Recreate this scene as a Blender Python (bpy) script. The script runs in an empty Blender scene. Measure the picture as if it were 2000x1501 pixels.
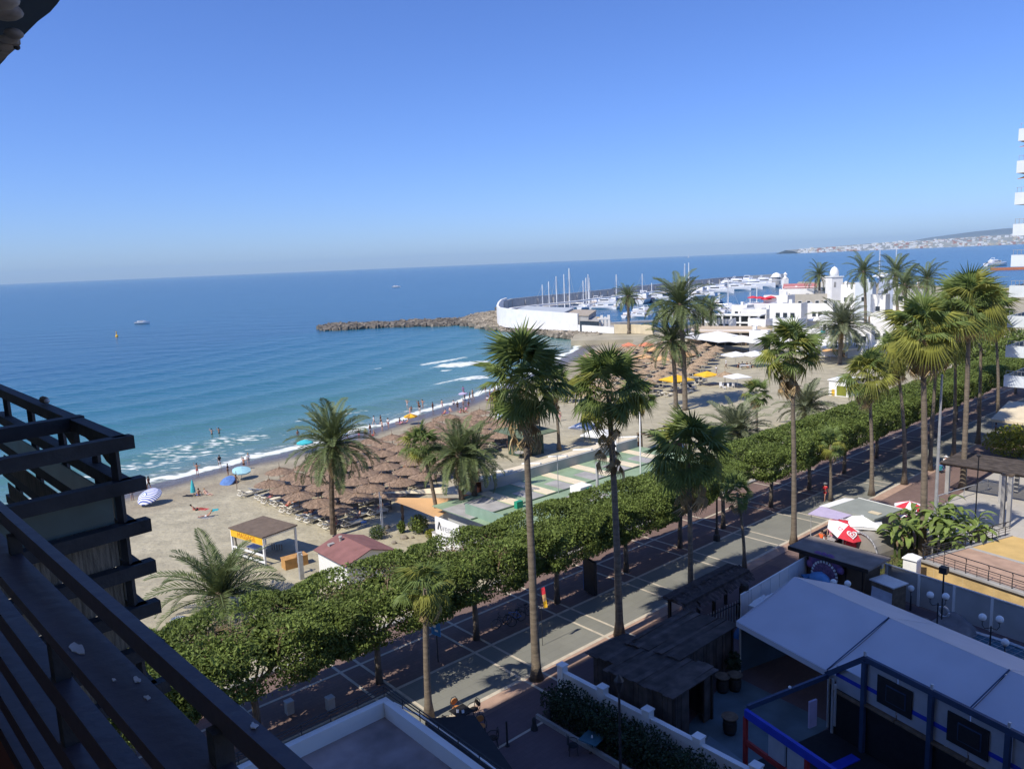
import bpy, math, random, itertools
import numpy as np
from mathutils import Vector, Matrix, Quaternion
random.seed(7); rng = np.random.default_rng(7)
sc = bpy.context.scene
C = sc.collection
R = math.radians
# ------------------------------------------------------------------ camera
F, CX, CY, EYE = 1500.0, 1000.0, 750.5, 24.0
ROLL = R(2.35); PITCH = math.atan((CY - 512.0) * math.cos(ROLL) / F)
_fw = np.array([0, math.cos(PITCH), -math.sin(PITCH)]); _rt = np.array([1.0, 0, 0]); _up = np.cross(_rt, _fw)
_r = _rt * math.cos(ROLL) - _up * math.sin(ROLL); _u = _up * math.cos(ROLL) + _rt * math.sin(ROLL)
cam = bpy.data.cameras.new('camera'); camo = bpy.data.objects.new('camera', cam); C.objects.link(camo)
cam.sensor_width = 36.0; cam.sensor_fit = 'HORIZONTAL'; cam.lens = 36.0 * F / 2000.0
cam.clip_start = 0.05; cam.clip_end = 60000.0
camo.matrix_world = Matrix(((_r[0], _u[0], -_fw[0], 0), (_r[1], _u[1], -_fw[1], 0), (_r[2], _u[2], -_fw[2], EYE), (0, 0, 0, 1)))
sc.camera = camo
# ------------------------------------------------------------------ light
SUN_EL = R(51.0); SH = np.array([0.762, 0.648])          # shadows run along the promenade
sun_az = math.atan2(-SH[0], -SH[1])                       # clockwise from +Y
world = bpy.data.worlds.new('World'); sc.world = world; world.use_nodes = True
wn = world.node_tree; bg = wn.nodes['Background']
sky = wn.nodes.new('ShaderNodeTexSky'); sky.sky_type = 'NISHITA'; sky.sun_disc = False
sky.sun_elevation = SUN_EL; sky.sun_rotation = sun_az; sky.altitude = 0; sky.air_density = 1.0; sky.dust_density = 0.3; sky.ozone_density = 3.0
tint = wn.nodes.new('ShaderNodeMix'); tint.data_type = 'RGBA'; tint.blend_type = 'MULTIPLY'; tint.inputs['Factor'].default_value = 1.0; tint.inputs['B'].default_value = (.64, .86, 1.46, 1)   # white balance of the phone
wn.links.new(sky.outputs['Color'], tint.inputs['A']); wn.links.new(tint.outputs['Result'], bg.inputs['Color']); bg.inputs['Strength'].default_value = 0.10
sl = bpy.data.lights.new('sun', 'SUN'); sl.energy = 4.5; sl.angle = R(0.53); sl.color = (1.0, 0.93, 0.81)
so = bpy.data.objects.new('sun', sl); C.objects.link(so)
so.rotation_euler = Vector((SH[0] * math.cos(SUN_EL), SH[1] * math.cos(SUN_EL), -math.sin(SUN_EL))).to_track_quat('-Z', 'Y').to_euler()
sc.view_settings.view_transform = 'Standard'; sc.view_settings.look = 'None'; sc.view_settings.gamma = 1.0
sc.view_settings.use_curve_mapping = False; sc.view_settings.exposure = 0.2
sc.render.engine = 'CYCLES'; sc.cycles.max_bounces = 6; sc.cycles.diffuse_bounces = 3; sc.cycles.glossy_bounces = 2; sc.cycles.transparent_max_bounces = 6
sc.cycles.use_denoising = True
# ------------------------------------------------------------------ survey helpers
O0 = np.array([1.9, 43.3]); E1 = np.array([.753, .658]); E2 = np.array([-.658, .753])
SEA = -2.2
def W(a, b, z=0.0):
    p = O0 + a * E1 + b * E2
    return Vector((p[0], p[1], z))
def toab(p):
    d = np.array([p[0], p[1]]) - O0
    return float(d @ E1), float(d @ E2)
ANG = math.atan2(E1[1], E1[0])                            # heading of the promenade
def ray(u, v): return _fw * F + _r * (u - CX) + _u * (CY - v)
def G(u, v, z=0.0):
    d = ray(u, v); t = (z - EYE) / d[2]
    return Vector((d[0] * t, d[1] * t, z))
def HZ(u, v, base):                                       # height reached at the distance of base
    d = ray(u, v); t = base[1] / d[1]
    return EYE + d[2] * t
def PX(p):
    d = np.array([p[0], p[1], p[2] - EYE]); w = d @ _fw
    return CX + F * (d @ _r) / w, CY - F * (d @ _u) / w
def ppm(p):                                               # photo pixels per metre there
    d = np.array([p[0], p[1], p[2] - EYE]); return F / float(d @ _fw)
# shoreline
SHORE = np.array([(-400, -330), (-160, -40), (-92, 46), (-48, 94), (-31, 113), (-18, 132), (-5, 155), (8, 188), (20, 226), (27, 252), (31, 275), (36, 300), (40, 330)], float)
def shore_dist(P):
    P = np.atleast_2d(np.asarray(P, float)); best = np.full(len(P), 1e9); sgn = np.zeros(len(P))
    for i in range(len(SHORE) - 1):
        A, B = SHORE[i], SHORE[i + 1]; ab = B - A; L2 = ab @ ab
        t = np.clip(((P - A) @ ab) / L2, 0, 1); Q = A + t[:, None] * ab
        d = np.hypot(*(P - Q).T); cr = ab[0] * (P[:, 1] - A[1]) - ab[1] * (P[:, 0] - A[0])
        m = d < best - 1e-9; best[m] = d[m]; sgn[m] = np.where(cr[m] > 0, 1, -1)
    return best * sgn                                     # + offshore
def sand_z(x, y):
    d = -shore_dist([(x, y)])[0]
    return SEA + 1.8 * min(1.0, max(d, -8) / 45.0) if d < 0 else SEA + 1.8 * min(1.0, (d / 52.0) ** 0.75)
def GS(u, v):                                             # point of the beach seen there
    z = -1.0
    for _ in range(6):
        p = G(u, v, z); z = sand_z(p.x, p.y)
    return Vector((p.x, p.y, z))
# ------------------------------------------------------------------ mesh helpers
class MB:
    def __init__(s): s.v = []; s.f = []; s.m = []; s.mi = 0
    def add(s, vs, fs):
        n = len(s.v); s.v += [tuple(p) for p in vs]; s.f += [tuple(i + n for i in f) for f in fs]; s.m += [s.mi] * len(fs); return s
    def box(s, c, d, rz=0.0, M=None):
        x, y, z = d[0] / 2, d[1] / 2, d[2] / 2
        vs = [Vector((i * x, j * y, k * z)) for i in (-1, 1) for j in (-1, 1) for k in (-1, 1)]
        if M is None: M = Matrix.Rotation(rz, 3, 'Z')
        vs = [M @ p + Vector(c) for p in vs]
        return s.add(vs, [(0, 1, 3, 2), (4, 6, 7, 5), (0, 4, 5, 1), (2, 3, 7, 6), (0, 2, 6, 4), (1, 5, 7, 3)])
    def bar(s, p, q, w, h=None):                          # square bar between two points
        p, q = Vector(p), Vector(q); d = q - p; L = d.length
        if L < 1e-6: return s
        M = d.to_track_quat('Y', 'Z').to_matrix()
        return s.box((p + q) / 2, (w, L, h or w), M=M)
    def tube(s, pts, rs, n=8, cap=True):
        pts = [Vector(p) for p in pts]; base = len(s.v); vs = []
        if not hasattr(rs, '__len__'): rs = [rs] * len(pts)
        for i, p in enumerate(pts):
            d = (pts[min(i + 1, len(pts) - 1)] - pts[max(i - 1, 0)]).normalized()
            q = d.to_track_quat('Z', 'Y')
            for k in range(n):
                a = 2 * math.pi * k / n
                vs.append(p + q @ Vector((math.cos(a) * rs[i], math.sin(a) * rs[i], 0)))
        fs = []
        for i in range(len(pts) - 1):
            for k in range(n):
                a, b = i * n + k, i * n + (k + 1) % n
                fs.append((a, b, b + n, a + n))
        if cap: fs += [tuple(range(n))[::-1], tuple((len(pts) - 1) * n + k for k in range(n))]
        return s.add(vs, fs)
    def lathe(s, prof, c=(0, 0, 0), n=12, ph=0.0):
        vs = []; c = Vector(c)
        for r, z in prof:
            for k in range(n):
                a = 2 * math.pi * k / n + ph; vs.append(c + Vector((r * math.cos(a), r * math.sin(a), z)))
        fs = []
        for i in range(len(prof) - 1):
            for k in range(n):
                a, b = i * n + k, i * n + (k + 1) % n; fs.append((a, b, b + n, a + n))
        fs.append(tuple(range(n))[::-1]); fs.append(tuple((len(prof) - 1) * n + k for k in range(n)))
        return s.add(vs, fs)
    def prism(s, poly, z0, z1):                           # poly: xy list, counter-clockwise
        n = len(poly); vs = [(p[0], p[1], z0) for p in poly] + [(p[0], p[1], z1) for p in poly]
        fs = [tuple(range(n))[::-1], tuple(range(n, 2 * n))] + [(i, (i + 1) % n, (i + 1) % n + n, i + n) for i in range(n)]
        return s.add(vs, fs)
    def slab(s, pts, t):                                  # polygon in space thickened along its normal
        pts = [Vector(p) for p in pts]; nrm = (pts[1] - pts[0]).cross(pts[2] - pts[0]).normalized() * t; n = len(pts)
        vs = pts + [p - nrm for p in pts]
        return s.add(vs, [tuple(range(n)), tuple(range(n, 2 * n))[::-1]] + [((i + 1) % n, i, i + n, (i + 1) % n + n) for i in range(n)])
    def ball(s, c, r, n=8, m=6, sq=(1, 1, 1)):
        prof = [(math.sin(math.pi * i / m), -math.cos(math.pi * i / m)) for i in range(m + 1)]
        vs = []; c = Vector(c)
        for pr, pz in prof:
            for k in range(n):
                a = 2 * math.pi * k / n; vs.append(c + Vector((pr * math.cos(a) * r * sq[0], pr * math.sin(a) * r * sq[1], pz * r * sq[2])))
        fs = [(i * n + k, i * n + (k + 1) % n, (i + 1) * n + (k + 1) % n, (i + 1) * n + k) for i in range(m) for k in range(n)]
        return s.add(vs, fs)
    def mesh(s, name, mats, smooth=False):
        me = bpy.data.meshes.new(name); me.from_pydata(s.v, [], s.f)
        for m in (mats if isinstance(mats, (list, tuple)) else [mats]): me.materials.append(m)
        if s.m and max(s.m) > 0: me.polygons.foreach_set('material_index', s.m)
        if smooth: me.polygons.foreach_set('use_smooth', [True] * len(s.f))
        me.update(); return me
    def build(s, name, mats, parent=None, loc=None, smooth=False, kind=None):
        return put(name, s.mesh(name, mats, smooth), parent, loc, kind=kind)
def put(name, me, parent=None, loc=None, rz=None, kind=None, mat=None, mw=None):
    o = bpy.data.objects.new(name, me); C.objects.link(o)
    if parent: o.parent = parent
    if loc is not None: o.location = loc
    if rz is not None: o.rotation_euler = (0, 0, rz)
    if mw is not None: o.matrix_local = mw
    if kind: o['kind'] = kind
    if mat:
        o.material_slots[0].link = 'OBJECT'; o.material_slots[0].material = mat
    return o
def tag(o, label=None, cat=None, group=None, kind=None):
    if label: o['label'] = label
    if cat: o['category'] = cat
    if group: o['group'] = group
    if kind: o['kind'] = kind
    return o
def thing(name, label, cat, loc=(0, 0, 0), rz=0.0, group=None, scale=None):
    o = bpy.data.objects.new(name, None); C.objects.link(o); o.empty_display_size = .2
    o.location = loc; o.rotation_euler = (0, 0, rz)
    if scale: o.scale = (scale,) * 3
    return tag(o, label, cat, group)
def dup(root, loc, rz=0.0, label=None, group=None, scale=None):
    r = root.copy(); C.objects.link(r); r.location = loc; r.rotation_euler = (0, 0, rz)
    if scale: r.scale = (scale,) * 3
    if label: r['label'] = label
    if group: r['group'] = group
    for ch in list(root.children):
        c = ch.copy(); C.objects.link(c); c.parent = r
        for g in ch.children:
            d = g.copy(); C.objects.link(d); d.parent = c
    return r
ORD = 'first second third fourth fifth sixth seventh eighth ninth tenth eleventh twelfth thirteenth fourteenth fifteenth sixteenth seventeenth eighteenth nineteenth twentieth'.split()
# ------------------------------------------------------------------ materials
def mat(name, col, rough=.8, var=.18, scale=2.0, bump=0.0, bscale=None, spec=.3, metal=0.0, island=0.0, transl=0.0, col2=None, detail=4.0, coords='Object', rand=0.0, stretch=None):
    m = bpy.data.materials.new(name); m.use_nodes = True; nt = m.node_tree; N = nt.nodes; L = nt.links
    b = N['Principled BSDF']; b.inputs['Roughness'].default_value = rough; b.inputs['Specular IOR Level'].default_value = spec; b.inputs['Metallic'].default_value = metal
    tc = N.new('ShaderNodeTexCoord'); src = tc.outputs[coords]
    if stretch:
        mp = N.new('ShaderNodeMapping'); mp.inputs['Scale'].default_value = stretch; L.new(src, mp.inputs['Vector']); src = mp.outputs['Vector']
    nz = N.new('ShaderNodeTexNoise'); nz.inputs['Scale'].default_value = scale; nz.inputs['Detail'].default_value = detail; L.new(src, nz.inputs['Vector'])
    rp = N.new('ShaderNodeValToRGB'); c = np.array(col[:3]); c2 = np.array(col2[:3]) if col2 is not None else None
    lo = c * (1 - var); hi = np.minimum(c * (1 + var), 1.0)
    if c2 is not None: lo, hi = c, c2
    rp.color_ramp.elements[0].position = .32; rp.color_ramp.elements[1].position = .68
    rp.color_ramp.elements[0].color = (*lo, 1); rp.color_ramp.elements[1].color = (*hi, 1)
    L.new(nz.outputs['Fac'], rp.inputs['Fac']); out = rp.outputs['Color']
    if island or rand:
        hs = N.new('ShaderNodeHueSaturation'); mr = N.new('ShaderNodeMapRange')
        if island:
            ge = N.new('ShaderNodeNewGeometry'); L.new(ge.outputs['Random Per Island'], mr.inputs['Value']); k = island
        else:
            oi = N.new('ShaderNodeObjectInfo'); L.new(oi.outputs['Random'], mr.inputs['Value']); k = rand
        mr.inputs['To Min'].default_value = 1 - k; mr.inputs['To Max'].default_value = 1 + k
        L.new(mr.outputs['Result'], hs.inputs['Value']); L.new(out, hs.inputs['Color']); out = hs.outputs['Color']
    L.new(out, b.inputs['Base Color'])
    if bump:
        bn = N.new('ShaderNodeTexNoise'); bn.inputs['Scale'].default_value = bscale or scale * 4; bn.inputs['Detail'].default_value = 5; L.new(src, bn.inputs['Vector'])
        bp = N.new('ShaderNodeBump'); bp.inputs['Strength'].default_value = bump; bp.inputs['Distance'].default_value = .05; L.new(bn.outputs['Fac'], bp.inputs['Height']); L.new(bp.outputs['Normal'], b.inputs['Normal'])
    if transl:
        tr = N.new('ShaderNodeBsdfTranslucent'); L.new(out, tr.inputs['Color']); mx = N.new('ShaderNodeMixShader'); mx.inputs['Fac'].default_value = transl
        L.new(b.outputs['BSDF'], mx.inputs[1]); L.new(tr.outputs['BSDF'], mx.inputs[2]); L.new(mx.outputs['Shader'], N['Material Output'].inputs['Surface'])
    return m
M = {}
M['white'] = mat('white_paint', (.82, .82, .79), .6, .05, 1.5)
M['whitewall'] = mat('whitewashed_render', (.82, .81, .77), .85, .06, .4, .1, 6)
M['cream'] = mat('cream_render', (.62, .53, .36), .85, .1, .6)
M['greywall'] = mat('grey_render', (.42, .43, .42), .85, .12, .7)
M['concrete'] = mat('concrete', (.36, .35, .33), .9, .15, .8, .2, 9)
M['sandstone'] = mat('sandstone', (.56, .40, .18), .85, .22, .9, .3, 6)
M['wood_dark'] = mat('dark_stained_wood', (.035, .028, .024), .75, .35, 3, .3, 14, stretch=(1, 6, 6))
M['wood_mid'] = mat('weathered_wood', (.16, .115, .075), .8, .3, 2.5, .3, 12)
M['plank'] = mat('old_plank', (.075, .062, .055), .85, .35, 1.6, .3, 10, rand=.25)
M['wood_orange'] = mat('orange_varnished_wood', (.50, .27, .09), .55, .15, 2)
M['metal_dark'] = mat('dark_iron', (.03, .03, .033), .5, .2, 4, spec=.4)
M['metal_grey'] = mat('galvanised_metal', (.42, .43, .44), .45, .12, 3, metal=.3)
M['alu'] = mat('aluminium', (.66, .67, .68), .35, .06, 3, metal=.5)
M['glass'] = mat('dark_window_glass', (.035, .045, .055), .12, .2, 1, spec=.6)
M['blue_paint'] = mat('bright_blue_paint', (.02, .045, .42), .45, .12, 2)
M['navy_paint'] = mat('navy_steel_paint', (.035, .06, .12), .5, .15, 2)
M['red_paint'] = mat('dull_red_paint', (.30, .03, .03), .55, .18, 2)
M['red'] = mat('red_cloth', (.62, .04, .06), .7, .08, 3)
M['black'] = mat('black_plastic', (.018, .018, .02), .6, .2, 4)
M['thatch'] = mat('brown_thatch', (.275, .19, .13), .95, .3, 5, .8, 25, island=.18, stretch=(1, 1, .3))
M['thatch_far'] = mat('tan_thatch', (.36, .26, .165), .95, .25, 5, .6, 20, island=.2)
M['pole'] = mat('parasol_pole_wood', (.17, .115, .08), .8, .2, 4)
M['bed_white'] = mat('cream_plastic', (.80, .76, .66), .5, .05, 3)
M['bed_pad'] = mat('cream_lounger_pad', (.74, .69, .55), .85, .1, 3)
M['bed_grey'] = mat('blue_grey_lounger_pad', (.19, .22, .27), .85, .15, 3)
M['bed_navy'] = mat('navy_lounger_pad', (.045, .07, .15), .85, .15, 3)
M['canvas_white'] = mat('white_canvas', (.80, .80, .78), .75, .05, 1.2)
M['canvas_cream'] = mat('cream_canvas', (.72, .62, .44), .8, .08, 1)
M['canvas_yellow'] = mat('yellow_canvas', (.80, .47, .03), .75, .08, 2)
M['canvas_lilac'] = mat('lilac_canvas', (.46, .40, .55), .8, .06, 2)
M['canvas_teal'] = mat('turquoise_canvas', (.06, .45, .48), .75, .08, 2)
M['canvas_blue'] = mat('blue_canvas', (.10, .20, .45), .75, .15, 3)
M['canvas_navy'] = mat('purple_navy_canvas', (.13, .12, .24), .8, .15, 1)
M['canvas_orange'] = mat('orange_tan_canvas', (.66, .40, .19), .8, .06, .8)
M['tile_red'] = mat('dull_red_roofing', (.24, .115, .105), .85, .14, 1.2, .2, 20)
M['roof_brown'] = mat('brown_roof_felt', (.16, .12, .09), .9, .15, 2, .3, 20)
M['terracotta'] = mat('terracotta_tile', (.43, .155, .075), .85, .2, 1.5)
M['green_felt'] = mat('pale_green_roof_felt', (.25, .34, .22), .9, .16, .7, .1, 8)
M['green_paint'] = mat('dark_green_paint', (.05, .085, .055), .7, .15, 1.5)
M['green_plastic'] = mat('green_plastic', (.03, .30, .18), .5, .1, 3)
M['stone'] = mat('breakwater_stone', (.16, .14, .115), .95, .3, .8, .5, 5, island=.3)
M['stone_pale'] = mat('pale_breakwater_stone', (.26, .225, .175), .95, .3, .8, .5, 5, island=.3)
M['skin'] = mat('sunburnt_skin', (.42, .215, .14), .6, .06, 6)
M['skin2'] = mat('tanned_skin', (.26, .125, .075), .6, .06, 6)
M['skin3'] = mat('pale_skin', (.56, .34, .25), .6, .06, 6)
M['hair'] = mat('dark_hair', (.02, .014, .01), .7, .3, 20)
M['hair2'] = mat('blond_hair', (.38, .25, .11), .7, .2, 20)
for nm, c in dict(c_black=(.015, .015, .018), c_white=(.78, .78, .78), c_red=(.55, .04, .05), c_orange=(.75, .12, .03), c_blue=(.04, .10, .35), c_pink=(.65, .20, .32), c_teal=(.04, .35, .38), c_grey=(.25, .26, .28), c_yellow=(.72, .52, .06), c_purple=(.25, .12, .36)).items():
    M[nm] = mat(nm.replace('c_', '') + '_cloth', c, .8, .1, 8)
M['leaf_hedge'] = mat('ficus_leaf', (.150, .200, .050), .6, .22, .5, island=.45, transl=.25, spec=.2)
M['leaf_fan'] = mat('fan_palm_leaf', (.145, .20, .055), .55, .22, .8, island=.2, rand=.28, transl=.25)
M['leaf_fan_yel'] = mat('yellowing_fan_palm_leaf', (.24, .25, .05), .6, .2, .8, rand=.22, transl=.25)
M['leaf_dead'] = mat('dry_palm_leaf', (.46, .34, .18), .9, .25, .9, rand=.3, transl=.15)
M['leaf_date'] = mat('date_palm_leaf', (.125, .16, .06), .55, .2, .6, island=.15, rand=.22, transl=.18)
M['leaf_date_pale'] = mat('grey_green_date_leaf', (.18, .205, .11), .55, .2, .6, island=.15, rand=.2, transl=.18)
M['leaf_banana'] = mat('banana_leaf', (.20, .27, .07), .45, .2, 1, rand=.3, transl=.3)
M['leaf_shrub'] = mat('shrub_leaf', (.09, .13, .04), .6, .2, 1, island=.35, transl=.2)
M['leaf_yellow'] = mat('yellow_green_shrub_leaf', (.25, .27, .04), .6, .2, 1, island=.3, transl=.25)
M['leaf_shade'] = mat('shade_darkened_leaf', (.03, .052, .02), .6, .2, 1, island=.4, transl=.1)  # leaf green darkened for plants standing in shade; the shade is in the colour
M['bark_palm'] = mat('palm_trunk_bark', (.19, .155, .115), .9, .25, 1.5, .6, 9, stretch=(1, 1, 5))
M['bark_rough'] = mat('date_palm_bark', (.135, .10, .07), .95, .35, 3, .8, 10)
M['bark'] = mat('ficus_bark', (.15, .125, .10), .9, .25, 2, .4, 10)
M['twig'] = mat('bare_twig', (.28, .20, .13), .9, .2, 3)
M['dropping'] = mat('bird_dropping', (.55, .55, .56), .9, .15, 20)
# ================================================================== SETTING
def sheet(name, polys, z, m, kind='structure', label=None):
    b = MB()
    for poly in polys: b.add([W(a, bb, z) for a, bb in poly], [tuple(range(len(poly)))])
    o = b.build(name, m); o['kind'] = kind
    if label: o['label'] = label
    return o
def rect(a0, a1, b0, b1): return [(a0, b0), (a1, b0), (a1, b1), (a0, b1)]
# --- water
def water_mat(name, near):
    m = bpy.data.materials.new(name); m.use_nodes = True; nt = m.node_tree; N = nt.nodes; L = nt.links
    b = N['Principled BSDF']; b.inputs['Roughness'].default_value = .22; b.inputs['IOR'].default_value = 1.33; b.inputs['Specular IOR Level'].default_value = .30
    tc = N.new('ShaderNodeTexCoord')
    def noise(scale, stretch, detail=4):
        mp = N.new('ShaderNodeMapping'); mp.inputs['Rotation'].default_value = (0, 0, -ANG - R(6)); mp.inputs['Scale'].default_value = stretch
        L.new(tc.outputs['Object'], mp.inputs['Vector'])
        nz = N.new('ShaderNodeTexNoise'); nz.inputs['Scale'].default_value = scale; nz.inputs['Detail'].default_value = detail; L.new(mp.outputs['Vector'], nz.inputs['Vector']); return nz.outputs['Fac']
    n1 = noise(.10, (.35, 1, 1)); n2 = noise(.55, (.5, 1, 1)); n3 = noise(.012, (.4, 1, 1), 3)
    ad = N.new('ShaderNodeMath'); ad.operation = 'MULTIPLY_ADD'; L.new(n2, ad.inputs[0]); ad.inputs[1].default_value = .35; L.new(n1, ad.inputs[2])
    bp = N.new('ShaderNodeBump'); bp.inputs['Strength'].default_value = .75; bp.inputs['Distance'].default_value = 1.3; L.new(ad.outputs[0], bp.inputs['Height']); L.new(bp.outputs['Normal'], b.inputs['Normal'])
    deep = N.new('ShaderNodeMix'); deep.data_type = 'RGBA'; L.new(n3, deep.inputs['Factor'])
    deep.inputs['A'].default_value = (.010, .075, .150, 1); deep.inputs['B'].default_value = (.016, .100, .185, 1)
    col = deep.outputs['Result']
    if near:
        at = N.new('ShaderNodeAttribute'); at.attribute_name = 'shore'
        rp = N.new('ShaderNodeValToRGB'); e = rp.color_ramp.elements
        e[0].position = 0.0; e[0].color = (.19, .21, .17, 1); e[1].position = 1.0; e[1].color = (.013, .088, .168, 1)
        for p, c in ((.04, (.10, .19, .175, 1)), (.13, (.070, .185, .185, 1)), (.35, (.035, .145, .190, 1)), (.7, (.018, .11, .18, 1))):
            x = e.new(p); x.color = c
        dv = N.new('ShaderNodeMath'); dv.operation = 'DIVIDE'; dv.inputs[1].default_value = 150.0; L.new(at.outputs['Fac'], dv.inputs[0]); L.new(dv.outputs[0], rp.inputs['Fac'])
        fo = N.new('ShaderNodeAttribute'); fo.attribute_name = 'foam'
        fn = noise(1.3, (.5, 1, 1), 6); fl = noise(.35, (.6, 1, 1), 3)
        s1 = N.new('ShaderNodeMath'); s1.operation = 'MULTIPLY_ADD'; L.new(fn, s1.inputs[0]); s1.inputs[1].default_value = 2.8; L.new(fl, s1.inputs[2])      # ~ 0.5..1.8
        s2 = N.new('ShaderNodeMath'); s2.operation = 'MULTIPLY_ADD'; L.new(fo.outputs['Fac'], s2.inputs[0]); s2.inputs[1].default_value = 1.5; s2.inputs[2].default_value = -2.72
        s3 = N.new('ShaderNodeMath'); s3.operation = 'ADD'; L.new(s1.outputs[0], s3.inputs[0]); L.new(s2.outputs[0], s3.inputs[1])
        s4 = N.new('ShaderNodeMath'); s4.operation = 'MULTIPLY'; s4.use_clamp = True; L.new(s3.outputs[0], s4.inputs[0]); s4.inputs[1].default_value = 1.7
        mx = N.new('ShaderNodeMix'); mx.data_type = 'RGBA'; L.new(s4.outputs[0], mx.inputs['Factor']); L.new(rp.outputs['Color'], mx.inputs['A']); mx.inputs['B'].default_value = (.74, .77, .72, 1)
        col = mx.outputs['Result']
        mr = N.new('ShaderNodeMapRange'); L.new(s4.outputs[0], mr.inputs['Value']); mr.inputs['To Min'].default_value = .22; mr.inputs['To Max'].default_value = .9; L.new(mr.outputs['Result'], b.inputs['Roughness'])
    L.new(col, b.inputs['Base Color'])
    return m
b = MB(); n = 64; rr = [0, 300, 900, 3000, 10000, 20500]
for r_ in rr[1:]:
    for k in range(n): b.v.append((r_ * math.cos(2 * math.pi * k / n), r_ * math.sin(2 * math.pi * k / n), SEA - .12))
b.v.append((0, 0, SEA - .12)); last = len(b.v) - 1
b.f += [(last, k, (k + 1) % n) for k in range(n)]
for i in range(len(rr) - 2): b.f += [(i * n + k, (i + 1) * n + k, (i + 1) * n + (k + 1) % n, i * n + (k + 1) % n) for k in range(n)]
b.build('sea', water_mat('open_sea_water', False), kind='structure')
# near water with real swell
st = 1.25; A_ = np.arange(-80, 235, st); B_ = np.arange(52, 275, st); ga, gb = np.meshgrid(A_, B_, indexing='ij')
P2 = O0 + ga.reshape(-1, 1) * E1 + gb.reshape(-1, 1) * E2; ds = shore_dist(P2)
gaf, gbf = ga.ravel(), gb.ravel()
wob = 1.6 * np.sin(gaf * .037 + 1) + .9 * np.sin(gaf * .085 + gbf * .02) + 0.3 * np.sin(gaf * .23 + 2)
ph = 2 * np.pi * (ds + wob + .10 * gaf) / 15.5
amp = .30 * np.clip(ds / 8, 0, 1) * np.exp(-np.clip(ds - 25, 0, None) / 95.0)
brd = np.minimum.reduce([(gaf - A_[0]) / 25, (A_[-1] - gaf) / 25, (B_[-1] - gbf) / 40]); amp = amp * np.clip(brd, 0, 1)
zz = SEA + amp * (np.exp(1.3 * np.sin(ph)) / 2.2 - .10) + .035 * np.sin(gaf * 1.1 + gbf * .7) * np.clip(ds / 5, 0, 1)
zz -= .115 * (1 - np.clip(brd * 1.2, 0, 1))
foam = 1.5 * np.exp(-((ds - 1.2 + .5 * np.sin(gaf * .35) + .3 * np.sin(gaf * .9)) / 1.0) ** 2)          # wash line
foam = np.maximum(foam, 0.50 * np.exp(-((ds - 4.5 - .8 * np.sin(gaf * .2)) / 3.2) ** 2) * (gaf < 55))
def patch(u, v, ra, rb, k):
    global foam
    a0, b0 = toab(G(u, v, SEA)); foam = np.maximum(foam, k * np.exp(-(((gaf - a0) / ra) ** 2 + ((gbf - b0) / rb) ** 2) ** 2))
for p in ((905, 712, 11, 3.6, 1.15), (868, 706, 9, 3.0, .92), (893, 744, 9, 1.5, 1.05), (930, 741, 7, 1.2, .95), (735, 722, 2.0, .7, 1.1), (300, 905, 14, 3.0, .64), (395, 872, 13, 4.2, .58), (470, 862, 10, 2.6, .58), (620, 820, 16, 1.2, .5), (610, 647, 4, 2.5, 1.1), (592, 648, 4, 1.5, 1.0), (874, 724, 2.5, .8, 1.1), (945, 622, 9, 1.6, 1.1)): patch(*p)
nb = len(B_); idx = np.arange(len(gaf)).reshape(len(A_), nb); q = np.stack([idx[:-1, :-1], idx[1:, :-1], idx[1:, 1:], idx[:-1, 1:]], -1).reshape(-1, 4)
q = q[(ds[q] > -2.5).any(1)]
me = bpy.data.meshes.new('sea_surf'); me.from_pydata(np.column_stack([P2, zz]).tolist(), [], q.tolist()); me.materials.append(water_mat('shore_water', True))
for nm, arr in (('shore', np.clip(ds, 0, 1e4)), ('foam', foam)):
    at = me.attributes.new(nm, 'FLOAT', 'POINT'); at.data.foreach_set('value', arr.astype(np.float32))
me.polygons.foreach_set('use_smooth', [True] * len(me.polygons)); put('sea_swell', me, kind='structure')
# --- beach
st = 1.5; A_ = np.arange(-110, 232, st); B_ = np.arange(11.0, 135, st); ga, gb = np.meshgrid(A_, B_, indexing='ij')
P2 = O0 + ga.reshape(-1, 1) * E1 + gb.reshape(-1, 1) * E2; ds = -shore_dist(P2)
z = np.where(ds < 0, SEA + 1.8 * np.clip(ds, -8, 0) / 45 * 3, SEA + 1.8 * np.minimum(1, (np.clip(ds, 0, None) / 52) ** .75))
z += rng.normal(0, .018, len(z)) * (ds > 3)
nb = len(B_); idx = np.arange(len(z)).reshape(len(A_), nb); q = np.stack([idx[:-1, :-1], idx[1:, :-1], idx[1:, 1:], idx[:-1, 1:]], -1).reshape(-1, 4); q = q[(ds[q] > -9).all(1)]
me = bpy.data.meshes.new('beach'); me.from_pydata(np.column_stack([P2, z]).tolist(), [], q.tolist())
wet = 1 - np.clip((ds - 3.2 + .8 * np.sin(ga.ravel() * .2)) / 3.5, 0, 1); at = me.attributes.new('wet', 'FLOAT', 'POINT'); at.data.foreach_set('value', wet.astype(np.float32))
rake = np.clip(1 - np.abs(ds - 10) / 6, 0, 1); at = me.attributes.new('damp', 'FLOAT', 'POINT'); at.data.foreach_set('value', rake.astype(np.float32))
me.polygons.foreach_set('use_smooth', [True] * len(me.polygons))
m = mat('beach_sand', (.39, .35, .245), .95, .15, .5, 1.0, 1.3, detail=8); [setattr(n_.inputs['Distance'], 'default_value', .22) for n_ in m.node_tree.nodes if n_.type == 'BUMP']; N = m.node_tree.nodes; L = m.node_tree.links
src = N['Principled BSDF'].inputs['Base Color'].links[0].from_socket
prev = src
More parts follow.
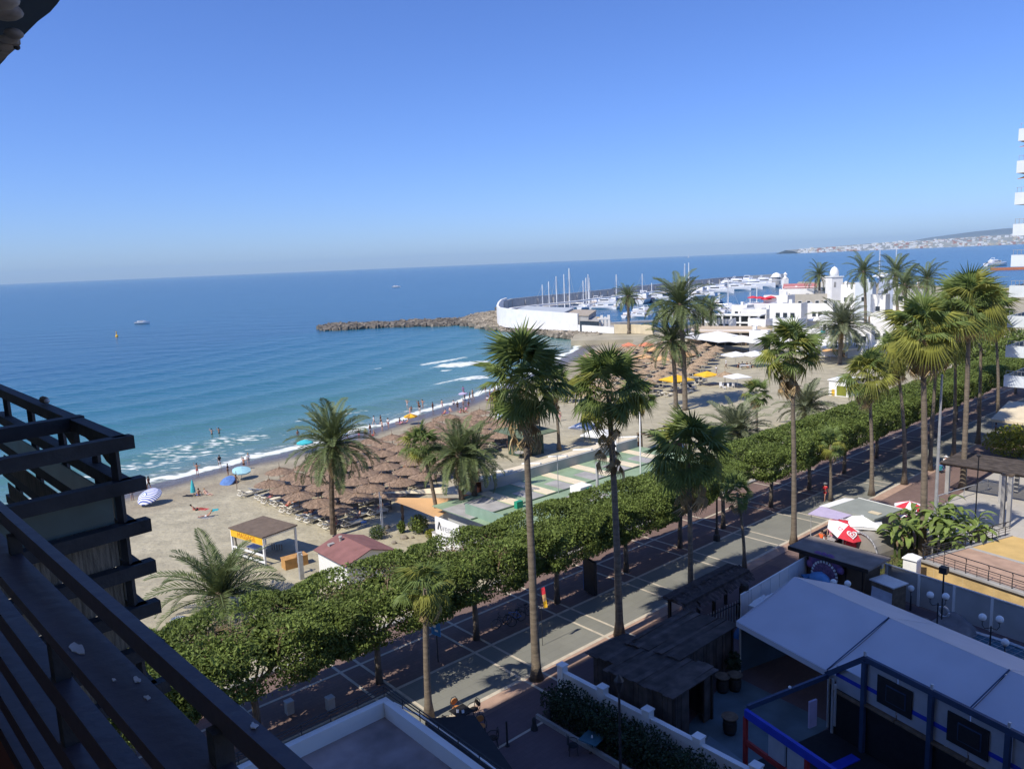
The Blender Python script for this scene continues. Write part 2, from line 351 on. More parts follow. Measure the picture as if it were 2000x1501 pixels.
for an, colr, k in (('damp', (.235, .185, .13, 1), .6), ('wet', (.115, .095, .085, 1), 1.0)):
    a_ = N.new('ShaderNodeAttribute'); a_.attribute_name = an; mu = N.new('ShaderNodeMath'); mu.operation = 'MULTIPLY'; mu.inputs[1].default_value = k; L.new(a_.outputs['Fac'], mu.inputs[0])
    mx = N.new('ShaderNodeMix'); mx.data_type = 'RGBA'; L.new(mu.outputs[0], mx.inputs['Factor']); L.new(prev, mx.inputs['A']); mx.inputs['B'].default_value = colr; prev = mx.outputs['Result']
L.new(prev, N['Principled BSDF'].inputs['Base Color'])
rr_ = N.new('ShaderNodeMapRange'); a_ = [x for x in N if x.type == 'ATTRIBUTE' and x.attribute_name == 'wet'][0]; L.new(a_.outputs['Fac'], rr_.inputs['Value']); rr_.inputs['To Min'].default_value = .95; rr_.inputs['To Max'].default_value = .28; L.new(rr_.outputs['Result'], N['Principled BSDF'].inputs['Roughness'])
me.materials.append(m); put('beach', me, kind='structure')
# --- promenade and land
def paver_mat(name, c1, c2, mortar, w=.6, h=.3, var=.1):
    m = mat(name, c1, .85, var, (.25), .15, 18); N = m.node_tree.nodes; L = m.node_tree.links; b = N['Principled BSDF']
    tc = N.new('ShaderNodeTexCoord'); mp = N.new('ShaderNodeMapping'); mp.inputs['Rotation'].default_value = (0, 0, -ANG); L.new(tc.outputs['Object'], mp.inputs['Vector'])
    bt = N.new('ShaderNodeTexBrick'); L.new(mp.outputs['Vector'], bt.inputs['Vector']); bt.inputs['Scale'].default_value = 1.0; bt.inputs['Brick Width'].default_value = w; bt.inputs['Row Height'].default_value = h; bt.inputs['Mortar Size'].default_value = .012
    bt.inputs['Color1'].default_value = (*c1, 1); bt.inputs['Color2'].default_value = (*c2, 1); bt.inputs['Mortar'].default_value = (*mortar, 1)
    src = b.inputs['Base Color'].links[0].from_socket; mx = N.new('ShaderNodeMix'); mx.data_type = 'RGBA'; mx.inputs['Factor'].default_value = .6; L.new(src, mx.inputs['A']); L.new(bt.outputs['Color'], mx.inputs['B']); L.new(mx.outputs['Result'], b.inputs['Base Color']); return m
M['paver'] = paver_mat('terracotta_pavers', (.20, .135, .115), (.155, .105, .09), (.10, .08, .07), var=.22)
M['paver_shaded'] = paver_mat('shaded_plaza_pavers', (.15, .105, .105), (.12, .085, .088), (.09, .07, .07))  # the plaza's purplish shade is put into this darker paver colour
M['road'] = paver_mat('grey_road_pavers', (.215, .215, .185), (.19, .19, .165), (.15, .15, .13), 1.2, .6, .2)
M['pale_paving'] = paver_mat('pale_stone_paving', (.45, .42, .37), (.38, .36, .32), (.28, .27, .25), .8, .8)
M['pink_paving'] = mat('pink_edge_paving', (.40, .27, .20), .85, .14, 1.2)
M['line'] = mat('cream_paving_line', (.52, .46, .36), .85, .14, 2)
M['earth'] = mat('dry_garden_soil', (.20, .145, .09), .95, .25, .8, .4, 6)
M['land'] = mat('dusty_ground', (.37, .33, .235), .95, .15, .15)
b = MB(); zl = -.5
land = [W(-300, -900), W(900, -900), W(900, -60), G(1995, 562, zl), G(1850, 558, zl), G(1700, 552, zl), G(1560, 550, zl), G(1535, 572, zl), G(1470, 602, zl), G(1420, 632, zl), G(1300, 640, zl), G(1190, 632, zl), G(1160, 634, zl), G(1130, 640, zl), G(1115, 665, zl), W(150, 118), W(140, 110), W(130, 60), W(120, 10.5), W(-300, 10.5)]
b.prism([(p.x, p.y) for p in land], -3.2, zl); b.build('land', M['land'], kind='structure')
b = MB(); a0, a1, b0, b1 = -75, 210, -60, 11.2
b.prism([W(a0, b0)[:2], W(a1, b0)[:2], W(a1, b1)[:2], W(a0, b1)[:2]], -.6, 0); b.build('promenade', M['paver'], kind='structure')
sheet('plaza', [rect(-60, 22, -45, -1.3)], .004, M['paver_shaded'])
sheet('road', [rect(-75, 210, .12, 4.3)], .004, M['road'])
sheet('pavement', [rect(36, 120, -40, -5.6)], .004, M['pale_paving'])
sheet('kerb_strip', [rect(-75, 210, -1.0, -.14)], .006, M['pink_paving'])
L_ = [rect(-75, 210, -.14, .12), rect(-75, 210, 4.3, 4.52), rect(-75, 140, 8.3, 8.5), rect(-60, 8, -3.98, -3.83)]
sheet('paving_line', L_, .010, M['line'])
X_ = []
for k in range(-8, 22):
    for s_ in (-.68, .68):
        a = -2 + 7.2 * k + s_
        for (p, r_) in ((-3.83, -.14), (.12, 4.3), (4.52, 8.3), (8.5, 11.2)):
            if p < -1 and a > 6: continue
            X_.append(rect(a - .09, a + .09, p, r_))
sheet('cross_line', X_, .0145, M['line'])
b = MB(); b.box((0, 0, 0), (150, .3, .45)); o = b.build('kerb', M['concrete']); o.matrix_world = Matrix.Translation(W(0, 11.3, -.02)) @ Matrix.Rotation(ANG, 4, 'Z'); o['kind'] = 'structure'
b = MB(); b.prism([W(22.6, -11)[:2], W(36, -11)[:2], W(36, -5.6)[:2], W(24.5, -5.6)[:2]], -.1, .10); b.build('garden_bed', M['earth'], kind='structure')
# --- far coast
def ridge(name, prof, dist, depth, m, base=SEA - 3):
    b = MB(); n = len(prof)
    for (u, vt) in prof:
        d = ray(u, 500); k = dist / d[1]; x = d[0] * k; zt = EYE + ray(u, vt)[2] * k
        b.v += [(x, dist, base), (x * 1.02, dist + depth * .35, base + (zt - base) * .62), (x * 1.05, dist + depth, zt), (x * 1.12, dist + depth * 2.2, base)]
    b.f += [(i * 4 + j, (i + 1) * 4 + j, (i + 1) * 4 + j + 1, i * 4 + j + 1) for i in range(n - 1) for j in range(3)]
    return b.build(name, m, kind='structure', smooth=True)
prof = [(1560, 487.4), (1590, 485), (1630, 482), (1680, 477.5), (1730, 473.5), (1780, 470.5), (1830, 468), (1880, 464), (1930, 460), (1990, 456), (2080, 452), (2200, 448), (2500, 442)]
ridge('far_coast_hill', prof, 7000, 700, mat('coastal_scrub', (.24, .24, .20), .95, .3, .004))
ridge('far_mountain', [(1800, 475), (1850, 467), (1900, 458), (1950, 451), (1985, 446), (2060, 438), (2150, 434)], 9500, 1500, mat('blue_grey_mountain', (.10, .12, .13), .95, .2, .001))
b = MB()
for i in range(520):
    u = random.uniform(1560, 2000); t = random.random()
    vt = np.interp(u, [p[0] for p in prof], [p[1] for p in prof]); d = ray(u, 500); k0 = 7000 / d[1]; zt = EYE + ray(u, vt)[2] * k0
    t = t ** 1.5; yy = 7000 + 700 * t * .9; k = yy / d[1]
    z = (SEA - 3) + (zt - SEA + 3) * (t * .9 / .35 * .62 if t * .9 < .35 else .62 + (t * .9 - .35) / .65 * .38)
    w_ = random.uniform(8, 34); h_ = random.uniform(5, 14) if random.random() < .9 else 20
    b.mi = 0 if random.random() < .7 else (1 if random.random() < .6 else 2)
    b.box((d[0] * k, yy, z + h_ / 2 - 1), (w_, random.uniform(8, 16), h_ + 2))
o = b.build('distant_town', [M['whitewall'], M['cream'], M['terracotta']]); tag(o, 'white coastal town spread along the far hazy shore', 'town', kind='stuff')
# --- air
hz = bpy.data.materials.new('sea_air'); hz.use_nodes = True; hn = hz.node_tree; hn.nodes.remove(hn.nodes['Principled BSDF']); pv = hn.nodes.new('ShaderNodeVolumePrincipled')
pv.inputs['Color'].default_value = (.60, .84, 1.0, 1); pv.inputs['Density'].default_value = 6e-5; pv.inputs['Anisotropy'].default_value = .0; hn.links.new(pv.outputs['Volume'], hn.nodes['Material Output'].inputs['Volume'])
b = MB(); b.box((0, 0, 137), (43000, 43000, 284)); o = b.build('haze', hz); tag(o, kind='stuff')
# ================================================================== THE BUILDING WE STAND IN
SB = ANG                                                   # its balconies face along the promenade
Sv = Vector((E1[0], E1[1], 0)); Dv = Vector((E2[0], E2[1], 0))
def Q(s, d, z=0.0): return Vector((0, 0, 0)) + Sv * s + Dv * d + Vector((0, 0, z))
def obox(mb, s0, s1, d0, d1, z0, z1): mb.box(Q((s0 + s1) / 2, (d0 + d1) / 2, (z0 + z1) / 2), (s1 - s0, d1 - d0, z1 - z0), SB); return mb
tower = thing('apartment_tower', 'tall apartment tower with dark timber balconies shading the plaza', 'building', Q(-8, 0, 0)); off = -Q(-8, 0, 0)
def tb(mb, name, m):
    mb.v = [tuple(Vector(p) + off) for p in mb.v]; return mb.build(name, m, tower)
HT = 69.0; DL = 30.8
tb(obox(MB(), -16, -1.4, -45, DL, 0, HT), 'wall', M['cream'])
tb(obox(MB(), -15, -3, -40, 10, HT, HT + 3), 'roof', M['whitewall'])
bm_ = MB(); gm = MB(); sm = MB()
for k in range(22):
    z = 1.2 + 2.95 * k
    for d in np.arange(-42, DL - 3, 4.2):
        if z < 4 or abs(d) < 4 and 19 < z < 26: continue
        obox(gm, -1.4, -1.37, d, d + 2.2, z, z + 2.1)
    if z > 26: obox(sm, -1.4, -.2, -44, DL - .1, z - .55, z - .35)
tb(gm, 'window', M['glass'])['kind'] = 'stuff'; tb(sm, 'balcony_slab', M['whitewall'])['kind'] = 'stuff'
M['rail'] = mat('dusky_purple_stained_timber', (.055, .047, .062), .5, .12, 2.5, .06, 20, spec=.45)
M['rail_far'] = mat('black_stained_timber', (.032, .036, .042), .7, .3, 4, .2, 20)
M['floor_tile'] = mat('dull_red_balcony_tile', (.16, .06, .045), .7, .15, 2)
# our own balcony: floor and louvred timber railing
S2 = Vector((.72, .694, 0)); D2 = Vector((-.694, .72, 0))
bal = thing('balcony_railing', 'dark purple timber balcony railing with wide handrail in the near left corner', 'railing', S2 * .42 + Vector((0, 0, 22.35)))
def qb(s0, s1, d0, d1, z0, z1):
    mb = MB(); c = S2 * ((s0 + s1) / 2) + D2 * ((d0 + d1) / 2) + Vector((0, 0, (z0 + z1) / 2)) - bal.location
    return mb.box(c, (s1 - s0, d1 - d0, z1 - z0), math.atan2(S2.y, S2.x))
qb(.445, .472, -2.5, 4.2, 23.255, 23.300).build('top_rail', M['rail'], bal)
hr = qb(.372, .456, -2.5, 4.2, 23.165, 23.200).build('handrail', M['rail'], bal)
for z in (22.975, 22.79, 22.60, 22.43): qb(.405, .450, -2.5, 4.2, z - .07, z).build('slat', M['rail'], bal)
for d in (-1.6, 2.17, 3.9): qb(.412, .448, d, d + .05, 22.35, 23.17).build('post', M['rail_far'], bal)
for d in (-.9, 1.18, 2.62, 3.8): qb(.43, .462, d, d + .03, 23.19, 23.26).build('bracket', M['rail_far'], bal)
for (u, v, r_) in ((152, 1264, .020), (266, 1325, .008), (286, 1360, .006), (222, 1326, .004), (404, 1420, .006)):
    p = G(u, v, 23.202) if u < 400 else G(496, 1417, 23.302); mb = MB(); c = []
    for k in range(13):
        a = 2 * math.pi * k / 13; r2 = r_ * random.uniform(.6, 1.35); c.append(p + S2 * (r2 * math.cos(a) * .8) + D2 * (r2 * 1.5 * math.sin(a)) - bal.location)
    if u > 400: c = [q_ * 1 for q_ in c]
    mb.slab(c, .002); mb.build('bird_dropping', M['dropping'], bal)
mb = MB(); c = S2 * -.5 + D2 * .8 + Vector((0, 0, 22.29)); mb.box(c, (1.9, 7.2, .12), math.atan2(S2.y, S2.x)); o = mb.build('balcony_floor', M['floor_tile']); o['kind'] = 'structure'
# neighbouring balcony: stacked projecting beams with reed screens
Cn = G(245, 850, 22.6); fr = (G(0, 750, 22.6) - Cn).normalized(); sd = (G(0, 895, 22.6) - Cn).normalized()
nb_ = thing('timber_balcony', 'dark stacked-beam timber balcony jutting out at left over the beach', 'balcony', Cn + Vector((0, 0, -2.6)))
def nbar(p, q, w, h): return MB().bar(p - nb_.location, q - nb_.location, w, h)
Z1 = Vector((0, 0, 1))
for i in range(7):
    z = -.40 * i - .06; tip = .06 if i else .0
    p = Cn + Z1 * z
    nbar(p - sd * (.05 + tip), p + sd * 2.6, .12, .12).build('side_beam', M['rail_far'], nb_)
    nbar(p - fr * (.02) + sd * .05, p + fr * 5.5 + sd * .05, .12, .12).build('front_beam', M['rail_far'], nb_)
c2 = G(160, 812, 22.6); nbar(c2 - Z1 * .06, c2 + sd * 2.4 - Z1 * .06, .14, .14).build('cross_beam', M['rail_far'], nb_)
pb = Cn + sd * .10 + fr * .05; nbar(pb - Z1 * .13, pb - Z1 * 3.0, .06, .06).build('post', M['rail_far'], nb_)
for t in (.95, 2.2, 3.6, 5.0):
    p = Cn + fr * t + sd * .02; nbar(p - Z1 * .1, p - Z1 * 3.0, .06, .06).build('post', M['rail_far'], nb_)
p = Cn + fr * .02 + sd * 1.25; nbar(p - Z1 * .15, p - Z1 * 3.0, .09, .09).build('post', M['rail_far'], nb_)
M['reed'] = mat('grey_reed_screen', (.20, .185, .15), .95, .45, 6, .6, 40, stretch=(8, 8, .6)); M['glass_dark'] = mat('smoked_balcony_glass', (.05, .10, .11), .3, .3, 2)
for i in range(1, 6):
    z0, z1 = -.40 * i - .39, -.40 * i - .13
    mt = M['glass_dark'] if i < 2 else M['reed']
    for (o_, d_, L_n) in ((Cn + sd * .17 + fr * .06, sd, 1.0), (Cn + sd * 1.35 + fr * .05, sd, 1.2)):
        mb = MB(); a_, c_ = o_ + Z1 * z0 - nb_.location, o_ + d_ * L_n + Z1 * z0 - nb_.location
        mb.slab([a_, c_, c_ + Z1 * (z1 - z0), a_ + Z1 * (z1 - z0)], .015); mb.build('screen', mt, nb_)
    mb = MB(); o_ = Cn + fr * .2 + sd * .10; a_, c_ = o_ + Z1 * z0 - nb_.location, o_ + fr * 5 + Z1 * z0 - nb_.location
    mb.slab([a_, c_, c_ + Z1 * .22, a_ + Z1 * .22], .015); mb.build('screen', mt, nb_)
mb = MB(); o_ = Cn + sd * .5 + fr * 1.0 - Z1 * 3 - nb_.location
mb.slab([o_, o_ + fr * 4.5, o_ + fr * 4.5 + sd * 2.2, o_ + sd * 2.2], .1); mb.build('floor_slab', M['concrete'], nb_)
mb = MB(); o_ = Cn + sd * 2.3 + fr * .2 - nb_.location
mb.slab([o_ - Z1 * 3, o_ - Z1 * .2, o_ + fr * 5 - Z1 * .2, o_ + fr * 5 - Z1 * 3], .1); mb.build('back_wall', M['wood_dark'], nb_)
for t0 in (.12, 1.35):
    o_ = Cn + sd * .05 - nb_.location; MB().slab([o_ + fr * (t0 + dt) + Z1 * dz for dt, dz in ((0, -.11), (0, -.30), (.2, -.27), (.42, -.18), (.8, -.13), (.95, -.11))], .05).build('bracket', M['rail_far'], nb_)
# bundle on the handrail
p = G(97, 787, 22.61) + sd * .05; t = thing('cloth_bundle', 'small brownish rolled bundle lying on the left balcony top beam', 'bundle', p)
MB().tube([fr * -.10 + Z1 * .03, fr * -.05 + Z1 * .045, fr * .06 + Z1 * .045, fr * .11 + Z1 * .03], [.02, .04, .042, .022], 8).build('roll', M['wood_mid'], t, smooth=True)
MB().ball(fr * -.12 + Z1 * .045, .03).build('knot', M['metal_grey'], t, smooth=True)
p = nb_.location; fl = G(142, 1035, 21.0)
mb = MB()
for i in range(26):
    c = fl + Vector((random.gauss(0, .05), random.gauss(0, .04), random.gauss(0, .02))); mb.ball(c, .014, 5, 4)
o = mb.build('geranium', M['red']); tag(o, 'small cluster of red geranium flowers on the left timber balcony', 'flowers', kind='stuff')
# awning overhead, upper left corner
zaw = 25.5; aw = thing('awning', 'rolled dark blue awning end with grey bracket above the balcony', 'awning', G(-150, -100, zaw))
M['awn'] = mat('slate_blue_awning', (.055, .10, .17), .8, .12, 2); M['awn_br'] = mat('worn_beige_bracket', (.34, .30, .27), .7, .35, 9)
mb = MB(); pts = [G(*q_, zaw) - aw.location for q_ in ((120, -4), (112, 8), (98, 24), (74, 42), (58, 58), (44, 72), (28, 92), (10, 116), (-2, 129), (-260, 330), (-420, -160), (150, -60))]; mb.slab(pts, -.10); mb.build('valance', M['awn'], aw)
for (u, v, r_, sq) in ((8, 22, .085, (1, 1, .5)), (-8, -4, .10, (1, 1, .5)), (27, 66, .048, (1, 1, .6)), (18, 76, .04, (1.4, 1, .6)), (4, 90, .045, (1.4, 1, .5)), (33, 92, .018, (1, 1, 1))):
    MB().ball(G(u, v, zaw - .16) - aw.location, r_, 10, 8, sq).build('bracket', M['awn_br'] if r_ > .02 else M['metal_dark'], aw, smooth=True)
MB().bar(G(-60, 160, zaw - .14) - aw.location, G(30, 78, zaw - .14) - aw.location, .05, .04).build('arm', M['awn_br'], aw)
# ================================================================== VEGETATION
def fan_mesh(name, m, pet=1.0, rad=.85, seg=20, droop=.35, spread=125, seed=0):
    r = random.Random(seed); b = MB(); x1 = pet
    b.add([(0, -.03, 0), (0, .03, 0), (x1, .015, .05), (x1, -.015, .05)], [(0, 1, 2, 3)])
    c = Vector((x1, 0, .05)); base = len(b.v); b.v.append(tuple(c)); inner = []; tips = []
    for i in range(seg + 1):
        a = R(-spread + 2 * spread * i / seg); k = rad * .45
        p = c + Vector((math.cos(a) * k, math.sin(a) * k, (.05 if i % 2 else -.03) - .10 * (abs(a) / R(spread)) ** 2)); inner.append(len(b.v)); b.v.append(tuple(p))
    for i in range(seg):
        a = R(-spread + 2 * spread * (i + .5) / seg); k = rad * r.uniform(.88, 1.12) * (1 - .12 * (abs(a) / R(spread)))
        p = c + Vector((math.cos(a) * k, math.sin(a) * k, -droop * r.uniform(.6, 1.4))); tips.append(len(b.v)); b.v.append(tuple(p))
    for i in range(seg): b.f.append((base, inner[i], inner[i + 1])); b.f.append((inner[i], tips[i], inner[i + 1])); b.m += [0, 0]
    return b.mesh(name, m)
FAN = [fan_mesh('fan_leaf', M['leaf_fan'], 1.25, 1.25, 26, d, s, k) for k, (d, s) in enumerate(((.28, 115), (.5, 110), (.8, 120)))]
FANY = [fan_mesh('fan_leaf_yellow', M['leaf_fan_yel'], 1.25, 1.25, 26, d, 112, 9 + k) for k, d in enumerate((.75, 1.0))]
FAND = [fan_mesh('fan_leaf_dry', M['leaf_dead'], .9, .85, 14, d, s, 20 + k) for k, (d, s) in enumerate(((.5, 42), (.4, 30), (.7, 55)))]
def date_mesh(name, m, L=3.2, n=34, bend=1.15, leaf=.48, seed=0, w=.10):
    r = random.Random(seed); b = MB(); pts = []; p = Vector((0, 0, 0)); a = 0.0
    for i in range(n + 1):
        pts.append((p.copy(), a)); a -= bend / n * (.35 + 1.3 * i / n); p = p + Vector((math.cos(a), 0, math.sin(a))) * (L / n)
    b.tube([q[0] for q in pts[::4]] + ([pts[-1][0]] if n % 4 else []), [.045 * (1 - .85 * i / (n // 4 + 1)) + .004 for i in range(len(pts[::4]) + (1 if n % 4 else 0))], 4, False)
    b.m = [0] * len(b.f)
    for i in range(3, n + 1):
        q, a = pts[i]; t = i / n; ll = leaf * (math.sin(math.pi * min(1, t * .86 + .14)) ** .6) * r.uniform(.85, 1.1)
        f = Vector((math.cos(a), 0, math.sin(a))); up = Vector((-math.sin(a), 0, math.cos(a)))
        for sgn in (-1, 1):
            d = (f * .62 + Vector((0, sgn, 0)) * .72 + up * r.uniform(.10, .38)).normalized(); e = q + d * ll - Vector((0, 0, .10 * ll))
            mid = q + d * ll * .5 + f * w; b.add([q - f * .012, mid - f * w * .9, e, mid], [(0, 1, 2, 3)])
    return b.mesh(name, m)
DATE = [date_mesh('date_frond', M['leaf_date'], 3.4, 40, bd, .68, k) for k, bd in enumerate((.75, 1.15, 1.7))]
DATEP = [date_mesh('date_frond_pale', M['leaf_date_pale'], 3.2, 40, bd, .66, 5 + k) for k, bd in enumerate((.7, 1.1, 1.5))]
DATED = [date_mesh('date_frond_dry', M['leaf_dead'], 2.4, 24, 1.2, .38, 9)]
def leaf_xf(az, el, z, s, roll=0.0, off=.12):
    q = Quaternion((0, 0, 1), az) @ Quaternion((0, 1, 0), -el) @ Quaternion((1, 0, 0), roll)
    return Matrix.LocRotScale(Vector((math.cos(az) * off, math.sin(az) * off, z)), q, Vector((s, s, s)))
def trunk(t, h, r0, r1, m, lean=(0, 0), flare=1.5, n=10, rings=0.0):
    b = MB(); pts = []; rs = []; K = max(6, int(h * (3.2 if rings else 1.1)))
    for i in range(K + 1):
        f = i / K; pts.append((lean[0] * f * f * 1.0, lean[1] * f * f, h * f)); r = r0 + (r1 - r0) * f + (r0 * (flare - 1)) * math.exp(-f * h / .45)
        rs.append(r * (1 + (rings * (1 if i % 2 else -1)) + random.uniform(-.03, .03)))
    pts[0] = (0, 0, -.1); b.tube(pts, rs, n); return b.build('trunk', m, t, smooth=not rings)
def fan_palm(base, h, label, s=1.0, n=34, dead=16, seed=0, r0=.34, r1=.21, lean=(0, 0), group='fan palms along the promenade', skirt=0, yellow=.15):
    r = random.Random(seed); t = thing('fan_palm', label, 'palm tree', base, 0, group); r0 *= .66; r1 *= .58; yellow += .2 if seed > 6 and seed < 15 else .04; trunk(t, h, r0, r1, M['bark_palm'], lean, 1.75)  # right-hand row: extra yellow fronds paint in the pale veiling glare
    top = Vector((lean[0], lean[1], h))
    n = int(n * 1.0); s *= .88; dead = int(dead * .7)
    for i in range(n):
        f = (i + .5) / n; az = i * 2.39996 + r.uniform(-.4, .4); el = R(86 - 140 * f ** .95 + r.uniform(-14, 14))
        me = r.choice(FAN) if r.random() > yellow * (.3 + 1.6 * f) else r.choice(FANY)
        mw = leaf_xf(az, el, 0, s * r.uniform(.72, 1.14), r.uniform(-.6, .6)); mw.translation += top + Vector((0, 0, .25 * (1 - f)))
        put('frond', me, t, mw=mw)
    for i in range(dead):
        az = r.uniform(0, 6.28); el = R(r.uniform(-88, -52)); mw = leaf_xf(az, el, 0, s * r.uniform(.75, 1.15), r.uniform(-.9, .9), .2); mw.translation += top + Vector((0, 0, -.2 - r.random() * (.5 + skirt)))
        put('dry_frond', r.choice(FAND), t, mw=mw)
    return t
def date_palm(base, h, label, s=1.0, n=46, seed=0, r0=.30, r1=.24, lean=(0, 0), group='date palms', pale=False, dead=6, low=-35, dates=False, rough=True):
    r = random.Random(seed); t = thing('date_palm', label, 'palm tree', base, 0, group)
    trunk(t, h, r0, r1, M['bark_rough'] if rough else M['bark_palm'], lean, 1.25, 9, .07 if rough else 0); top = Vector((lean[0], lean[1], h))
    for i in range(n):
        f = (i + .5) / n; az = i * 2.39996 + r.uniform(-.25, .25); el = R(84 + (low - 84) * f ** .9 + r.uniform(-7, 7))
        mw = leaf_xf(az, el, 0, s * r.uniform(.85, 1.1), r.uniform(-.35, .35)); mw.translation += top + Vector((0, 0, .3 * (1 - f)))
        put('frond', r.choice((DATEP if pale else DATE)[(0 if f < .25 else 1 if f < .6 else 1):(2 if f < .35 else 3)]), t, mw=mw)
    for i in range(dead):
        mw = leaf_xf(r.uniform(0, 6.28), R(r.uniform(-75, -40)), 0, s * r.uniform(.6, .95), 0); mw.translation += top; put('dry_frond', DATED[0], t, mw=mw)
    b = MB(); b.lathe([(r1 * 1.0, -.7), (r1 * 1.5, -.25), (r1 * 1.7, .15), (r1 * .9, .6), (.03, .9)], top, 9); b.build('bud', M['bark_rough'], t, smooth=True)
    if dates:
        for k in range(5):
            a = k * 1.3; b = MB()
            for j in range(14): b.ball(top + Vector((math.cos(a) * (.5 + r.uniform(-.15, .15)), math.sin(a) * (.5 + r.uniform(-.15, .15)), -.3 - r.uniform(0, .55))), .05, 5, 4)
            b.build('date_cluster', M['canvas_orange'], t)
    return t
def palm_at(fn, ub, vb, uc, vc, label, zb=0.0, **k):
    base = G(ub, vb, zb); d = ray(uc, vc); tt = base[1] / d[1]; top = Vector((d[0] * tt, base[1], EYE + d[2] * tt)); h = top.z - zb
    return fn(base, h, label, lean=(top.x - base.x, 0), **k)
# right-hand row of tall fan palms, from the near end
palm_at(fan_palm, 838, 1400, 832, 1150, 'short fan palm with yellow tips, foot beside the round-chair cafe table', s=.85, n=26, dead=10, seed=1, r0=.30, r1=.26, yellow=.35)
palm_at(fan_palm, 1048, 1325, 1022, 748, 'tallest dark fan palm standing between the white terrace and the plank huts', s=1.45, n=46, dead=26, seed=2, r0=.42, r1=.26, skirt=1.6)
palm_at(fan_palm, 1210, 1240, 1188, 765, 'fan palm with brown hanging skirt rising beside the plank huts', s=1.32, n=40, dead=34, seed=3, r0=.38, r1=.26, skirt=3.2)
palm_at(fan_palm, 1349, 1171, 1345, 885, 'bushy fan palm behind the thatched gate canopy', s=1.5, n=50, dead=30, seed=4, r0=.30, r1=.22, skirt=1.8)
palm_at(fan_palm, 1454, 1111, 1440, 962, 'small thin dark fan palm at the far end of the gate canopy', s=.70, n=24, dead=8, seed=5, r0=.20, r1=.16)
palm_at(fan_palm, 1550, 1062, 1545, 690, 'fan palm with pale clean trunk beside the brown flat-roofed kiosk', s=1.30, n=44, dead=36, seed=6, r0=.34, r1=.24, skirt=1.2, yellow=.35)
palm_at(fan_palm, 1702, 967, 1695, 735, 'fan palm directly behind the grey ice-cream kiosk roof', s=1.28, n=38, dead=24, seed=7, r0=.32, r1=.22, yellow=.3, skirt=.8)
palm_at(fan_palm, 1766, 945, 1748, 690, 'leaning fan palm rising behind the banana clump near the cyclist', s=1.28, n=38, dead=30, seed=8, yellow=.3, skirt=1)
palm_at(fan_palm, 1801, 1085, 1800, 650, 'biggest pale-trunked fan palm growing out of the banana clump', zb=.1, s=1.42, n=46, dead=34, seed=9, r0=.42, r1=.30, yellow=.35, skirt=1)
palm_at(fan_palm, 1816, 918, 1832, 672, 'fan palm just past the cyclist on the road edge', s=1.75, n=44, dead=34, seed=10, yellow=.25)
palm_at(fan_palm, 1862, 893, 1864, 640, 'fan palm behind the tall grey lamp pole', s=1.75, n=46, dead=44, seed=11, yellow=.25)
palm_at(fan_palm, 1880, 955, 1893, 600, 'tall thick fan palm standing on the terracotta paving right of the cyclist', s=1.75, n=52, dead=40, seed=12, r0=.42, r1=.32, yellow=.2)
palm_at(fan_palm, 1910, 866, 1915, 605, 'fan palm on the road edge short of the cream awning', s=1.75, n=46, dead=44, seed=13, r0=.36)
palm_at(fan_palm, 1948, 822, 1940, 615, 'fan palm with dry grey crown behind the cream awning', s=1.75, n=40, dead=58, seed=14, r0=.36)
palm_at(fan_palm, 1622, 978, 1622, 868, 'stubby fan palm in front of the dark hedge by the running man', s=.72, n=26, dead=14, seed=15, r0=.22, r1=.2, yellow=.3)
palm_at(fan_palm, 1092, 876, 1080, 752, 'fan palm leaning beside the green lifeguard tower', zb=-.5, s=1.35, n=34, dead=26, seed=16, r0=.34, r1=.26, group='palms on the sand', skirt=1.2)
palm_at(fan_palm, 1253, 892, 1246, 775, 'fan palm with bare trunk by the three white flagpoles', zb=-.5, s=1.25, n=34, dead=18, seed=17, r0=.30, r1=.24, group='palms on the sand')
palm_at(fan_palm, 857, 1045, 822, 872, 'leaning fan palm beside the white sign box', zb=-.4, s=1.0, n=36, dead=14, seed=18, r0=.30, r1=.24, group='palms on the sand', yellow=.3)
palm_at(fan_palm, 1478, 872, 1477, 768, 'fan palm behind the thick date palm clump on open sand', zb=-.5, s=1.0, n=30, dead=18, seed=19, r0=.28, group='palms on the sand')
# date palms
palm_at(date_palm, 651, 1040, 650, 872, 'lone date palm in front of the packed straw parasols', zb=-.4, s=1.38, n=60, seed=30, r0=.27, r1=.22)
palm_at(date_palm, 440, 1196, 432, 1168, 'low trunkless date palm spreading over the sand by the hedge', zb=-.4, s=1.5, n=38, seed=31, r0=.35, r1=.34, low=2, dead=3)
palm_at(date_palm, 906, 1045, 896, 892, 'date palm in the middle of the three beside the white sign box', zb=-.4, s=1.14, n=42, seed=32, pale=False)
palm_at(date_palm, 931, 1036, 922, 898, 'date palm overhanging the end of the green flat roof', zb=-.4, s=1.12, n=38, seed=33)
palm_at(date_palm, 1440, 905, 1438, 850, 'thick grey-green date palm clump on open sand before the hedge', zb=-.4, s=1.5, n=76, seed=34, pale=True, r0=.5, r1=.45)
palm_at(date_palm, 1576, 832, 1574, 800, 'low grey-green date palm half hidden behind the hedge', zb=-.4, s=1.45, n=56, seed=35, pale=True, low=-10)
palm_at(date_palm, 1338, 803, 1328, 598, 'very tall thin date palm with orange date clusters above the beach', zb=-.8, s=1.75, n=54, seed=36, dates=True, r0=.42, r1=.34, rough=False)
palm_at(date_palm, 1320, 800, 1312, 668, 'date palm beside and lower than the tall thin one', zb=-.8, s=1.55, n=46, seed=37, r0=.38, r1=.30, rough=False)
palm_at(date_palm, 1640, 712, 1646, 636, 'blue-grey date palm before the white beach restaurant tents', zb=-.5, s=2.4, n=54, seed=38, pale=True, r0=.45, r1=.4, rough=False)
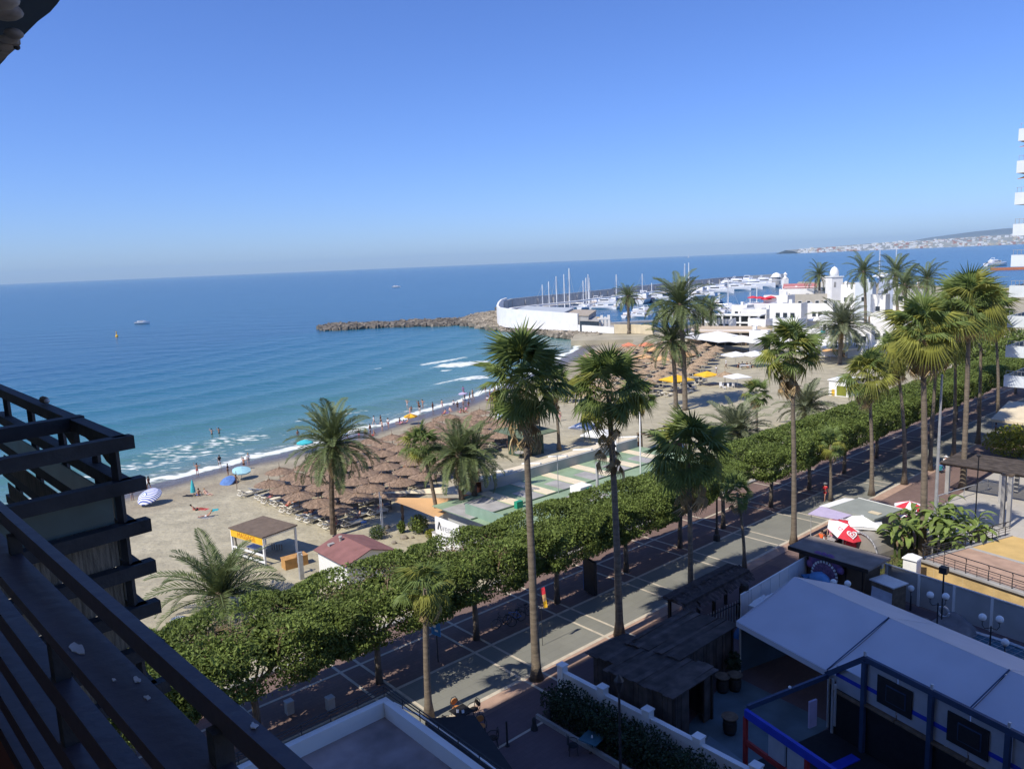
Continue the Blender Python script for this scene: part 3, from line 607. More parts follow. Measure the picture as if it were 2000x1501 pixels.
palm_at(date_palm, 1228, 652, 1227, 580, 'date palm on the marina quay beside the moored boats', zb=-.5, s=1.65, n=34, seed=39, r0=.5, r1=.4, rough=False, group='palms at the marina')
for i, (ub, vb, uc, vc, lb) in enumerate(((1300, 660, 1298, 612, 'leftmost of three quay palms behind the tall thin date palm'), (1374, 652, 1372, 604, 'middle one of the three quay palms behind the tall date palm'), (1388, 656, 1388, 606, 'rightmost of the three quay palms behind the tall date palm'), (1690, 640, 1687, 532, 'date palm over the white houses right of the domed house'), (1752, 640, 1750, 535, 'date palm right of the two tall masts over the houses'), (1810, 640, 1812, 545, 'palm crown peeping over the pink roofed house'), (1768, 660, 1768, 558, 'slim palm beside the grey-blue house with blue door'), (1600, 610, 1600, 538, 'small brown palm on the quay behind the red terraces'))):
    palm_at(date_palm, ub, vb, uc, vc, lb, zb=-.5, s=1.7 if i < 3 else 2.1, n=30, seed=50 + i, r0=.45, r1=.38, rough=False, dead=3, group='palms at the marina')
# clipped ficus trees of the promenade
def ficus_crown(seed, n=9000, L=8.7, Wd=6.3, Hh=3.3, bare=0.0, lf=.11):
    r = np.random.default_rng(seed); u = r.normal(size=(n, 3)); u /= np.linalg.norm(u, axis=1)[:, None]; p = np.sign(u) * np.abs(u) ** .5
    k = np.where(r.random(n) < .72, np.clip(1 - np.abs(r.normal(0, .07, n)), .2, 1.04), r.random(n) ** .5)
    lump = 1 + .05 * np.sin(u[:, 0] * 7 + seed) * np.sin(u[:, 1] * 6 + 2 * seed) + .04 * np.sin(u[:, 2] * 9 + u[:, 0] * 11)
    p = p / np.maximum(1, np.linalg.norm(p * np.array([.62, .62, .78]), axis=1))[:, None]
    p = p * (k * lump)[:, None] * np.array([L / 2, Wd / 2, Hh / 2]); p[:, 2] = np.where(p[:, 2] < 0, p[:, 2] * (1 - .25 * r.random(n)), p[:, 2])
    deep = np.linalg.norm(p / np.array([L / 2, Wd / 2, Hh / 2]), axis=1) < .62
    keep = np.ones(n, bool)
    if bare: keep = ~((np.sin(p[:, 0] * 1.7 + seed) * np.sin(p[:, 1] * 1.5 + seed * 2) > .35) & (p[:, 2] > .3) & (r.random(n) < bare))
    p = p[keep]; deep = deep[keep]; n = len(p)
    d = r.normal(size=(n, 3)); d[:, 2] += .2; d /= np.linalg.norm(d, axis=1)[:, None]; e = np.cross(d, r.normal(size=(n, 3))); e /= np.linalg.norm(e, axis=1)[:, None]
    sz = (lf * r.uniform(.7, 1.3, n) * np.where(deep, 2.1, 1.0))[:, None]
    v = np.concatenate([p - d * sz, p + e * sz * .42, p + d * sz, p - e * sz * .42], 1).reshape(-1, 3)
    me = bpy.data.meshes.new('ficus_crown'); me.from_pydata(v.tolist(), [], np.arange(4 * n).reshape(-1, 4).tolist()); me.materials.append(M['leaf_hedge']); return me
CR = [ficus_crown(s, 38000) for s in (1, 2, 3)]; CRB = [ficus_crown(s, 42000, bare=.45) for s in (4, 5)]; CRF = [ficus_crown(s, 24000, lf=.125) for s in (6, 7)]
def ficus_limbs(seed, twigs):
    r = random.Random(seed); b = MB(); b.tube([(0, 0, -.1), (.04, .02, 1.3), (0, .05, 2.9)], [.27, .20, .18], 8)
    for k in range(7):
        a = k * .9 + r.uniform(-.3, .3); L = r.uniform(1.3, 2.2); p1 = Vector((math.cos(a) * L * .5, math.sin(a) * L * .45, 3.5)); b.tube([(0, .05, 2.7), p1, (math.cos(a) * L, math.sin(a) * L * .85, 4.5)], [.10, .07, .03], 6)
    tw = MB()
    for k in range(twigs):
        x, y = r.uniform(-2.9, 2.9), r.uniform(-2.2, 2.2); z = 5.55 + r.uniform(-.25, .1)
        for j in range(4): tw.tube([(x, y, z - .7), (x + r.uniform(-.5, .5), y + r.uniform(-.5, .5), z + r.uniform(.2, .5)), (x + r.uniform(-.9, .9), y + r.uniform(-.9, .9), z + r.uniform(.4, .75))], [.035, .022, .008], 4)
    return b.mesh('ficus_limbs', M['bark'], True), (tw.mesh('ficus_twigs', M['twig']) if twigs else None)
LB = [ficus_limbs(s, 0) for s in (1, 2)]; LBT = [ficus_limbs(s, 26) for s in (3, 4)]
spots = [-31, -23.5, -16.2, -8.8, -1.5, 5.9, 13.4, 20.3, 26.6, 34.6, 42.0, 49.8, 58.0, 66.0, 74.5, 83.5, 92.5, 101, 110]
for i, a in enumerate(spots):
    nm = {0: 'clipped ficus tree at the near left end behind the balcony rail', 7: 'clipped ficus tree at the gap by the iron street lamp', 8: 'small rounded ficus tree standing alone in the gap of the hedge row', 9: 'first clipped ficus tree of the far hedge after the gap'}.get(i)
    if not nm: nm = ('clipped ficus street tree, %s from the balcony along the promenade' if i < 9 else 'far clipped ficus street tree, %s counted from the balcony end') % ORD[i]
    t = thing('ficus_tree', nm, 'tree', W(a, 5.7 + (.012 * max(0, a - 40)), 0), ANG + (math.pi if i % 2 else 0), 'clipped ficus trees along the promenade')
    bare = i < 5; lb = (LBT if bare else LB)[i % 2]; put('trunk', lb[0], t)
    if lb[1]: put('twig', lb[1], t)
    cr = (CRB[i % 2] if bare else CR[i % 3] if i < 9 else CRF[i % 2])
    c = put('crown', cr, t, loc=(0, (.35 if i % 2 == 0 else -.35), 4.95)); s = {7: .86, 8: .62}.get(i, 1.0)
    if i < 4: c.scale = (1.04, 1.10, 1.0)
    elif i in (7, 8): c.scale = (s * .9, s, s)
    elif i >= 9: c.scale = (1.12, 1.0, 1.0)
# leafy shrubs
def shrub_mesh(name, m, n, r3, lf, seed=0, ground=True):
    r = np.random.default_rng(seed); u = r.normal(size=(n, 3)); u /= np.linalg.norm(u, axis=1)[:, None]; p = u * (r.random(n) ** .4)[:, None] * np.array(r3); p[:, 2] += r3[2] if ground else 0
    d = r.normal(size=(n, 3)); d[:, 2] += .5; d /= np.linalg.norm(d, axis=1)[:, None]; e = np.cross(d, r.normal(size=(n, 3))); e /= np.linalg.norm(e, axis=1)[:, None]; sz = lf * r.uniform(.6, 1.3, n)[:, None]
    v = np.concatenate([p - d * sz, p + e * sz * .4, p + d * sz, p - e * sz * .4], 1).reshape(-1, 3); me = bpy.data.meshes.new(name); me.from_pydata(v.tolist(), [], np.arange(4 * n).reshape(-1, 4).tolist()); me.materials.append(m); return me
def shrub(label, p, m, n, r3, lf, seed=0, cat='shrub', name='shrub'):
    t = thing(name, label, cat, p); put('foliage', shrub_mesh('shrub_leaves', m, n, r3, lf, seed), t); MB().tube([(0, 0, -.1), (0.03, 0, r3[2])], [.05, .03], 6).build('stem', M['bark'], t); return t
shrub('olive shrub in the small rock garden behind the red-roofed hut', GS(738, 1052), M['leaf_shrub'], 500, (.8, .7, .7), .12, 1)
shrub('leafy green bush beside the leaning palm and white sign box', GS(818, 1040), M['leaf_hedge'], 900, (1.0, .8, .9), .14, 2)
shrub('bright yellow flowering bush at the foot of the white sign box', GS(842, 1050), M['leaf_yellow'], 500, (.6, .5, .4), .10, 3)
shrub('spiky green plant between stones of the rock garden', GS(785, 1040), M['leaf_hedge'], 260, (.35, .35, .6), .22, 4)
shrub('large yellow-green bush right of the wooden pergola', G(1992, 893, 0), M['leaf_yellow'], 2600, (4.2, 2.4, 1.9), .22, 5)
shrub('glossy green shrub seen down through the balcony slats', G(165, 1440, 0), M['leaf_hedge'], 1100, (1.4, 1.1, .8), .12, 6)
shrub('low dark shrub near the red cloth below the balcony', G(345, 1360, 0), M['leaf_hedge'], 700, (1.0, 1.0, .6), .12, 7)
shrub('low green shrub on the grass under the banana clump', W(27.2, -9.6, .1), M['leaf_hedge'], 500, (.7, .6, .5), .14, 8)
# banana clump
def banana_leaf(seed):
    r = random.Random(seed); b = MB(); K = 9; L = 2.0; a = 0; p = Vector((0, 0, 0)); rows = []
    for i in range(K + 1):
        t = i / K; wd = .02 if t < .18 else .25 * math.sin(math.pi * min(1, (t - .18) / .82 * .93 + .07)) ** .55
        rows.append((p.copy(), wd, a)); a -= .16 + .04 * i * .5; p = p + Vector((math.cos(a), 0, math.sin(a))) * (L / K)
    for q, wd, a in rows:
        k = r.uniform(-.05, .05); b.v += [(q.x, -wd, q.z + wd * .35 + k), (q.x, 0, q.z), (q.x, wd, q.z + wd * .35 - k)]
    for i in range(K): b.f += [(3 * i, 3 * i + 3, 3 * i + 4, 3 * i + 1), (3 * i + 1, 3 * i + 4, 3 * i + 5, 3 * i + 2)]
    return b.mesh('banana_leaf', M['leaf_banana'])
BL = [banana_leaf(s) for s in range(3)]
for j, (a, b_, h, lb) in enumerate(((29.5, -8.4, 2.4, 'banana plant in front left of the clump beside the ice-cream kiosk'), (31.6, -10.0, 3.1, 'tallest banana plant in the middle of the clump'), (32.5, -8.2, 2.6, 'banana plant at the back of the clump near the road'), (33.0, -12.2, 2.5, 'banana plant at the right end of the clump by the paving'), (30.0, -11.6, 2.2, 'banana plant leaning over the terrace railing'), (34.0, -10.2, 2.8, 'banana plant at the far right back of the clump'))):
    t = thing('banana_plant', lb, 'banana plant', W(a, b_, .1), 0, 'banana plants by the kiosk'); h *= 1.6; r = random.Random(80 + j)
    for s_ in range(3):
        x, y = r.uniform(-.5, .5), r.uniform(-.5, .5); hh = h * r.uniform(.6, 1); MB().tube([(x, y, -.1), (x * 1.2, y * 1.2, hh * .7)], [.11, .07], 7).build('stem', M['leaf_shrub'], t)
        for i in range(16):
            mw = leaf_xf(i * 2.4 + r.uniform(-.4, .4), R(r.uniform(38, 88)), 0, r.uniform(.55, .95), r.uniform(-.4, .4), .05); mw.translation += Vector((x * 1.2, y * 1.2, hh * r.uniform(.45, .92))); put('leaf', r.choice(BL), t, mw=mw)
M['grass'] = mat('dry_lawn_grass', (.13, .15, .05), .9, .3, 3, island=.35)
v = []; fc = []
for i in range(5200):
    a, b_ = random.gauss(27.2, 2.2), random.gauss(-8.0, 1.1)
    if not (23.3 < a < 33 and -10.7 < b_ < -5.8): continue
    p = W(a, b_, .10); an = random.uniform(0, 6.28); h = random.uniform(.08, .2); n = len(v); v += [(p.x - .03 * math.cos(an), p.y - .03 * math.sin(an), p.z), (p.x + .03 * math.cos(an), p.y + .03 * math.sin(an), p.z), (p.x + random.uniform(-.08, .08), p.y + random.uniform(-.08, .08), p.z + h)]; fc.append((n, n + 1, n + 2))
me = bpy.data.meshes.new('lawn_grass'); me.from_pydata(v, [], fc); me.materials.append(M['grass']); tag(put('grass', me), 'patchy lawn grass beside the ice-cream kiosk', 'grass', kind='stuff')
# ================================================================== BEACH
def thatch_mesh(name, m, r=1.55, h=.72, n=60, seed=0, layers=3):
    rr_ = random.Random(seed); b = MB()
    for l in range(layers):
        r0 = r * (l / layers) * .92; r1 = r * ((l + 1) / layers) + (.06 if l < layers - 1 else 0); z0 = h * (1 - l / layers) + .03; z1 = h * (1 - (l + 1) / layers) - .05
        for k in range(n):
            a0, a1 = 2 * math.pi * k / n, 2 * math.pi * (k + 1.15) / n; q = rr_.uniform(.94, 1.05); dz = rr_.uniform(-.03, .03)
            b.add([(r0 * math.cos(a0), r0 * math.sin(a0), z0 + dz), (r0 * math.cos(a1), r0 * math.sin(a1), z0 - dz), (r1 * q * math.cos(a1), r1 * q * math.sin(a1), z1 + dz), (r1 * q * math.cos(a0), r1 * q * math.sin(a0), z1)], [(0, 1, 2, 3)])
    b.lathe([(.16, h - .02), (.10, h + .10), (.03, h + .16)], n=8)
    return b.mesh(name, m)
def make_straw(far):
    t = thing('straw_parasol', 'x', 'parasol', (0, 0, 0)); MB().tube([(0, 0, -.2), (0, 0, 2.1)], .045, 7).build('pole', M['pole'], t)
    MB().tube([(0, 0, 2.1), (0, 0, 2.85)], [.03, .018], 6).build('spike', M['pole'], t)
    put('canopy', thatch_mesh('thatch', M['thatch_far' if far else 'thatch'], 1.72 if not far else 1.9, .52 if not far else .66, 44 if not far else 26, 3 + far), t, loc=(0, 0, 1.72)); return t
def make_bed(name, pm, back=35, frame=True):
    t = thing(name, 'x', 'lounger', (0, 0, 0)); b = MB(); w = .62
    for sx in (-1, 1):
        b.bar((sx * w / 2, -.95, .30), (sx * w / 2, .95, .30), .06, .07)
        for y in (-.8, .55): b.bar((sx * w / 2, y - .10, 0), (sx * w / 2, y + .04, .30), .06, .05)
    for y in (-.95, .0, .95): b.bar((-w / 2, y, .30), (w / 2, y, .30), .06, .05)
    bk = R(back); y0 = .18; b.bar((-w / 2, y0, .33), (-w / 2, y0 + .8 * math.cos(bk), .33 + .8 * math.sin(bk)), .05, .05); b.bar((w / 2, y0, .33), (w / 2, y0 + .8 * math.cos(bk), .33 + .8 * math.sin(bk)), .05, .05)
    b.bar((-w / 2, y0 + .5 * math.cos(bk), .33 + .5 * math.sin(bk)), (-w / 2, .9, .3), .04, .04); b.bar((w / 2, y0 + .5 * math.cos(bk), .33 + .5 * math.sin(bk)), (w / 2, .9, .3), .04, .04)
    b.build('frame', M['bed_white'], t)
    s = MB(); s.box((0, -.40, .365), (w - .04, 1.12, .07)); s.build('seat', pm, t)
    s = MB(); s.box((0, y0 + .4 * math.cos(bk), .38 + .4 * math.sin(bk)), (w - .04, .82, .07), M=Matrix.Rotation(bk, 3, 'X')); s.build('backrest', pm, t); return t
st0 = make_straw(0); stf = make_straw(1)
bed_c = make_bed('sun_lounger', M['bed_pad'], 32); bed_g = make_bed('sun_lounger', M['bed_grey'], 22); bed_n = make_bed('sun_lounger', M['bed_navy'], 38)
used = set()
def once(root, loc, rz, label, group, scale=None):
    if root.name not in used:
        used.add(root.name); root.location = loc; root.rotation_euler = (0, 0, rz); root['label'] = label; root['group'] = group
        if scale: root.scale = (scale,) * 3
        return root
    return dup(root, loc, rz, label, group, scale)
def onsand(a, b): p = W(a, b); return Vector((p.x, p.y, sand_z(p.x, p.y)))
# packed block: rows run from the promenade towards the sea
BEDR = ANG + math.pi / 2 + R(8)
rows = []
for i in range(13):
    a = 4.4 + i * 3.2; lo = float(np.interp(a, [4, 11, 17, 27, 35, 43], [35, 35.4, 38, 43.6, 47, 51])); hi = float(np.interp(a, [4, 7, 12, 22, 31, 40, 43], [52.5, 53.7, 56.8, 60.6, 61.6, 64.6, 65.3]))
    n = int((hi - lo) / 3.75) + 1; row = []
    for j in range(n):
        b_ = lo + j * 3.75 + (1.2 if i % 2 else 0); row.append((a + random.uniform(-.25, .25), b_ + random.uniform(-.3, .3)))
    rows.append(row)
for i, row in enumerate(rows):
    for j, (a, b_) in enumerate(row):
        k = len(row) - 1 - j
        once(st0, onsand(a, b_) + Vector((0, 0, random.uniform(-.12, .05))), random.uniform(0, 6), 'straw parasol, %s from the sea in the %s row counted from the massage gazebo' % (ORD[k], ORD[i]), 'straw parasols packed behind the lone date palm')
        for s_, sd_ in ((-.55, 'left'), (.55, 'right')):
            if random.random() < .82 or i == 0:
                m_ = bed_c if random.random() < .68 else bed_g
                p = onsand(a - .55 + s_ * .12, b_ + s_ * 1.05 + .25); once(m_, p, BEDR - math.pi / 2 + R(random.uniform(-6, 6)) + math.pi * .5, '%s lounger, %s side under %s parasol from sea in %s straw row' % ('cream' if m_ is bed_c else 'grey-padded', 'seaward' if s_ > 0 else 'landward', ORD[k], ORD[i]), 'loungers under the packed straw parasols')
# free standing loungers at the near edge of the block
for (u, v, kind, dr, lb) in ((484, 968, 0, 0, 'cream lounger at the seaward end of the nearest row, empty'), (505, 962, 1, 0, 'blue-topped lounger beside the empty seaward cream one'), (530, 982, 0, 5, 'lounger with reddish sunbather under the near parasol edge'), (566, 999, 0, 4, 'lounger with two pink sunbathers on near edge of block'), (600, 1014, 1, 0, 'grey-padded lounger in the near tight pair'), (615, 1019, 1, 3, 'grey-padded lounger on the right of the near tight pair'), (688, 1027, 0, -6, 'cream lounger next to the small blue table by the date palm'), (738, 1005, 0, -4, 'cream lounger behind the red-roofed hut beside the orange sail'), (700, 1012, 1, 0, 'lounger in shade between the palm and the orange sail')):
    p = GS(u, v); once((bed_c, bed_g)[kind], p, BEDR + R(dr), lb, 'loungers on the near edge of the beach', 1.15)
# parasols by the lifeguard tower
for i, (u, v) in enumerate(((880, 822), (941, 828), (975, 852), (1000, 842), (1010, 828), (938, 812))):
    once(st0, GS(u, v + 14), i, 'straw parasol, %s from the left in the loose cluster before the lifeguard tower' % ORD[i], 'straw parasols beside the lifeguard tower')
# far field
FB = []; FP = [(1128, 690), (1185, 655), (1300, 662), (1405, 690), (1400, 722), (1372, 745), (1296, 768), (1150, 812), (1105, 790), (1150, 735)]
def inpoly(u, v, P):
    c = False
    for i in range(len(P)):
        a, d = P[i], P[i - 1]
        if (a[1] > v) != (d[1] > v) and u < (d[0] - a[0]) * (v - a[1]) / (d[1] - a[1]) + a[0]: c = not c
    return c
for i in range(16):
    for j in range(16):
        a = 62 + i * 5.0; b_ = 30 + j * 4.7 + (1.6 if i % 2 else 0); p = onsand(a, b_); u, v = PX(p)
        if inpoly(u, v, FP) and -shore_dist([(p.x, p.y)])[0] > 10: FB.append((i, j, p))
for i, j, p in FB:
    once(stf, p, random.uniform(0, 6), 'far tan straw parasol, %s from land in the %s far row' % (ORD[j], ORD[i]), 'far straw parasols near the marina')
    for s_ in (-1.1, 1.1):
        if random.random() < .75:
            m_ = bed_n if random.random() < .6 else bed_g; q = p + Vector((E2[0] * s_, E2[1] * s_, 0)); once(m_, q, BEDR, '%s lounger, %s side of %s parasol from land in %s far row' % ('navy' if m_ is bed_n else 'grey', 'seaward' if s_ > 0 else 'landward', ORD[j], ORD[i]), 'far loungers near the marina')
for i, (u, v, c) in enumerate(((1260, 745, 0), (1318, 762, 0), (1345, 768, 1), (1365, 752, 2), (1290, 772, 0), (1306, 774, 0), (1372, 745, 2), (1352, 760, 2), (1390, 704, 1), (1400, 690, 1), (1330, 752, 2), (1338, 758, 1))):
    once((bed_c, bed_g, bed_n)[c], GS(u, v), BEDR, '%s lounger, %s in the line edging the far parasols' % (('cream', 'grey', 'navy')[c], ORD[i]), 'loungers along the edge of the far parasols', 1.15)
# cloth parasols
def cloth_parasol(label, p, r, h, m, n=8, rise=.5, pole=M['alu'], name='cloth_parasol', tilt=None, m2=None, cat='parasol', flap=.16):
    t = thing(name, label, cat, p); b = MB(); c0 = (0, 0, h + rise); vs = [c0]
    for rr2, z in ((r * .55, h + rise * .52), (r, h), (r * 1.0, h - flap)):
        for k in range(n * 2):
            a = 2 * math.pi * k / (n * 2); q = rr2 * (1 if k % 2 == 0 else .965); vs.append((q * math.cos(a), q * math.sin(a), z + (0 if k % 2 == 0 else .02)))
    N2 = n * 2; fs = [(0, 1 + k, 1 + (k + 1) % N2) for k in range(N2)] + [(1 + i * N2 + k, 1 + (i + 1) * N2 + k, 1 + (i + 1) * N2 + (k + 1) % N2, 1 + i * N2 + (k + 1) % N2) for i in range(2) for k in range(N2)]
    b.add(vs, fs)
    if m2: b.m = [((k // 2) % 2) for k in range(N2)] + [((k // 2) % 2) for i in range(2) for k in range(N2)]
    o = b.build('canopy', [m, m2] if m2 else m, t); MB().tube([(0, 0, -.15), (0, 0, h + rise + .08)], .03, 7).build('pole', pole, t)
    if tilt: t.rotation_euler = tilt
    return t
def square_parasol(label, p, w, h, m, rise=.55, rz=0.0, d=None, group=None):
    t = thing('square_parasol', label, 'parasol', p, rz, group); b = MB(); x, y = w / 2, (d or w) / 2
    vs = [(0, 0, h + rise), (-x, -y, h), (x, -y, h), (x, y, h), (-x, y, h), (-x, -y, h - .16), (x, -y, h - .16), (x, y, h - .16), (-x, y, h - .16), (0, -y * 1, h + .05), (x, 0, h + .05), (0, y, h + .05), (-x, 0, h + .05)]
    b.add(vs, [(0, 1, 9), (0, 9, 2), (0, 2, 10), (0, 10, 3), (0, 3, 11), (0, 11, 4), (0, 4, 12), (0, 12, 1), (1, 5, 6, 2), (2, 6, 7, 3), (3, 7, 8, 4), (4, 8, 5, 1)])
    b.build('canopy', m, t); MB().tube([(0, 0, -.1), (0, 0, h + rise)], .035, 7).build('pole', M['alu'], t); return t
# blue-and-white striped round parasol with emblem lying tilted towards the sea
t = thing('striped_parasol', 'blue and white striped beach parasol with a round blue emblem, tilted on the sand', 'parasol', GS(294, 985)); M['stripe'] = mat('blue_white_striped_cloth', (.72, .72, .74), .8, .03, 1)
nt = M['stripe'].node_tree; wv = nt.nodes.new('ShaderNodeTexWave'); wv.wave_type = 'BANDS'; wv.bands_direction = 'Y'; wv.inputs['Scale'].default_value = 1.35; tc = nt.nodes.new('ShaderNodeTexCoord'); nt.links.new(tc.outputs['Object'], wv.inputs['Vector']); rp = nt.nodes.new('ShaderNodeValToRGB'); rp.color_ramp.interpolation = 'CONSTANT'; rp.color_ramp.elements[0].color = (.10, .15, .45, 1); rp.color_ramp.elements[1].color = (.76, .76, .78, 1); rp.color_ramp.elements[1].position = .42; nt.links.new(wv.outputs['Fac'], rp.inputs['Fac']); nt.links.new(rp.outputs['Color'], nt.nodes['Principled BSDF'].inputs['Base Color'])
b = MB(); b.lathe([(1.38, -.10), (1.38, .0), (1.12, .36), (.74, .56), (.32, .68), (.02, .71)], n=20); c = b.build('canopy', M['stripe'], t, loc=(0, 0, .95)); c.rotation_euler = (R(24), R(-6), R(-14))
b = MB(); b.lathe([(.34, .0), (.33, .012)], n=14); b.mi = 1; b.lathe([(.24, .012), (.23, .016)], n=14); b.mi = 0; b.box((0, 0, .02), (.26, .09, .008)); e = b.build('emblem', [M['canvas_blue'], M['c_white']], c, loc=(-.10, -.42, .64)); e.rotation_euler = (R(24), R(-6), 0)
MB().tube([(0, .1, -.2), (.2, .5, 1.25)], .025, 6).build('pole', M['alu'], t)
cloth_parasol('blue domed parasol lying on its side near the water', GS(449, 943) - Vector((0, 0, .3)), 1.0, .75, M['canvas_blue'], 8, .45, tilt=(R(28), R(-14), 0))
cloth_parasol('pale turquoise parasol shading a sitting woman by the sea', GS(472, 935), 1.15, 1.25, mat('pale_aqua_canvas', (.35, .60, .66), .7, .06, 2), 8, .3, tilt=(R(10), R(8), 0))
cloth_parasol('turquoise parasol behind the fronds of the lone date palm', GS(597, 883), 1.2, 1.5, M['canvas_teal'], 8, .42)
cloth_parasol('yellow fringed parasol at the waterline end of the straw block', GS(803, 829), 1.15, 1.45, M['canvas_yellow'], 8, .45, m2=mat('dark_gold_canvas', (.45, .23, .03), .8, .1, 2))
cloth_parasol('small lilac parasol at the waterline beyond the bathers', GS(905, 782), .9, 1.4, M['canvas_lilac'], 8, .3)
cloth_parasol('pale blue parasol half hidden behind the date palm at the water', GS(668, 866), 1.0, 1.5, mat('ice_blue_canvas', (.45, .60, .70), .7, .06, 2), 8, .3)
t = thing('closed_parasol', 'closed turquoise parasol standing beside sunbathers on the sand', 'parasol', GS(378, 968)); MB().tube([(0, 0, 0), (0, 0, 2.0)], .025, 6).build('pole', M['alu'], t); b = MB(); b.lathe([(.30, .45), (.26, .9), (.16, 1.5), (.05, 1.95)], n=9); b.build('canopy', M['canvas_teal'], t)
t = thing('parasol_pole', 'bare thin parasol pole stuck in the sand by the first loungers', 'pole', GS(463, 956)); MB().tube([(0, 0, -.1), (.05, .05, 2.3)], .035, 6).build('shaft', M['pole'], t)
# two yellow, one white, one straw parasol on the open far sand and the square white ones
square_parasol('yellow square parasol on open sand beside a low straw one', GS(1381, 752), 3.6, 2.0, M['canvas_yellow'], .75, .4)
square_parasol('yellow parasol behind the twin thin palm trunks', GS(1322, 766), 4.6, 2.4, M['canvas_yellow'], .9, .5)
square_parasol('white square parasol shading white chairs on open sand', GS(1440, 756), 3.7, 2.0, M['canvas_white'], .6, .3)
once(stf, GS(1416, 752), 0, 'low straw parasol between the yellow and white square parasols', 'far straw parasols near the marina', 1.1)
square_parasol('left white square parasol over the dining table on the sand', GS(1437, 716), 4.6, 2.6, M['canvas_white'], .8, .3)
square_parasol('right white square parasol over the dining table on the sand', GS(1474, 716), 4.8, 2.7, M['canvas_white'], .8, .3)
for i, (u, v) in enumerate(((1228, 690), (1262, 690), (1258, 716), (1292, 720), (1340, 712), (1275, 700))):
    square_parasol('dusty orange parasol, %s in the line amid far straw parasols' % ORD[i], GS(u, v), 3.4, 2.2, M['canvas_orange'] if i > 1 else mat('coral_canvas%d' % i, (.62, .22, .12), .8, .1, 2), .8, i)
# towels
def towel(label, p, m, rz=0, w=.8, l=1.7):
    b = MB(); K = 6; L2 = 4
    for i in range(K + 1):
        for j in range(L2 + 1): b.v.append((-w / 2 + w * j / L2, -l / 2 + l * i / K, .025 + .02 * math.sin(i * 2.1 + j * 1.7)))
    for i in range(K):
        for j in range(L2): q = i * (L2 + 1) + j; b.f.append((q, q + 1, q + L2 + 2, q + L2 + 1))
    o = b.build('beach_towel', m, None, p); o.rotation_euler = (0, 0, rz); return tag(o, label, 'towel')
towel('red towel under the reclining man on the near sand', GS(392, 994), M['c_red'], 1.2); towel('grey towel under the sunbather lying nearest the gazebo', GS(402, 1010), M['c_grey'], 1.2)
towel('dark towel beside the closed turquoise parasol', GS(372, 968), M['c_black'], 1.3); towel('teal towel crumpled by the lying sunbather head', GS(420, 996), M['c_teal'], .4, .7, 1.0)
towel('pink towel among bathers near the yellow parasol', GS(785, 825), M['c_pink'], .5); towel('purple towel on the sand before the standing group', GS(872, 806), M['c_purple'], .8); towel('blue and white towel beside the woman near the tower', GS(985, 822), M['c_blue'], 1.0)
t = thing('beach_shelter', 'white-blue tilted cloth sunshade near the lifeguard tower', 'sunshade', GS(983, 822)); MB().slab([(-.9, -.2, .1), (.9, -.2, .1), (.9, .7, 1.2), (-.9, .7, 1.2)], .03).build('cloth', mat('pale_blue_cloth', (.50, .58, .78), .8, .05, 2), t); MB().tube([(-.9, .7, 0), (-.9, .7, 1.2)], .02, 5).build('pole', M['alu'], t)
# small blue plastic table
t = thing('side_table', 'small blue plastic table beside the cream lounger by the palm', 'table', GS(711, 1028)); b = MB(); b.lathe([(.30, .46), (.30, .50)], n=12); b.build('top', M['canvas_blue'], t)
for k in range(4): MB().tube([(.2 * math.cos(k * 1.57), .2 * math.sin(k * 1.57), .46), (.26 * math.cos(k * 1.57), .26 * math.sin(k * 1.57), 0)], .02, 5).build('leg', M['canvas_blue'], t)
# massage gazebo
ga_, gb_ = -4.0, 32.5; gz = onsand(ga_, gb_).z
t = thing('massage_gazebo', 'white framed massage gazebo with brown flat roof and yellow banner on the sand', 'gazebo', W(ga_, gb_, gz), ANG + R(12)); gw, gd, gh = 3.3, 4.6, 2.6
for x in (-1, 1):
    for y in (-1, 1): MB().bar((x * gw / 2, y * gd / 2, -.2), (x * gw / 2, y * gd / 2, gh), .16, .16).build('post', M['white'], t)
b = MB(); b.box((0, 0, gh + .05), (gw + .35, gd + .35, .10)); b.build('roof', M['roof_brown'], t)
for y in (-1, 1): MB().bar((-gw / 2, y * gd / 2, gh - .12), (gw / 2, y * gd / 2, gh - .12), .08, .14).build('beam', M['white'], t)
for z in (.35, .95): MB().bar((-gw / 2, -gd / 2, z), (-gw / 2, gd / 2, z), .12, .13).build('rail', M['white'], t)
b = MB(); b.box((-gw / 2 - .09, -.02, gh - .36), (.03, gd, .62)); bn = b.build('banner', M['canvas_yellow'], t)
def text(s, size, m, parent, loc, rot, name='lettering', ext=.004, ax='CENTER'):
    cu = bpy.data.curves.new('lettering', 'FONT'); cu.body = s; cu.size = size; cu.align_x = ax; cu.align_y = 'CENTER'; cu.extrude = ext; cu.materials.append(m)
    tmp = bpy.data.objects.new('tmp', cu); C.objects.link(tmp); dg = bpy.context.evaluated_depsgraph_get(); me = bpy.data.meshes.new_from_object(tmp.evaluated_get(dg)); bpy.data.objects.remove(tmp)
    o = put(name, me, parent, loc); o.rotation_euler = rot; return o
M['ochre'] = mat('orange_print', (.55, .20, .02), .8, .05, 3)
text('MASSAGE', .62, M['ochre'], bn, (-gw / 2 - .115, -.02, gh - .36), (R(90), 0, R(-90)))
MB().box((-.2, .9, .62), (.75, 2.0, .12)).build('massage_bed', mat('white_blue_sheet', (.62, .64, .74), .8, .06, 2), t)
for x, y in ((-.5, .1), (.1, .1), (-.5, 1.7), (.1, 1.7)): MB().bar((x, y, -.1), (x, y, .56), .06, .06).build('leg', M['metal_dark'], t)
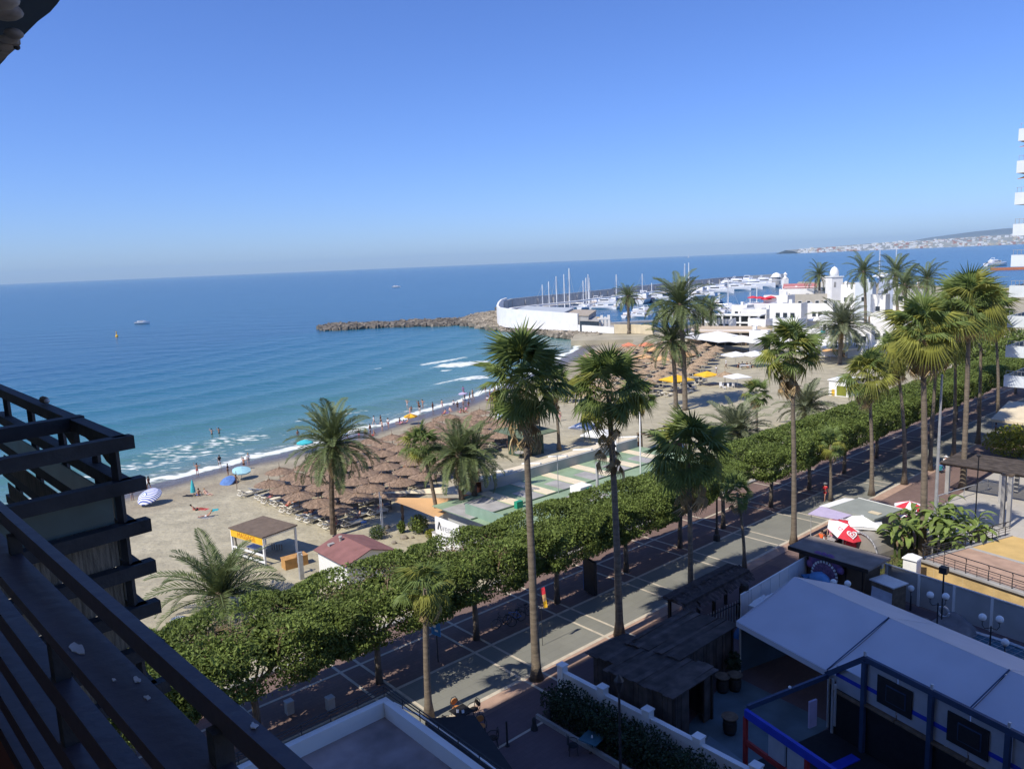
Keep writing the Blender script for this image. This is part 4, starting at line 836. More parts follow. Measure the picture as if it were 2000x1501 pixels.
b = MB(); b.tube([(-gw / 2 + .1, gd / 2 - .25, 2.3), (-gw / 2 + .15, gd / 2 - .3, 1.4), (-gw / 2 + .2, gd / 2 - .25, .7)], [.16, .07, .12], 8); b.build('curtain', M['reed'], t)
b = MB(); b.tube([(gw / 2 - .6, gd / 2 - 1.0, 2.2), (gw / 2 - .6, gd / 2 - .9, 1.5), (gw / 2 - .6, gd / 2 - 1.0, .8)], [.10, .2, .05], 8); b.build('hanging_towel', M['white'], t)
for k in range(5): MB().tube([(gw / 2 - .5 + .1 * k, .6 - .22 * k, 0), (gw / 2 - .5 + .1 * k, .6 - .22 * k, .55)], .05, 6).build('bottle', M['reed'], t)
pc = W(-3.4, 27.9, gz); t = thing('plywood_box', 'orange plywood crate beside the massage gazebo and shower platform', 'crate', pc, ANG - R(4)); MB().box((0, 0, .48), (2.0, .95, .96)).build('case', M['wood_orange'], t); MB().box((0, 0, .985), (2.08, 1.02, .05)).build('lid', M['wood_orange'], t)
b = MB(); b.box((0, 0, -.02), (3.4, 4.3, .24)); o = b.build('shower_platform', M['cream']); o.location = W(-3.6, 24.7, gz); o.rotation_euler = (0, 0, ANG); tag(o, 'cream concrete shower platform between gazebo and red-roofed hut', 'platform')
pp = W(-4.4, 24.6, gz + .1); t = thing('beach_shower', 'grey metal beach shower pillar standing on the cream platform', 'shower', pp, ANG); MB().box((0, 0, 1.2), (.36, .22, 2.4)).build('pillar', M['metal_grey'], t); MB().tube([(0, -.11, 2.2), (0, -.35, 2.35), (0, -.45, 2.25)], .03, 6).build('spout', M['alu'], t); MB().box((.19, 0, 1.2), (.02, .08, 2.2)).build('strip', M['alu'], t)
# hut with red roof
t = thing('beach_hut', 'white hut with dull red pitched roof behind the hedge', 'hut', W(-1.3, 21.2, -.45), ANG); hw, hd = 4.1, 4.6
b = MB(); zz_ = 2.35
b.add([(-hw / 2, -hd / 2, 0), (hw / 2, -hd / 2, 0), (hw / 2, hd / 2, 0), (-hw / 2, hd / 2, 0), (-hw / 2, -hd / 2, zz_), (hw / 2, -hd / 2, zz_), (hw / 2, hd / 2, zz_), (-hw / 2, hd / 2, zz_), (0, -hd / 2, zz_ + .62), (0, hd / 2, zz_ + .62)], [(0, 1, 5, 8, 4), (1, 2, 6, 5), (2, 3, 7, 9, 6), (3, 0, 4, 7)]); b.build('wall', M['white'], t)
for sx in (-1, 1):
    b = MB(); b.slab([(sx * (hw / 2 + .25), -hd / 2 - .25, zz_ - .04), (sx * (hw / 2 + .25), hd / 2 + .25, zz_ - .04), (0, hd / 2 + .25, zz_ + .70), (0, -hd / 2 - .25, zz_ + .70)][::sx], -.07 if sx > 0 else -.07); b.build('roof', M['tile_red'], t)
for k in range(16): MB().box((-hw / 2 + .13 + k * (hw - .26) / 15, -hd / 2 - .012, 1.2), (.05, .02, 2.3)).build('board', M['white'], t)
MB().lathe([(.12, 0), (.12, .35), (.18, .36), (.14, .45)], (-.5, 1.3, zz_ + .55), 8).build('vent', M['concrete'], t); MB().box((-1.2, 1.6, zz_ + .40), (.5, .35, .2)).build('rubble', M['concrete'], t)
# rock garden
for k in range(11):
    p = GS(700 + k * 15 + random.uniform(-6, 6), 1062 - (k % 5) * 7 + random.uniform(-4, 4)); b = MB(); b.ball((0, 0, .1), random.uniform(.18, .42), 7, 5, (1, .8, .7)); o = b.build('garden_rock', M['stone_pale'], None, p); tag(o, 'pale garden rock behind the red-roofed hut, %s from the left' % ORD[k], 'rock', 'rocks of the small beach garden')
t = thing('wooden_statue', 'small carved brown wooden figure post in the rock garden', 'statue', GS(787, 1022)); MB().tube([(0, 0, -.1), (0, 0, .6), (.03, 0, .95), (0, 0, 1.35), (0, .05, 1.75)], [.14, .17, .11, .19, .10], 8).build('post', M['wood_mid'], t); MB().ball((0, 0, 1.85), .15, 8, 6).build('head', M['wood_mid'], t)
# shade sails
for nm, lb, m_, pts in (('shade_sail', 'orange tan triangular shade sail beside the white sign box', M['canvas_orange'], [W(6.4, 29.6, 2.7), W(12.6, 23.2, 2.5), W(6.9, 21.4, 2.4)]), ('shade_sail', 'cream triangular shade sail above and behind the orange one', M['canvas_cream'], [W(6.6, 30.2, 2.95), W(13.5, 25.6, 3.1), W(12.7, 23.2, 2.75)])):
    t = thing(nm, lb, 'shade sail', Vector((pts[0].x, pts[0].y, sand_z(pts[0].x, pts[0].y)))); b = MB(); K = 7; cen = sum(pts, Vector()) / 3; idx = {}
    for i in range(K + 1):
        for j in range(K + 1 - i):
            l0, l1 = i / K, j / K; l2 = 1 - l0 - l1; p = pts[0] * l0 + pts[1] * l1 + pts[2] * l2; p = p - Vector((0, 0, .9 * 3 * l0 * l1 * l2 * 3)); e = 4.0 * (l0 * l1 * (1 - l2) + l1 * l2 * (1 - l0) + l0 * l2 * (1 - l1)) * (1 - 27 * l0 * l1 * l2 * .9) * .07; p = p.lerp(cen, max(0, e)); idx[i, j] = len(b.v); b.v.append(tuple(p - t.location))
    for i in range(K):
        for j in range(K - i):
            b.f.append((idx[i, j], idx[i + 1, j], idx[i, j + 1]))
            if j < K - i - 1: b.f.append((idx[i + 1, j], idx[i + 1, j + 1], idx[i, j + 1]))
    b.build('cloth', m_, t, smooth=True)
    for p in pts: MB().tube([Vector((p.x, p.y, -.6)) - t.location, p - t.location + Vector((0, 0, .1))], .05, 7).build('pole', M['white'], t)
# white sign box
t = thing('sign_box', 'white board sign with handwritten logo on a white counter under the palms', 'sign', W(6.6, 19.5, -.4), ANG)
b = MB(); b.box((0, 0, 2.35), (.12, 3.4, 1.5)); sb_ = b.build('board', M['white'], t); MB().box((.5, .2, .75), (1.0, 4.2, 1.5)).build('counter', M['white'], t); MB().box((.5, .2, 1.53), (1.1, 4.3, .06)).build('counter_top', M['concrete'], t)
text('\u039bverae', 1.0, mat('faded_grey_print', (.40, .41, .43), .8, .1, 4), sb_, (-.075, .0, 2.35), (R(90), 0, R(-90)))
b = MB(); b.bar((-.08, 1.25, 2.05), (-.08, 1.02, 2.75), .02, .09); b.bar((-.08, 1.02, 2.75), (-.08, .80, 2.05), .02, .09); b.build('letter', M['black'], sb_)
# long green-roofed beach restaurant
t = thing('beach_restaurant', 'long low beach restaurant with pale green roof and cream strips behind the hedge', 'building', W(22, 18, -.5), ANG); rz_ = 3.5
def lb_(a, b): return (a - 22, b - 18)
def rbox(mb, a0, a1, b0, b1, z0, z1): x0, y0 = lb_(a0, b0); x1, y1 = lb_(a1, b1); return mb.box(((x0 + x1) / 2, (y0 + y1) / 2, (z0 + z1) / 2), (x1 - x0, y1 - y0, z1 - z0))
rbox(MB(), 8.4, 35.4, 12.6, 22.6, 0, rz_ - .06).build('wall', M['greywall'], t); rbox(MB(), 7.6, 36, 12.0, 23.0, rz_ - .06, rz_).build('roof', M['green_felt'], t)
for k in range(6): rbox(MB(), 12.5 + k * 4.05, 13.7 + k * 4.05, 17.6, 22.6, rz_ + .004, rz_ + .05).build('roof_strip', M['canvas_cream'], t)
for k in range(6): rbox(MB(), 10.6 + k * 4.05, 12.3 + k * 4.05, 17.6, 20.3, rz_ + .004, rz_ + .03).build('roof_patch', M['concrete'], t)
rbox(MB(), 7.6, 36, 17.3, 17.5, rz_ + .004, rz_ + .07).build('roof_seam', M['green_paint'], t); rbox(MB(), 7.6, 12.3, 17.6, 21.5, rz_ + .003, rz_ + .02).build('roof_patch', M['concrete'], t)
rbox(MB(), 13.2, 35.6, 22.7, 22.95, rz_ + .01, rz_ + 1.0).build('parapet', M['greywall'], t)
b = MB(); x0, y0 = lb_(13.0, 22.95); x1, y1 = lb_(36.4, 25.6); b.slab([(x0, y0, rz_ + 1.05), (x1, y0, rz_ + 1.05), (x1, y1, rz_ + .55), (x0, y1, rz_ + .55)], .1); b.build('upper_roof', M['canvas_cream'], t)
for k in range(7): x_ = lb_(13.4 + k * 3.75, 0)[0]; b = MB(); b.bar((x_, y0, rz_ + 1.13), (x_, y1 + .1, rz_ + .63), .22, .12); b.build('roof_rib', M['white'], t)
rbox(MB(), 13, 36.4, 23.0, 25.4, 0, rz_ + .4).build('back_wall', M['terracotta'], t)
b = MB(); x0, y0 = lb_(15, 25.8); x1, y1 = lb_(36, 27.0); b.slab([(x0, y0 - .2, 2.95), (x1, y0 - .2, 2.95), (x1, y1, 2.6), (x0, y1, 2.6)], .06); b.build('tiled_eave', M['terracotta'], t)
b = MB(); b.box((lb_(17.9, 14.6)[0], lb_(17.9, 14.6)[1], rz_ + .62), (1.5, 1.3, 1.15)); ac = b.build('air_conditioner', M['white'], t); MB().lathe([(.42, 0), (.42, .06), (.1, .07)], (0, 0, 0), 12).build('fan', M['green_plastic'], ac, loc=(lb_(17.9, 0)[0] + .2, lb_(0, 14.6)[1] - .66, rz_ + .62)).rotation_euler = (R(90), 0, 0)
rbox(MB(), 16.0, 20.2, 13.2, 15.8, rz_ + .005, rz_ + .05).build('base_pad', M['concrete'], t)
rbox(MB(), 12.0, 12.7, 16.6, 17.0, rz_ + .005, rz_ + .6).build('green_box', M['green_plastic'], t); rbox(MB(), 9.4, 9.8, 15.0, 15.4, rz_ + .005, rz_ + .5).build('dark_pot', M['green_paint'], t)
MB().tube([(lb_(19.6, 0)[0], lb_(0, 14.2)[1], rz_), (lb_(19.6, 0)[0], lb_(0, 14.2)[1], rz_ + 3.0)], .13, 8).build('flue', M['greywall'], t)
ap = (lb_(17.6, 0)[0], lb_(0, 17.2)[1]); MB().tube([(ap[0], ap[1], rz_), (ap[0], ap[1], rz_ + 3.6)], .035, 6).build('antenna_mast', M['metal_grey'], t)
b = MB(); b.bar((ap[0] - .6, ap[1], rz_ + 3.5), (ap[0] + .6, ap[1], rz_ + 3.5), .03); [b.bar((ap[0] - .5 + .25 * k, ap[1] - .35, rz_ + 3.5), (ap[0] - .5 + .25 * k, ap[1] + .35, rz_ + 3.5), .02) for k in range(5)]; b.build('antenna', M['metal_grey'], t)
rbox(MB(), 8.2, 8.35, 12.6, 19, rz_ - .05, rz_ + .9).build('glass_screen', mat('greenish_glass_screen', (.25, .36, .28), .2, .1, 1), t)
t = thing('crate_stack', 'stack of pale wooden chairs and boards at the near end of the green roof', 'stack', W(7.2, 14.2, -.4), ANG)
for k in range(5): b = MB(); b.box((.2 * (k % 2), .25 * k - .5, .5 + .22 * k), (.9, .5, .08), rz=.3 * k); b.bar((.2 * (k % 2) + .35, .25 * k - .5, 0), (.2 * (k % 2) + .35, .25 * k - .5, .5 + .22 * k), .06); b.build('plank', M['wood_mid'] if k % 2 else M['bed_white'], t)
# flagpoles
for (u, v, vt, lb) in ((1205, 958, 828, 'left white flagpole standing behind the green roof'), (1252, 960, 806, 'middle white flagpole standing behind the green roof'), (1300, 962, 905, 'right shorter white flagpole standing behind the green roof')):
    p = G(u, v + 22, 0); h = HZ(u, vt, p); t = thing('flagpole', lb, 'flagpole', p); MB().tube([(0, 0, -.1), (0, 0, h)], [.085, .05], 8).build('shaft', M['white'], t, smooth=True); MB().ball((0, 0, h + .06), .08).build('finial', M['white'], t)
# lifeguard tower
tp = onsand(35.8, 41.6); t = thing('lifeguard_tower', 'dark green two-storey lifeguard lookout tower on the beach', 'lookout tower', tp, ANG)
MB().box((0, 0, 1.5), (3.2, 3.4, 3.0)).build('lower_cabin', M['green_paint'], t); b = MB(); b.slab([(-3.0, -3.0, 3.0), (3.0, -3.0, 3.0), (3.0, 3.0, 3.25), (-3.0, 3.0, 3.25)], .12); b.build('deck_roof', mat('mossy_green_deck', (.13, .17, .11), .9, .2, 1), t)
MB().box((0, 0, 4.5), (2.8, 2.8, 1.1)).build('upper_wall', M['wood_mid'], t)
for x in (-1, 1):
    for y in (-1, 1): MB().bar((x * 1.35, y * 1.35, 3.1), (x * 1.35, y * 1.35, 6.3), .13).build('post', M['green_paint'], t)
b = MB(); b.lathe([(2.2, 6.0), (2.15, 6.1), (.2, 6.7), (.05, 6.75)], n=4, ph=math.pi / 4); b.build('roof', M['green_paint'], t)
for k in range(5): MB().bar((-1.35 + .67 * k, -1.42, 3.95), (-1.35 + .67 * k, -1.42, 5.05), .05).build('baluster', M['wood_dark'], t)
MB().box((-1.0, -1.72, 1.2), (1.0, .05, 2.0)).build('door', M['wood_dark'], t); MB().lathe([(.75, 0), (.75, .1)], (-2.1, -1.2, .75), 12).build('counter', M['concrete'], t)
# white pagoda tents
for (u, v, w_, lb) in ((1143, 858, 3.4, 'left white pagoda tent beyond the terracotta eave'), (1170, 874, 3.6, 'right white pagoda tent beyond the terracotta eave')):
    square_parasol(lb, GS(u, v), w_, 1.9, M['canvas_white'], .85, ANG + .25)
t = thing('info_post', 'small dark pictogram sign post on the sand past the tents', 'sign', GS(1154, 842)); MB().tube([(0, 0, 0), (0, 0, 2.2)], .04, 6).build('post', M['metal_dark'], t); MB().box((0, 0, 2.0), (.5, .06, .9)).build('panel', M['wood_dark'], t)
t = thing('timber_pergola', 'bare timber pergola frame beside the flagpoles', 'pergola', onsand(45, 26.5), ANG)
for x in (-2.6, 2.6):
    for y in (-1.6, 1.6): MB().bar((x, y, -.1), (x, y, 2.8), .14).build('post', M['wood_mid'], t)
for y in (-1.6, 0, 1.6): MB().bar((-2.9, y, 2.85), (2.9, y, 2.85), .12, .14).build('beam', M['wood_mid'], t)
for x in (-2.6, 0, 2.6): MB().bar((x, -1.9, 2.99), (x, 1.9, 2.99), .12, .12).build('beam', M['wood_mid'], t)
MB().box((0, -1.2, .9), (4.6, .12, 1.8)).build('panel', M['wood_dark'], t)
t = thing('white_kiosk', 'small white beach kiosk with green and orange displays behind the fan palms', 'kiosk', GS(1650, 770), ANG); MB().box((0, 0, 1.3), (4.6, 3.4, 2.6)).build('wall', M['white'], t); MB().box((0, 0, 2.68), (5.0, 3.8, .14)).build('roof', M['white'], t); MB().box((-2.33, -.5, 1.0), (.08, 1.6, 1.6)).build('display', M['leaf_yellow'], t); MB().box((-2.35, .9, .6), (.1, .5, 1.0)).build('orange_panel', M['canvas_yellow'], t)
t = thing('lamp_post', 'black iron street lamp with lantern behind the far hedge', 'street lamp', G(1661, 850, -.3)); h = HZ(1661, 782, t.location) + .3; MB().tube([(0, 0, -.1), (0, 0, h - .8)], [.09, .05], 7).build('shaft', M['metal_dark'], t); MB().lathe([(.10, -.8), (.26, -.35), (.30, -.28), (.12, -.05), (.02, .1)], (0, 0, h), 6).build('lantern', M['metal_dark'], t)
# ================================================================== PLAZA, CAFE AND KIOSKS
SKW = ANG - R(14.0)
def T(name, label, cat, a, b, z=0, rz=None, group=None): return thing(name, label, cat, W(a, b, z), ANG if rz is None else rz, group)
def tube_part(t, name, pts, r, m, n=7): return MB().tube(pts, r, n).build(name, m, t)
def box_part(t, name, c, d, m, rz=0.0): return MB().box(c, d, rz).build(name, m, t)
# low building with white parapet under the balcony
t = T('terrace_building', 'low white building with walled purple-grey roof terrace at the bottom edge', 'building', -23, -9.5); L1, L2 = 20.4, 15.4
M['roof_mud'] = mat('stained_roof_screed', (.31, .25, .23), .95, .35, .55, .3, 7)
box_part(t, 'wall', (0, 0, 1.6), (L1, L2, 3.2), M['whitewall']); box_part(t, 'roof', (0, 0, 3.25), (L1 - .5, L2 - .5, .1), M['roof_mud'])
for nm, c, d in (('parapet', (0, L2 / 2 - .17, 3.62), (L1, .34, .84)), ('parapet', (L1 / 2 - .17, -.18, 3.62), (.34, L2 - .36, .84)), ('parapet', (-L1 / 2 + .17, -.18, 3.62), (.34, L2 - .36, .84))): box_part(t, nm, c, d, M['whitewall'])
for k in range(15):
    x = L1 / 2 - .05 - k * 1.4
    if x > -L1 / 2: tube_part(t, 'rail_post', [(x, L2 / 2 + .06, 3.5), (x, L2 / 2 + .06, 4.55)], .022, M['metal_dark'], 5)
for k in range(1, 11): y = L2 / 2 + .06 - k * 1.4; tube_part(t, 'rail_post', [(L1 / 2 + .06, y, 3.5), (L1 / 2 + .06, y, 4.55)], .022, M['metal_dark'], 5)
for z in (4.2, 4.4, 4.55):
    tube_part(t, 'rail', [(-L1 / 2, L2 / 2 + .06, z), (L1 / 2 + .06, L2 / 2 + .06, z)], .028, M['metal_dark'], 6); tube_part(t, 'rail', [(L1 / 2 + .06, L2 / 2 + .06, z), (L1 / 2 + .06, -L2 / 2, z)], .028, M['metal_dark'], 6)
b = MB(); b.tube([(L1 / 2 + .05, L2 / 2 - .6, 3.95), (L1 / 2 + .75, L2 / 2 - 2.2, 3.55), (L1 / 2 + 1.15, L2 / 2 - 4.5, 3.1), (L1 / 2 + 1.2, L2 / 2 - 8, 2.9)], .05, 6); b.build('awning_edge', M['white'], t)
pts = [G(832, 1402, 2.9), G(926, 1395, 2.9), G(1002, 1502, 2.9), G(1060, 1640, 2.9), G(960, 1680, 2.9), G(850, 1520, 2.9)]
t = thing('flat_canopy', 'plain black flat cafe canopy beside the white roof terrace', 'canopy', Vector((pts[0].x, pts[0].y, 0))); MB().slab([p - t.location for p in pts], -.12).build('roof', M['black'], t)
for p in (pts[0], pts[1], pts[3]): q = p - t.location; tube_part(t, 'post', [(q.x * .98, q.y - .15, 0), (q.x * .98, q.y - .15, 2.8)], .04, M['metal_dark'])
# cafe tables and chairs
def chair(label, p, rz, seat_m, frame_m, group='cafe chairs below the balcony', arms=True):
    t = thing('cafe_chair', label, 'chair', p, rz, group); b = MB(); b.lathe([(.235, .43), (.24, .47)], n=12); b.build('seat', seat_m, t)
    b = MB(); N_ = 9; pv = [(.23 * math.cos(R(200 - 220 * i / (N_ - 1) - 70)), .24 * math.sin(R(200 - 220 * i / (N_ - 1) - 70)), .0) for i in range(N_)]
    b.lathe([(.20, -.02), (.20, .02)], n=14); o = b.build('backrest', seat_m, t, loc=(0, -.25, .72)); o.rotation_euler = (R(80), 0, 0); tube_part(t, 'back_hoop', [(-.22, -.20, .45), (-.23, -.26, .75), (-.12, -.29, .95), (.12, -.29, .95), (.23, -.26, .75), (.22, -.20, .45)], .022, frame_m, 6)
    if arms:
        for s in (-1, 1): tube_part(t, 'arm', [(s * .22, -.24, .70), (s * .29, .05, .68), (s * .27, .22, .60), (s * .24, .22, .45)], .02, frame_m, 6)
    for x in (-1, 1):
        for y in (-1, 1): tube_part(t, 'leg', [(x * .17, y * .17, .44), (x * .22, y * .22, 0)], .02, frame_m, 6)
    return t
def cafe_table(label, p, rz, tm, w=.8, round_=False):
    t = thing('cafe_table', label, 'table', p, rz); b = MB()
    b.lathe([(w / 2, .71), (w / 2, .74)], n=16) if round_ else b.box((0, 0, .725), (w, w, .035)); b.build('top', tm, t); tube_part(t, 'column', [(0, 0, 0), (0, 0, .71)], .035, M['metal_dark']); b = MB(); b.box((0, 0, .02), (.5, .08, .04)); b.box((0, 0, .025), (.08, .5, .04)); b.build('base', M['metal_dark'], t); return t
p1 = W(-7.85, -.95); cafe_table('dark square cafe table with white menu holders by the short palm', p1, ANG, M['black'], .95)
for k, (x, y) in enumerate(((-.18, -.15), (.10, -.2))): t = thing('menu_holder', '%s white menu holder on the dark cafe table' % ('left', 'right')[k], 'menu holder', p1 + Vector((x, y, .745)), .3 * k); b = MB(); b.slab([(-.07, -.05, 0), (.07, -.05, 0), (.07, 0, .16), (-.07, 0, .16)], .01); b.build('card', M['white'], t)
M['cane'] = mat('orange_cane_seat', (.52, .22, .07), .6, .12, 14)
chair('cafe chair with round orange cane back catching the sun', p1 + Vector((E1[0] * .25 + E2[0] * .75, E1[1] * .25 + E2[1] * .75, 0)), ANG + R(175), M['cane'], M['metal_dark'])
chair('dark cafe chair on the palm side of the sunlit table', p1 + Vector((E1[0] * -.85, E1[1] * -.85, 0)), ANG - R(90), M['wood_dark'], M['metal_dark'])
chair('dark cafe chair on the plaza side of the sunlit table', p1 + Vector((E1[0] * .85, E1[1] * .85, 0)), ANG + R(90), M['wood_dark'], M['metal_dark'])
chair('brown-seated cafe chair standing alone beside the black canopy edge', W(-7.7, -2.4), ANG + R(150), M['cane'], M['metal_dark']); chair('cafe chair mostly tucked under the black canopy edge', W(-7.9, -3.6), ANG + R(60), M['wood_dark'], M['metal_dark'])
p2 = W(-4.7, -7.4); M['table_blue'] = mat('blue_green_table_top', (.05, .13, .16), .35, .12, 2); cafe_table('blue-green cafe table with white napkin stand beside the hedge', p2, ANG + .2, M['table_blue'], 1.0)
t = thing('napkin_stand', 'white napkin stand on the blue-green table', 'napkin stand', p2 + Vector((0, 0, .745))); MB().lathe([(.05, 0), (.04, .1), (.015, .14)], n=8).build('stand', M['white'], t)
chair('dark chair left of the blue-green table', p2 + Vector((-.95, -.1, 0)), R(-90), M['black'], M['metal_dark']); chair('dark chair behind the blue-green table near the hedge end', p2 + Vector((.35, .85, 0)), R(170), M['black'], M['metal_dark']); chair('dark chair right of the blue-green table against the hedge', p2 + Vector((.95, -.15, 0)), R(90), M['black'], M['metal_dark'])
t = T('bollard', 'tall thin dark post, nearest of the three on the cream line', 'bollard', -7.4, -4.1, 0, group='bollards on the plaza line'); tube_part(t, 'shaft', [(0, 0, 0), (0, 0, 1.35)], .055, M['metal_dark']); MB().lathe([(.12, 0), (.12, .05)], n=10).build('base', M['metal_dark'], t)
for a, b_, lb in ((-5.5, -4.05, 'stubby cone-based dark bollard in the middle of the cream line'), (-4.5, -4.15, 'stubby cone-based dark bollard nearest the folding sign')):
    t = T('bollard', lb, 'bollard', a, b_, group='bollards on the plaza line'); MB().lathe([(.20, 0), (.19, .06), (.12, .3), (.10, .32)], n=10).build('base', M['metal_dark'], t); MB().lathe([(.10, .32), (.11, .60), (.06, .68), (.02, .70)], n=10).build('cap', M['metal_dark'], t)
t = T('folding_sign', 'dark folding easel sign standing at the hedge corner', 'sign', -3.5, -4.5, rz=ANG + .5)
for s in (-1, 1): MB().bar((s * .3, s * .0 - .3, 0), (s * .16, 0, 1.15), .04).build('leg', M['metal_dark'], t); MB().bar((s * .3, .3, 0), (s * .16, 0, 1.15), .04).build('leg', M['metal_dark'], t)
b = MB(); b.slab([(-.24, -.22, .3), (.24, -.22, .3), (.17, -.02, 1.1), (-.17, -.02, 1.1)], .03); b.build('board', M['wood_dark'], t)
# white wall with stepped pillars and the hedge in front
t = T('garden_wall', 'white garden wall with square pillars between the hedge and plank huts', 'wall', -2.3, -3.0)
for k in range(5): box_part(t, 'panel', (-.02 * k, -1.45 - k * 3.0, .78 - .03 * (k % 2)), (.22, 2.55, 1.5), M['whitewall']); box_part(t, 'coping', (-.02 * k, -1.45 - k * 3.0, 1.56 - .03 * (k % 2)), (.28, 2.58, .07), M['white'])
for k in range(6): box_part(t, 'pillar', (-.02 * k, -k * 3.0, .95), (.42, .42, 1.9 - .1 * (k % 2)), M['white']); box_part(t, 'pillar_cap', (-.02 * k, -k * 3.0, 1.93 - .05 * (k % 2)), (.50, .50, .08), M['white'])
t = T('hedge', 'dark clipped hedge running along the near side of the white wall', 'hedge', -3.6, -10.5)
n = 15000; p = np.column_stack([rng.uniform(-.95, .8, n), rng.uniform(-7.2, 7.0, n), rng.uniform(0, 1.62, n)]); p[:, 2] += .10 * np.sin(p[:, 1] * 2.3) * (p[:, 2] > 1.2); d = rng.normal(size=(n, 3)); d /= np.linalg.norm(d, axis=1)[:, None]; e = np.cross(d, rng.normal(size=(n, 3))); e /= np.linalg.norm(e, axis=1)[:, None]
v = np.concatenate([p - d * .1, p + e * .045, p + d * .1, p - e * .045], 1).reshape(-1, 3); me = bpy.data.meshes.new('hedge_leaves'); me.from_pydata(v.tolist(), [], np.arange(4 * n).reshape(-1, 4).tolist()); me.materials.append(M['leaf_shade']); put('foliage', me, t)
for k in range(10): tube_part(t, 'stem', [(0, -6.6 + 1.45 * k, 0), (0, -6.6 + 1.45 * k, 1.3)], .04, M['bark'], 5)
box_part(t, 'edging', (-1.1, 0, .12), (.16, 14.2, .24), M['concrete'])
p = G(1214, 1600, 0); t = thing('street_lamp', 'black iron lamp post standing in front of the dark hedge', 'street lamp', p); h = HZ(1207, 1318, p); tube_part(t, 'shaft', [(0, 0, 0), (0, 0, .9), (0, 0, h - .75)], [.14, .07, .05], M['metal_dark'], 8); MB().lathe([(.08, -.75), (.20, -.3), (.22, -.24), (.10, -.05), (.02, .05)], (0, 0, h), 6).build('lantern', M['metal_dark'], t)
# plank huts
def plank_hut(label, a, b, la, lb, h, n, drop=.35, door=False):
    t = T('plank_hut', label, 'hut', a, b, group='dark plank huts of the bar garden')
    for k in range(int(lb / .3)): y = -lb / 2 + (k + .5) * lb / int(lb / .3); box_part(t, 'wall_board', (-la / 2, y, h / 2 - .02 * (k % 2)), (.06 + .02 * (k % 3), lb / int(lb / .3) - .02, h - .1), M['plank']); box_part(t, 'wall_board', (la / 2, y, h / 2 - .02), (.07, lb / int(lb / .3) - .02, h - .1), M['plank'])
    for k in range(int(la / .3)):
        x = -la / 2 + (k + .5) * la / int(la / .3)
        if not (door and abs(x - .2) < .6): box_part(t, 'wall_board', (x, -lb / 2, h / 2 - .02 * (k % 2)), (la / int(la / .3) - .02, .06 + .02 * (k % 3), h - .1), M['plank'])
        box_part(t, 'wall_board', (x, lb / 2, h / 2), (la / int(la / .3) - .02, .06, h - .1), M['plank'])
    for k in range(n):
        y = -lb / 2 - .3 + (k + .5) * (lb + .6) / n; z = h + drop * (.5 - (k / n)) + .02 * (k % 2); b = MB(); b.box((random.uniform(-.08, .08), y, z), (la + .7, (lb + .6) / n * 1.04, .05), M=Matrix.Rotation(R(random.uniform(-1.5, 1.5)), 3, 'Y')); b.build('roof_plank', M['plank'], t)
    for x in (-1, 1): box_part(t, 'corner_post', (x * la / 2, -lb / 2 - .05, h / 2), (.14, .14, h), M['wood_dark'])
    return t
plank_hut('dark plank hut with bluish roof boards behind the tall skirted palm', 4.2, -6.3, 5.0, 3.2, 2.55, 13)
plank_hut('dark plank hut with doorway nearest the white garden wall', .1, -7.9, 3.2, 4.0, 2.6, 14, .3, True)
plank_hut('low brown plank hut between the wall end and the road', .9, -4.4, 2.6, 1.6, 2.2, 7, .2)
sheet('patio', [[(-1.8, -9.9), (6.2, -8.2), (5.6, -14.6), (-2, -13.5)]], .010, mat('blue_green_patio_floor', (.11, .155, .17), .5, .2, .8)); sheet('patio_mat', [[(-2.0, -11.5), (.4, -10.7), (-.6, -14.8), (-2.6, -14)]], .016, mat('pale_blue_floor_mat', (.16, .22, .25), .6, .1, 1))
def barrel(label, a, b, s=1.0):
    t = T('barrel', label, 'barrel', a, b, group='barrels in the bar garden'); MB().lathe([(.27, 0), (.34, .25), (.36, .45), (.34, .65), (.28, .9)], n=14).build('staves', M['wood_dark'], t, smooth=True)
    for z, r_ in ((.2, .337), (.7, .337)): MB().lathe([(r_, z - .03), (r_ + .008, z - .03), (r_ + .008, z + .03), (r_, z + .03)], n=14).build('hoop', M['metal_dark'], t)
    MB().lathe([(.42, .9), (.42, .95)], n=16).build('top', M['wood_mid'], t); return t
barrel('barrel table with round wooden top alone on the patio', 1.3, -11.3); barrel('barrel table beside the potted plant at the hut end', 4.9, -9.3); barrel('barrel half hidden at the dark end of the bluish-roofed hut', 4.3, -8.9)
t = T('potted_plant', 'leafy potted plant against the hut end under the marquee edge', 'plant', 5.9, -8.6); MB().lathe([(.16, 0), (.22, .4)], n=10).build('pot', M['terracotta'], t); put('foliage', shrub_mesh('pot_leaves', M['leaf_shade'], 260, (.4, .4, .7), .18, 12), t, loc=(0, 0, .3))
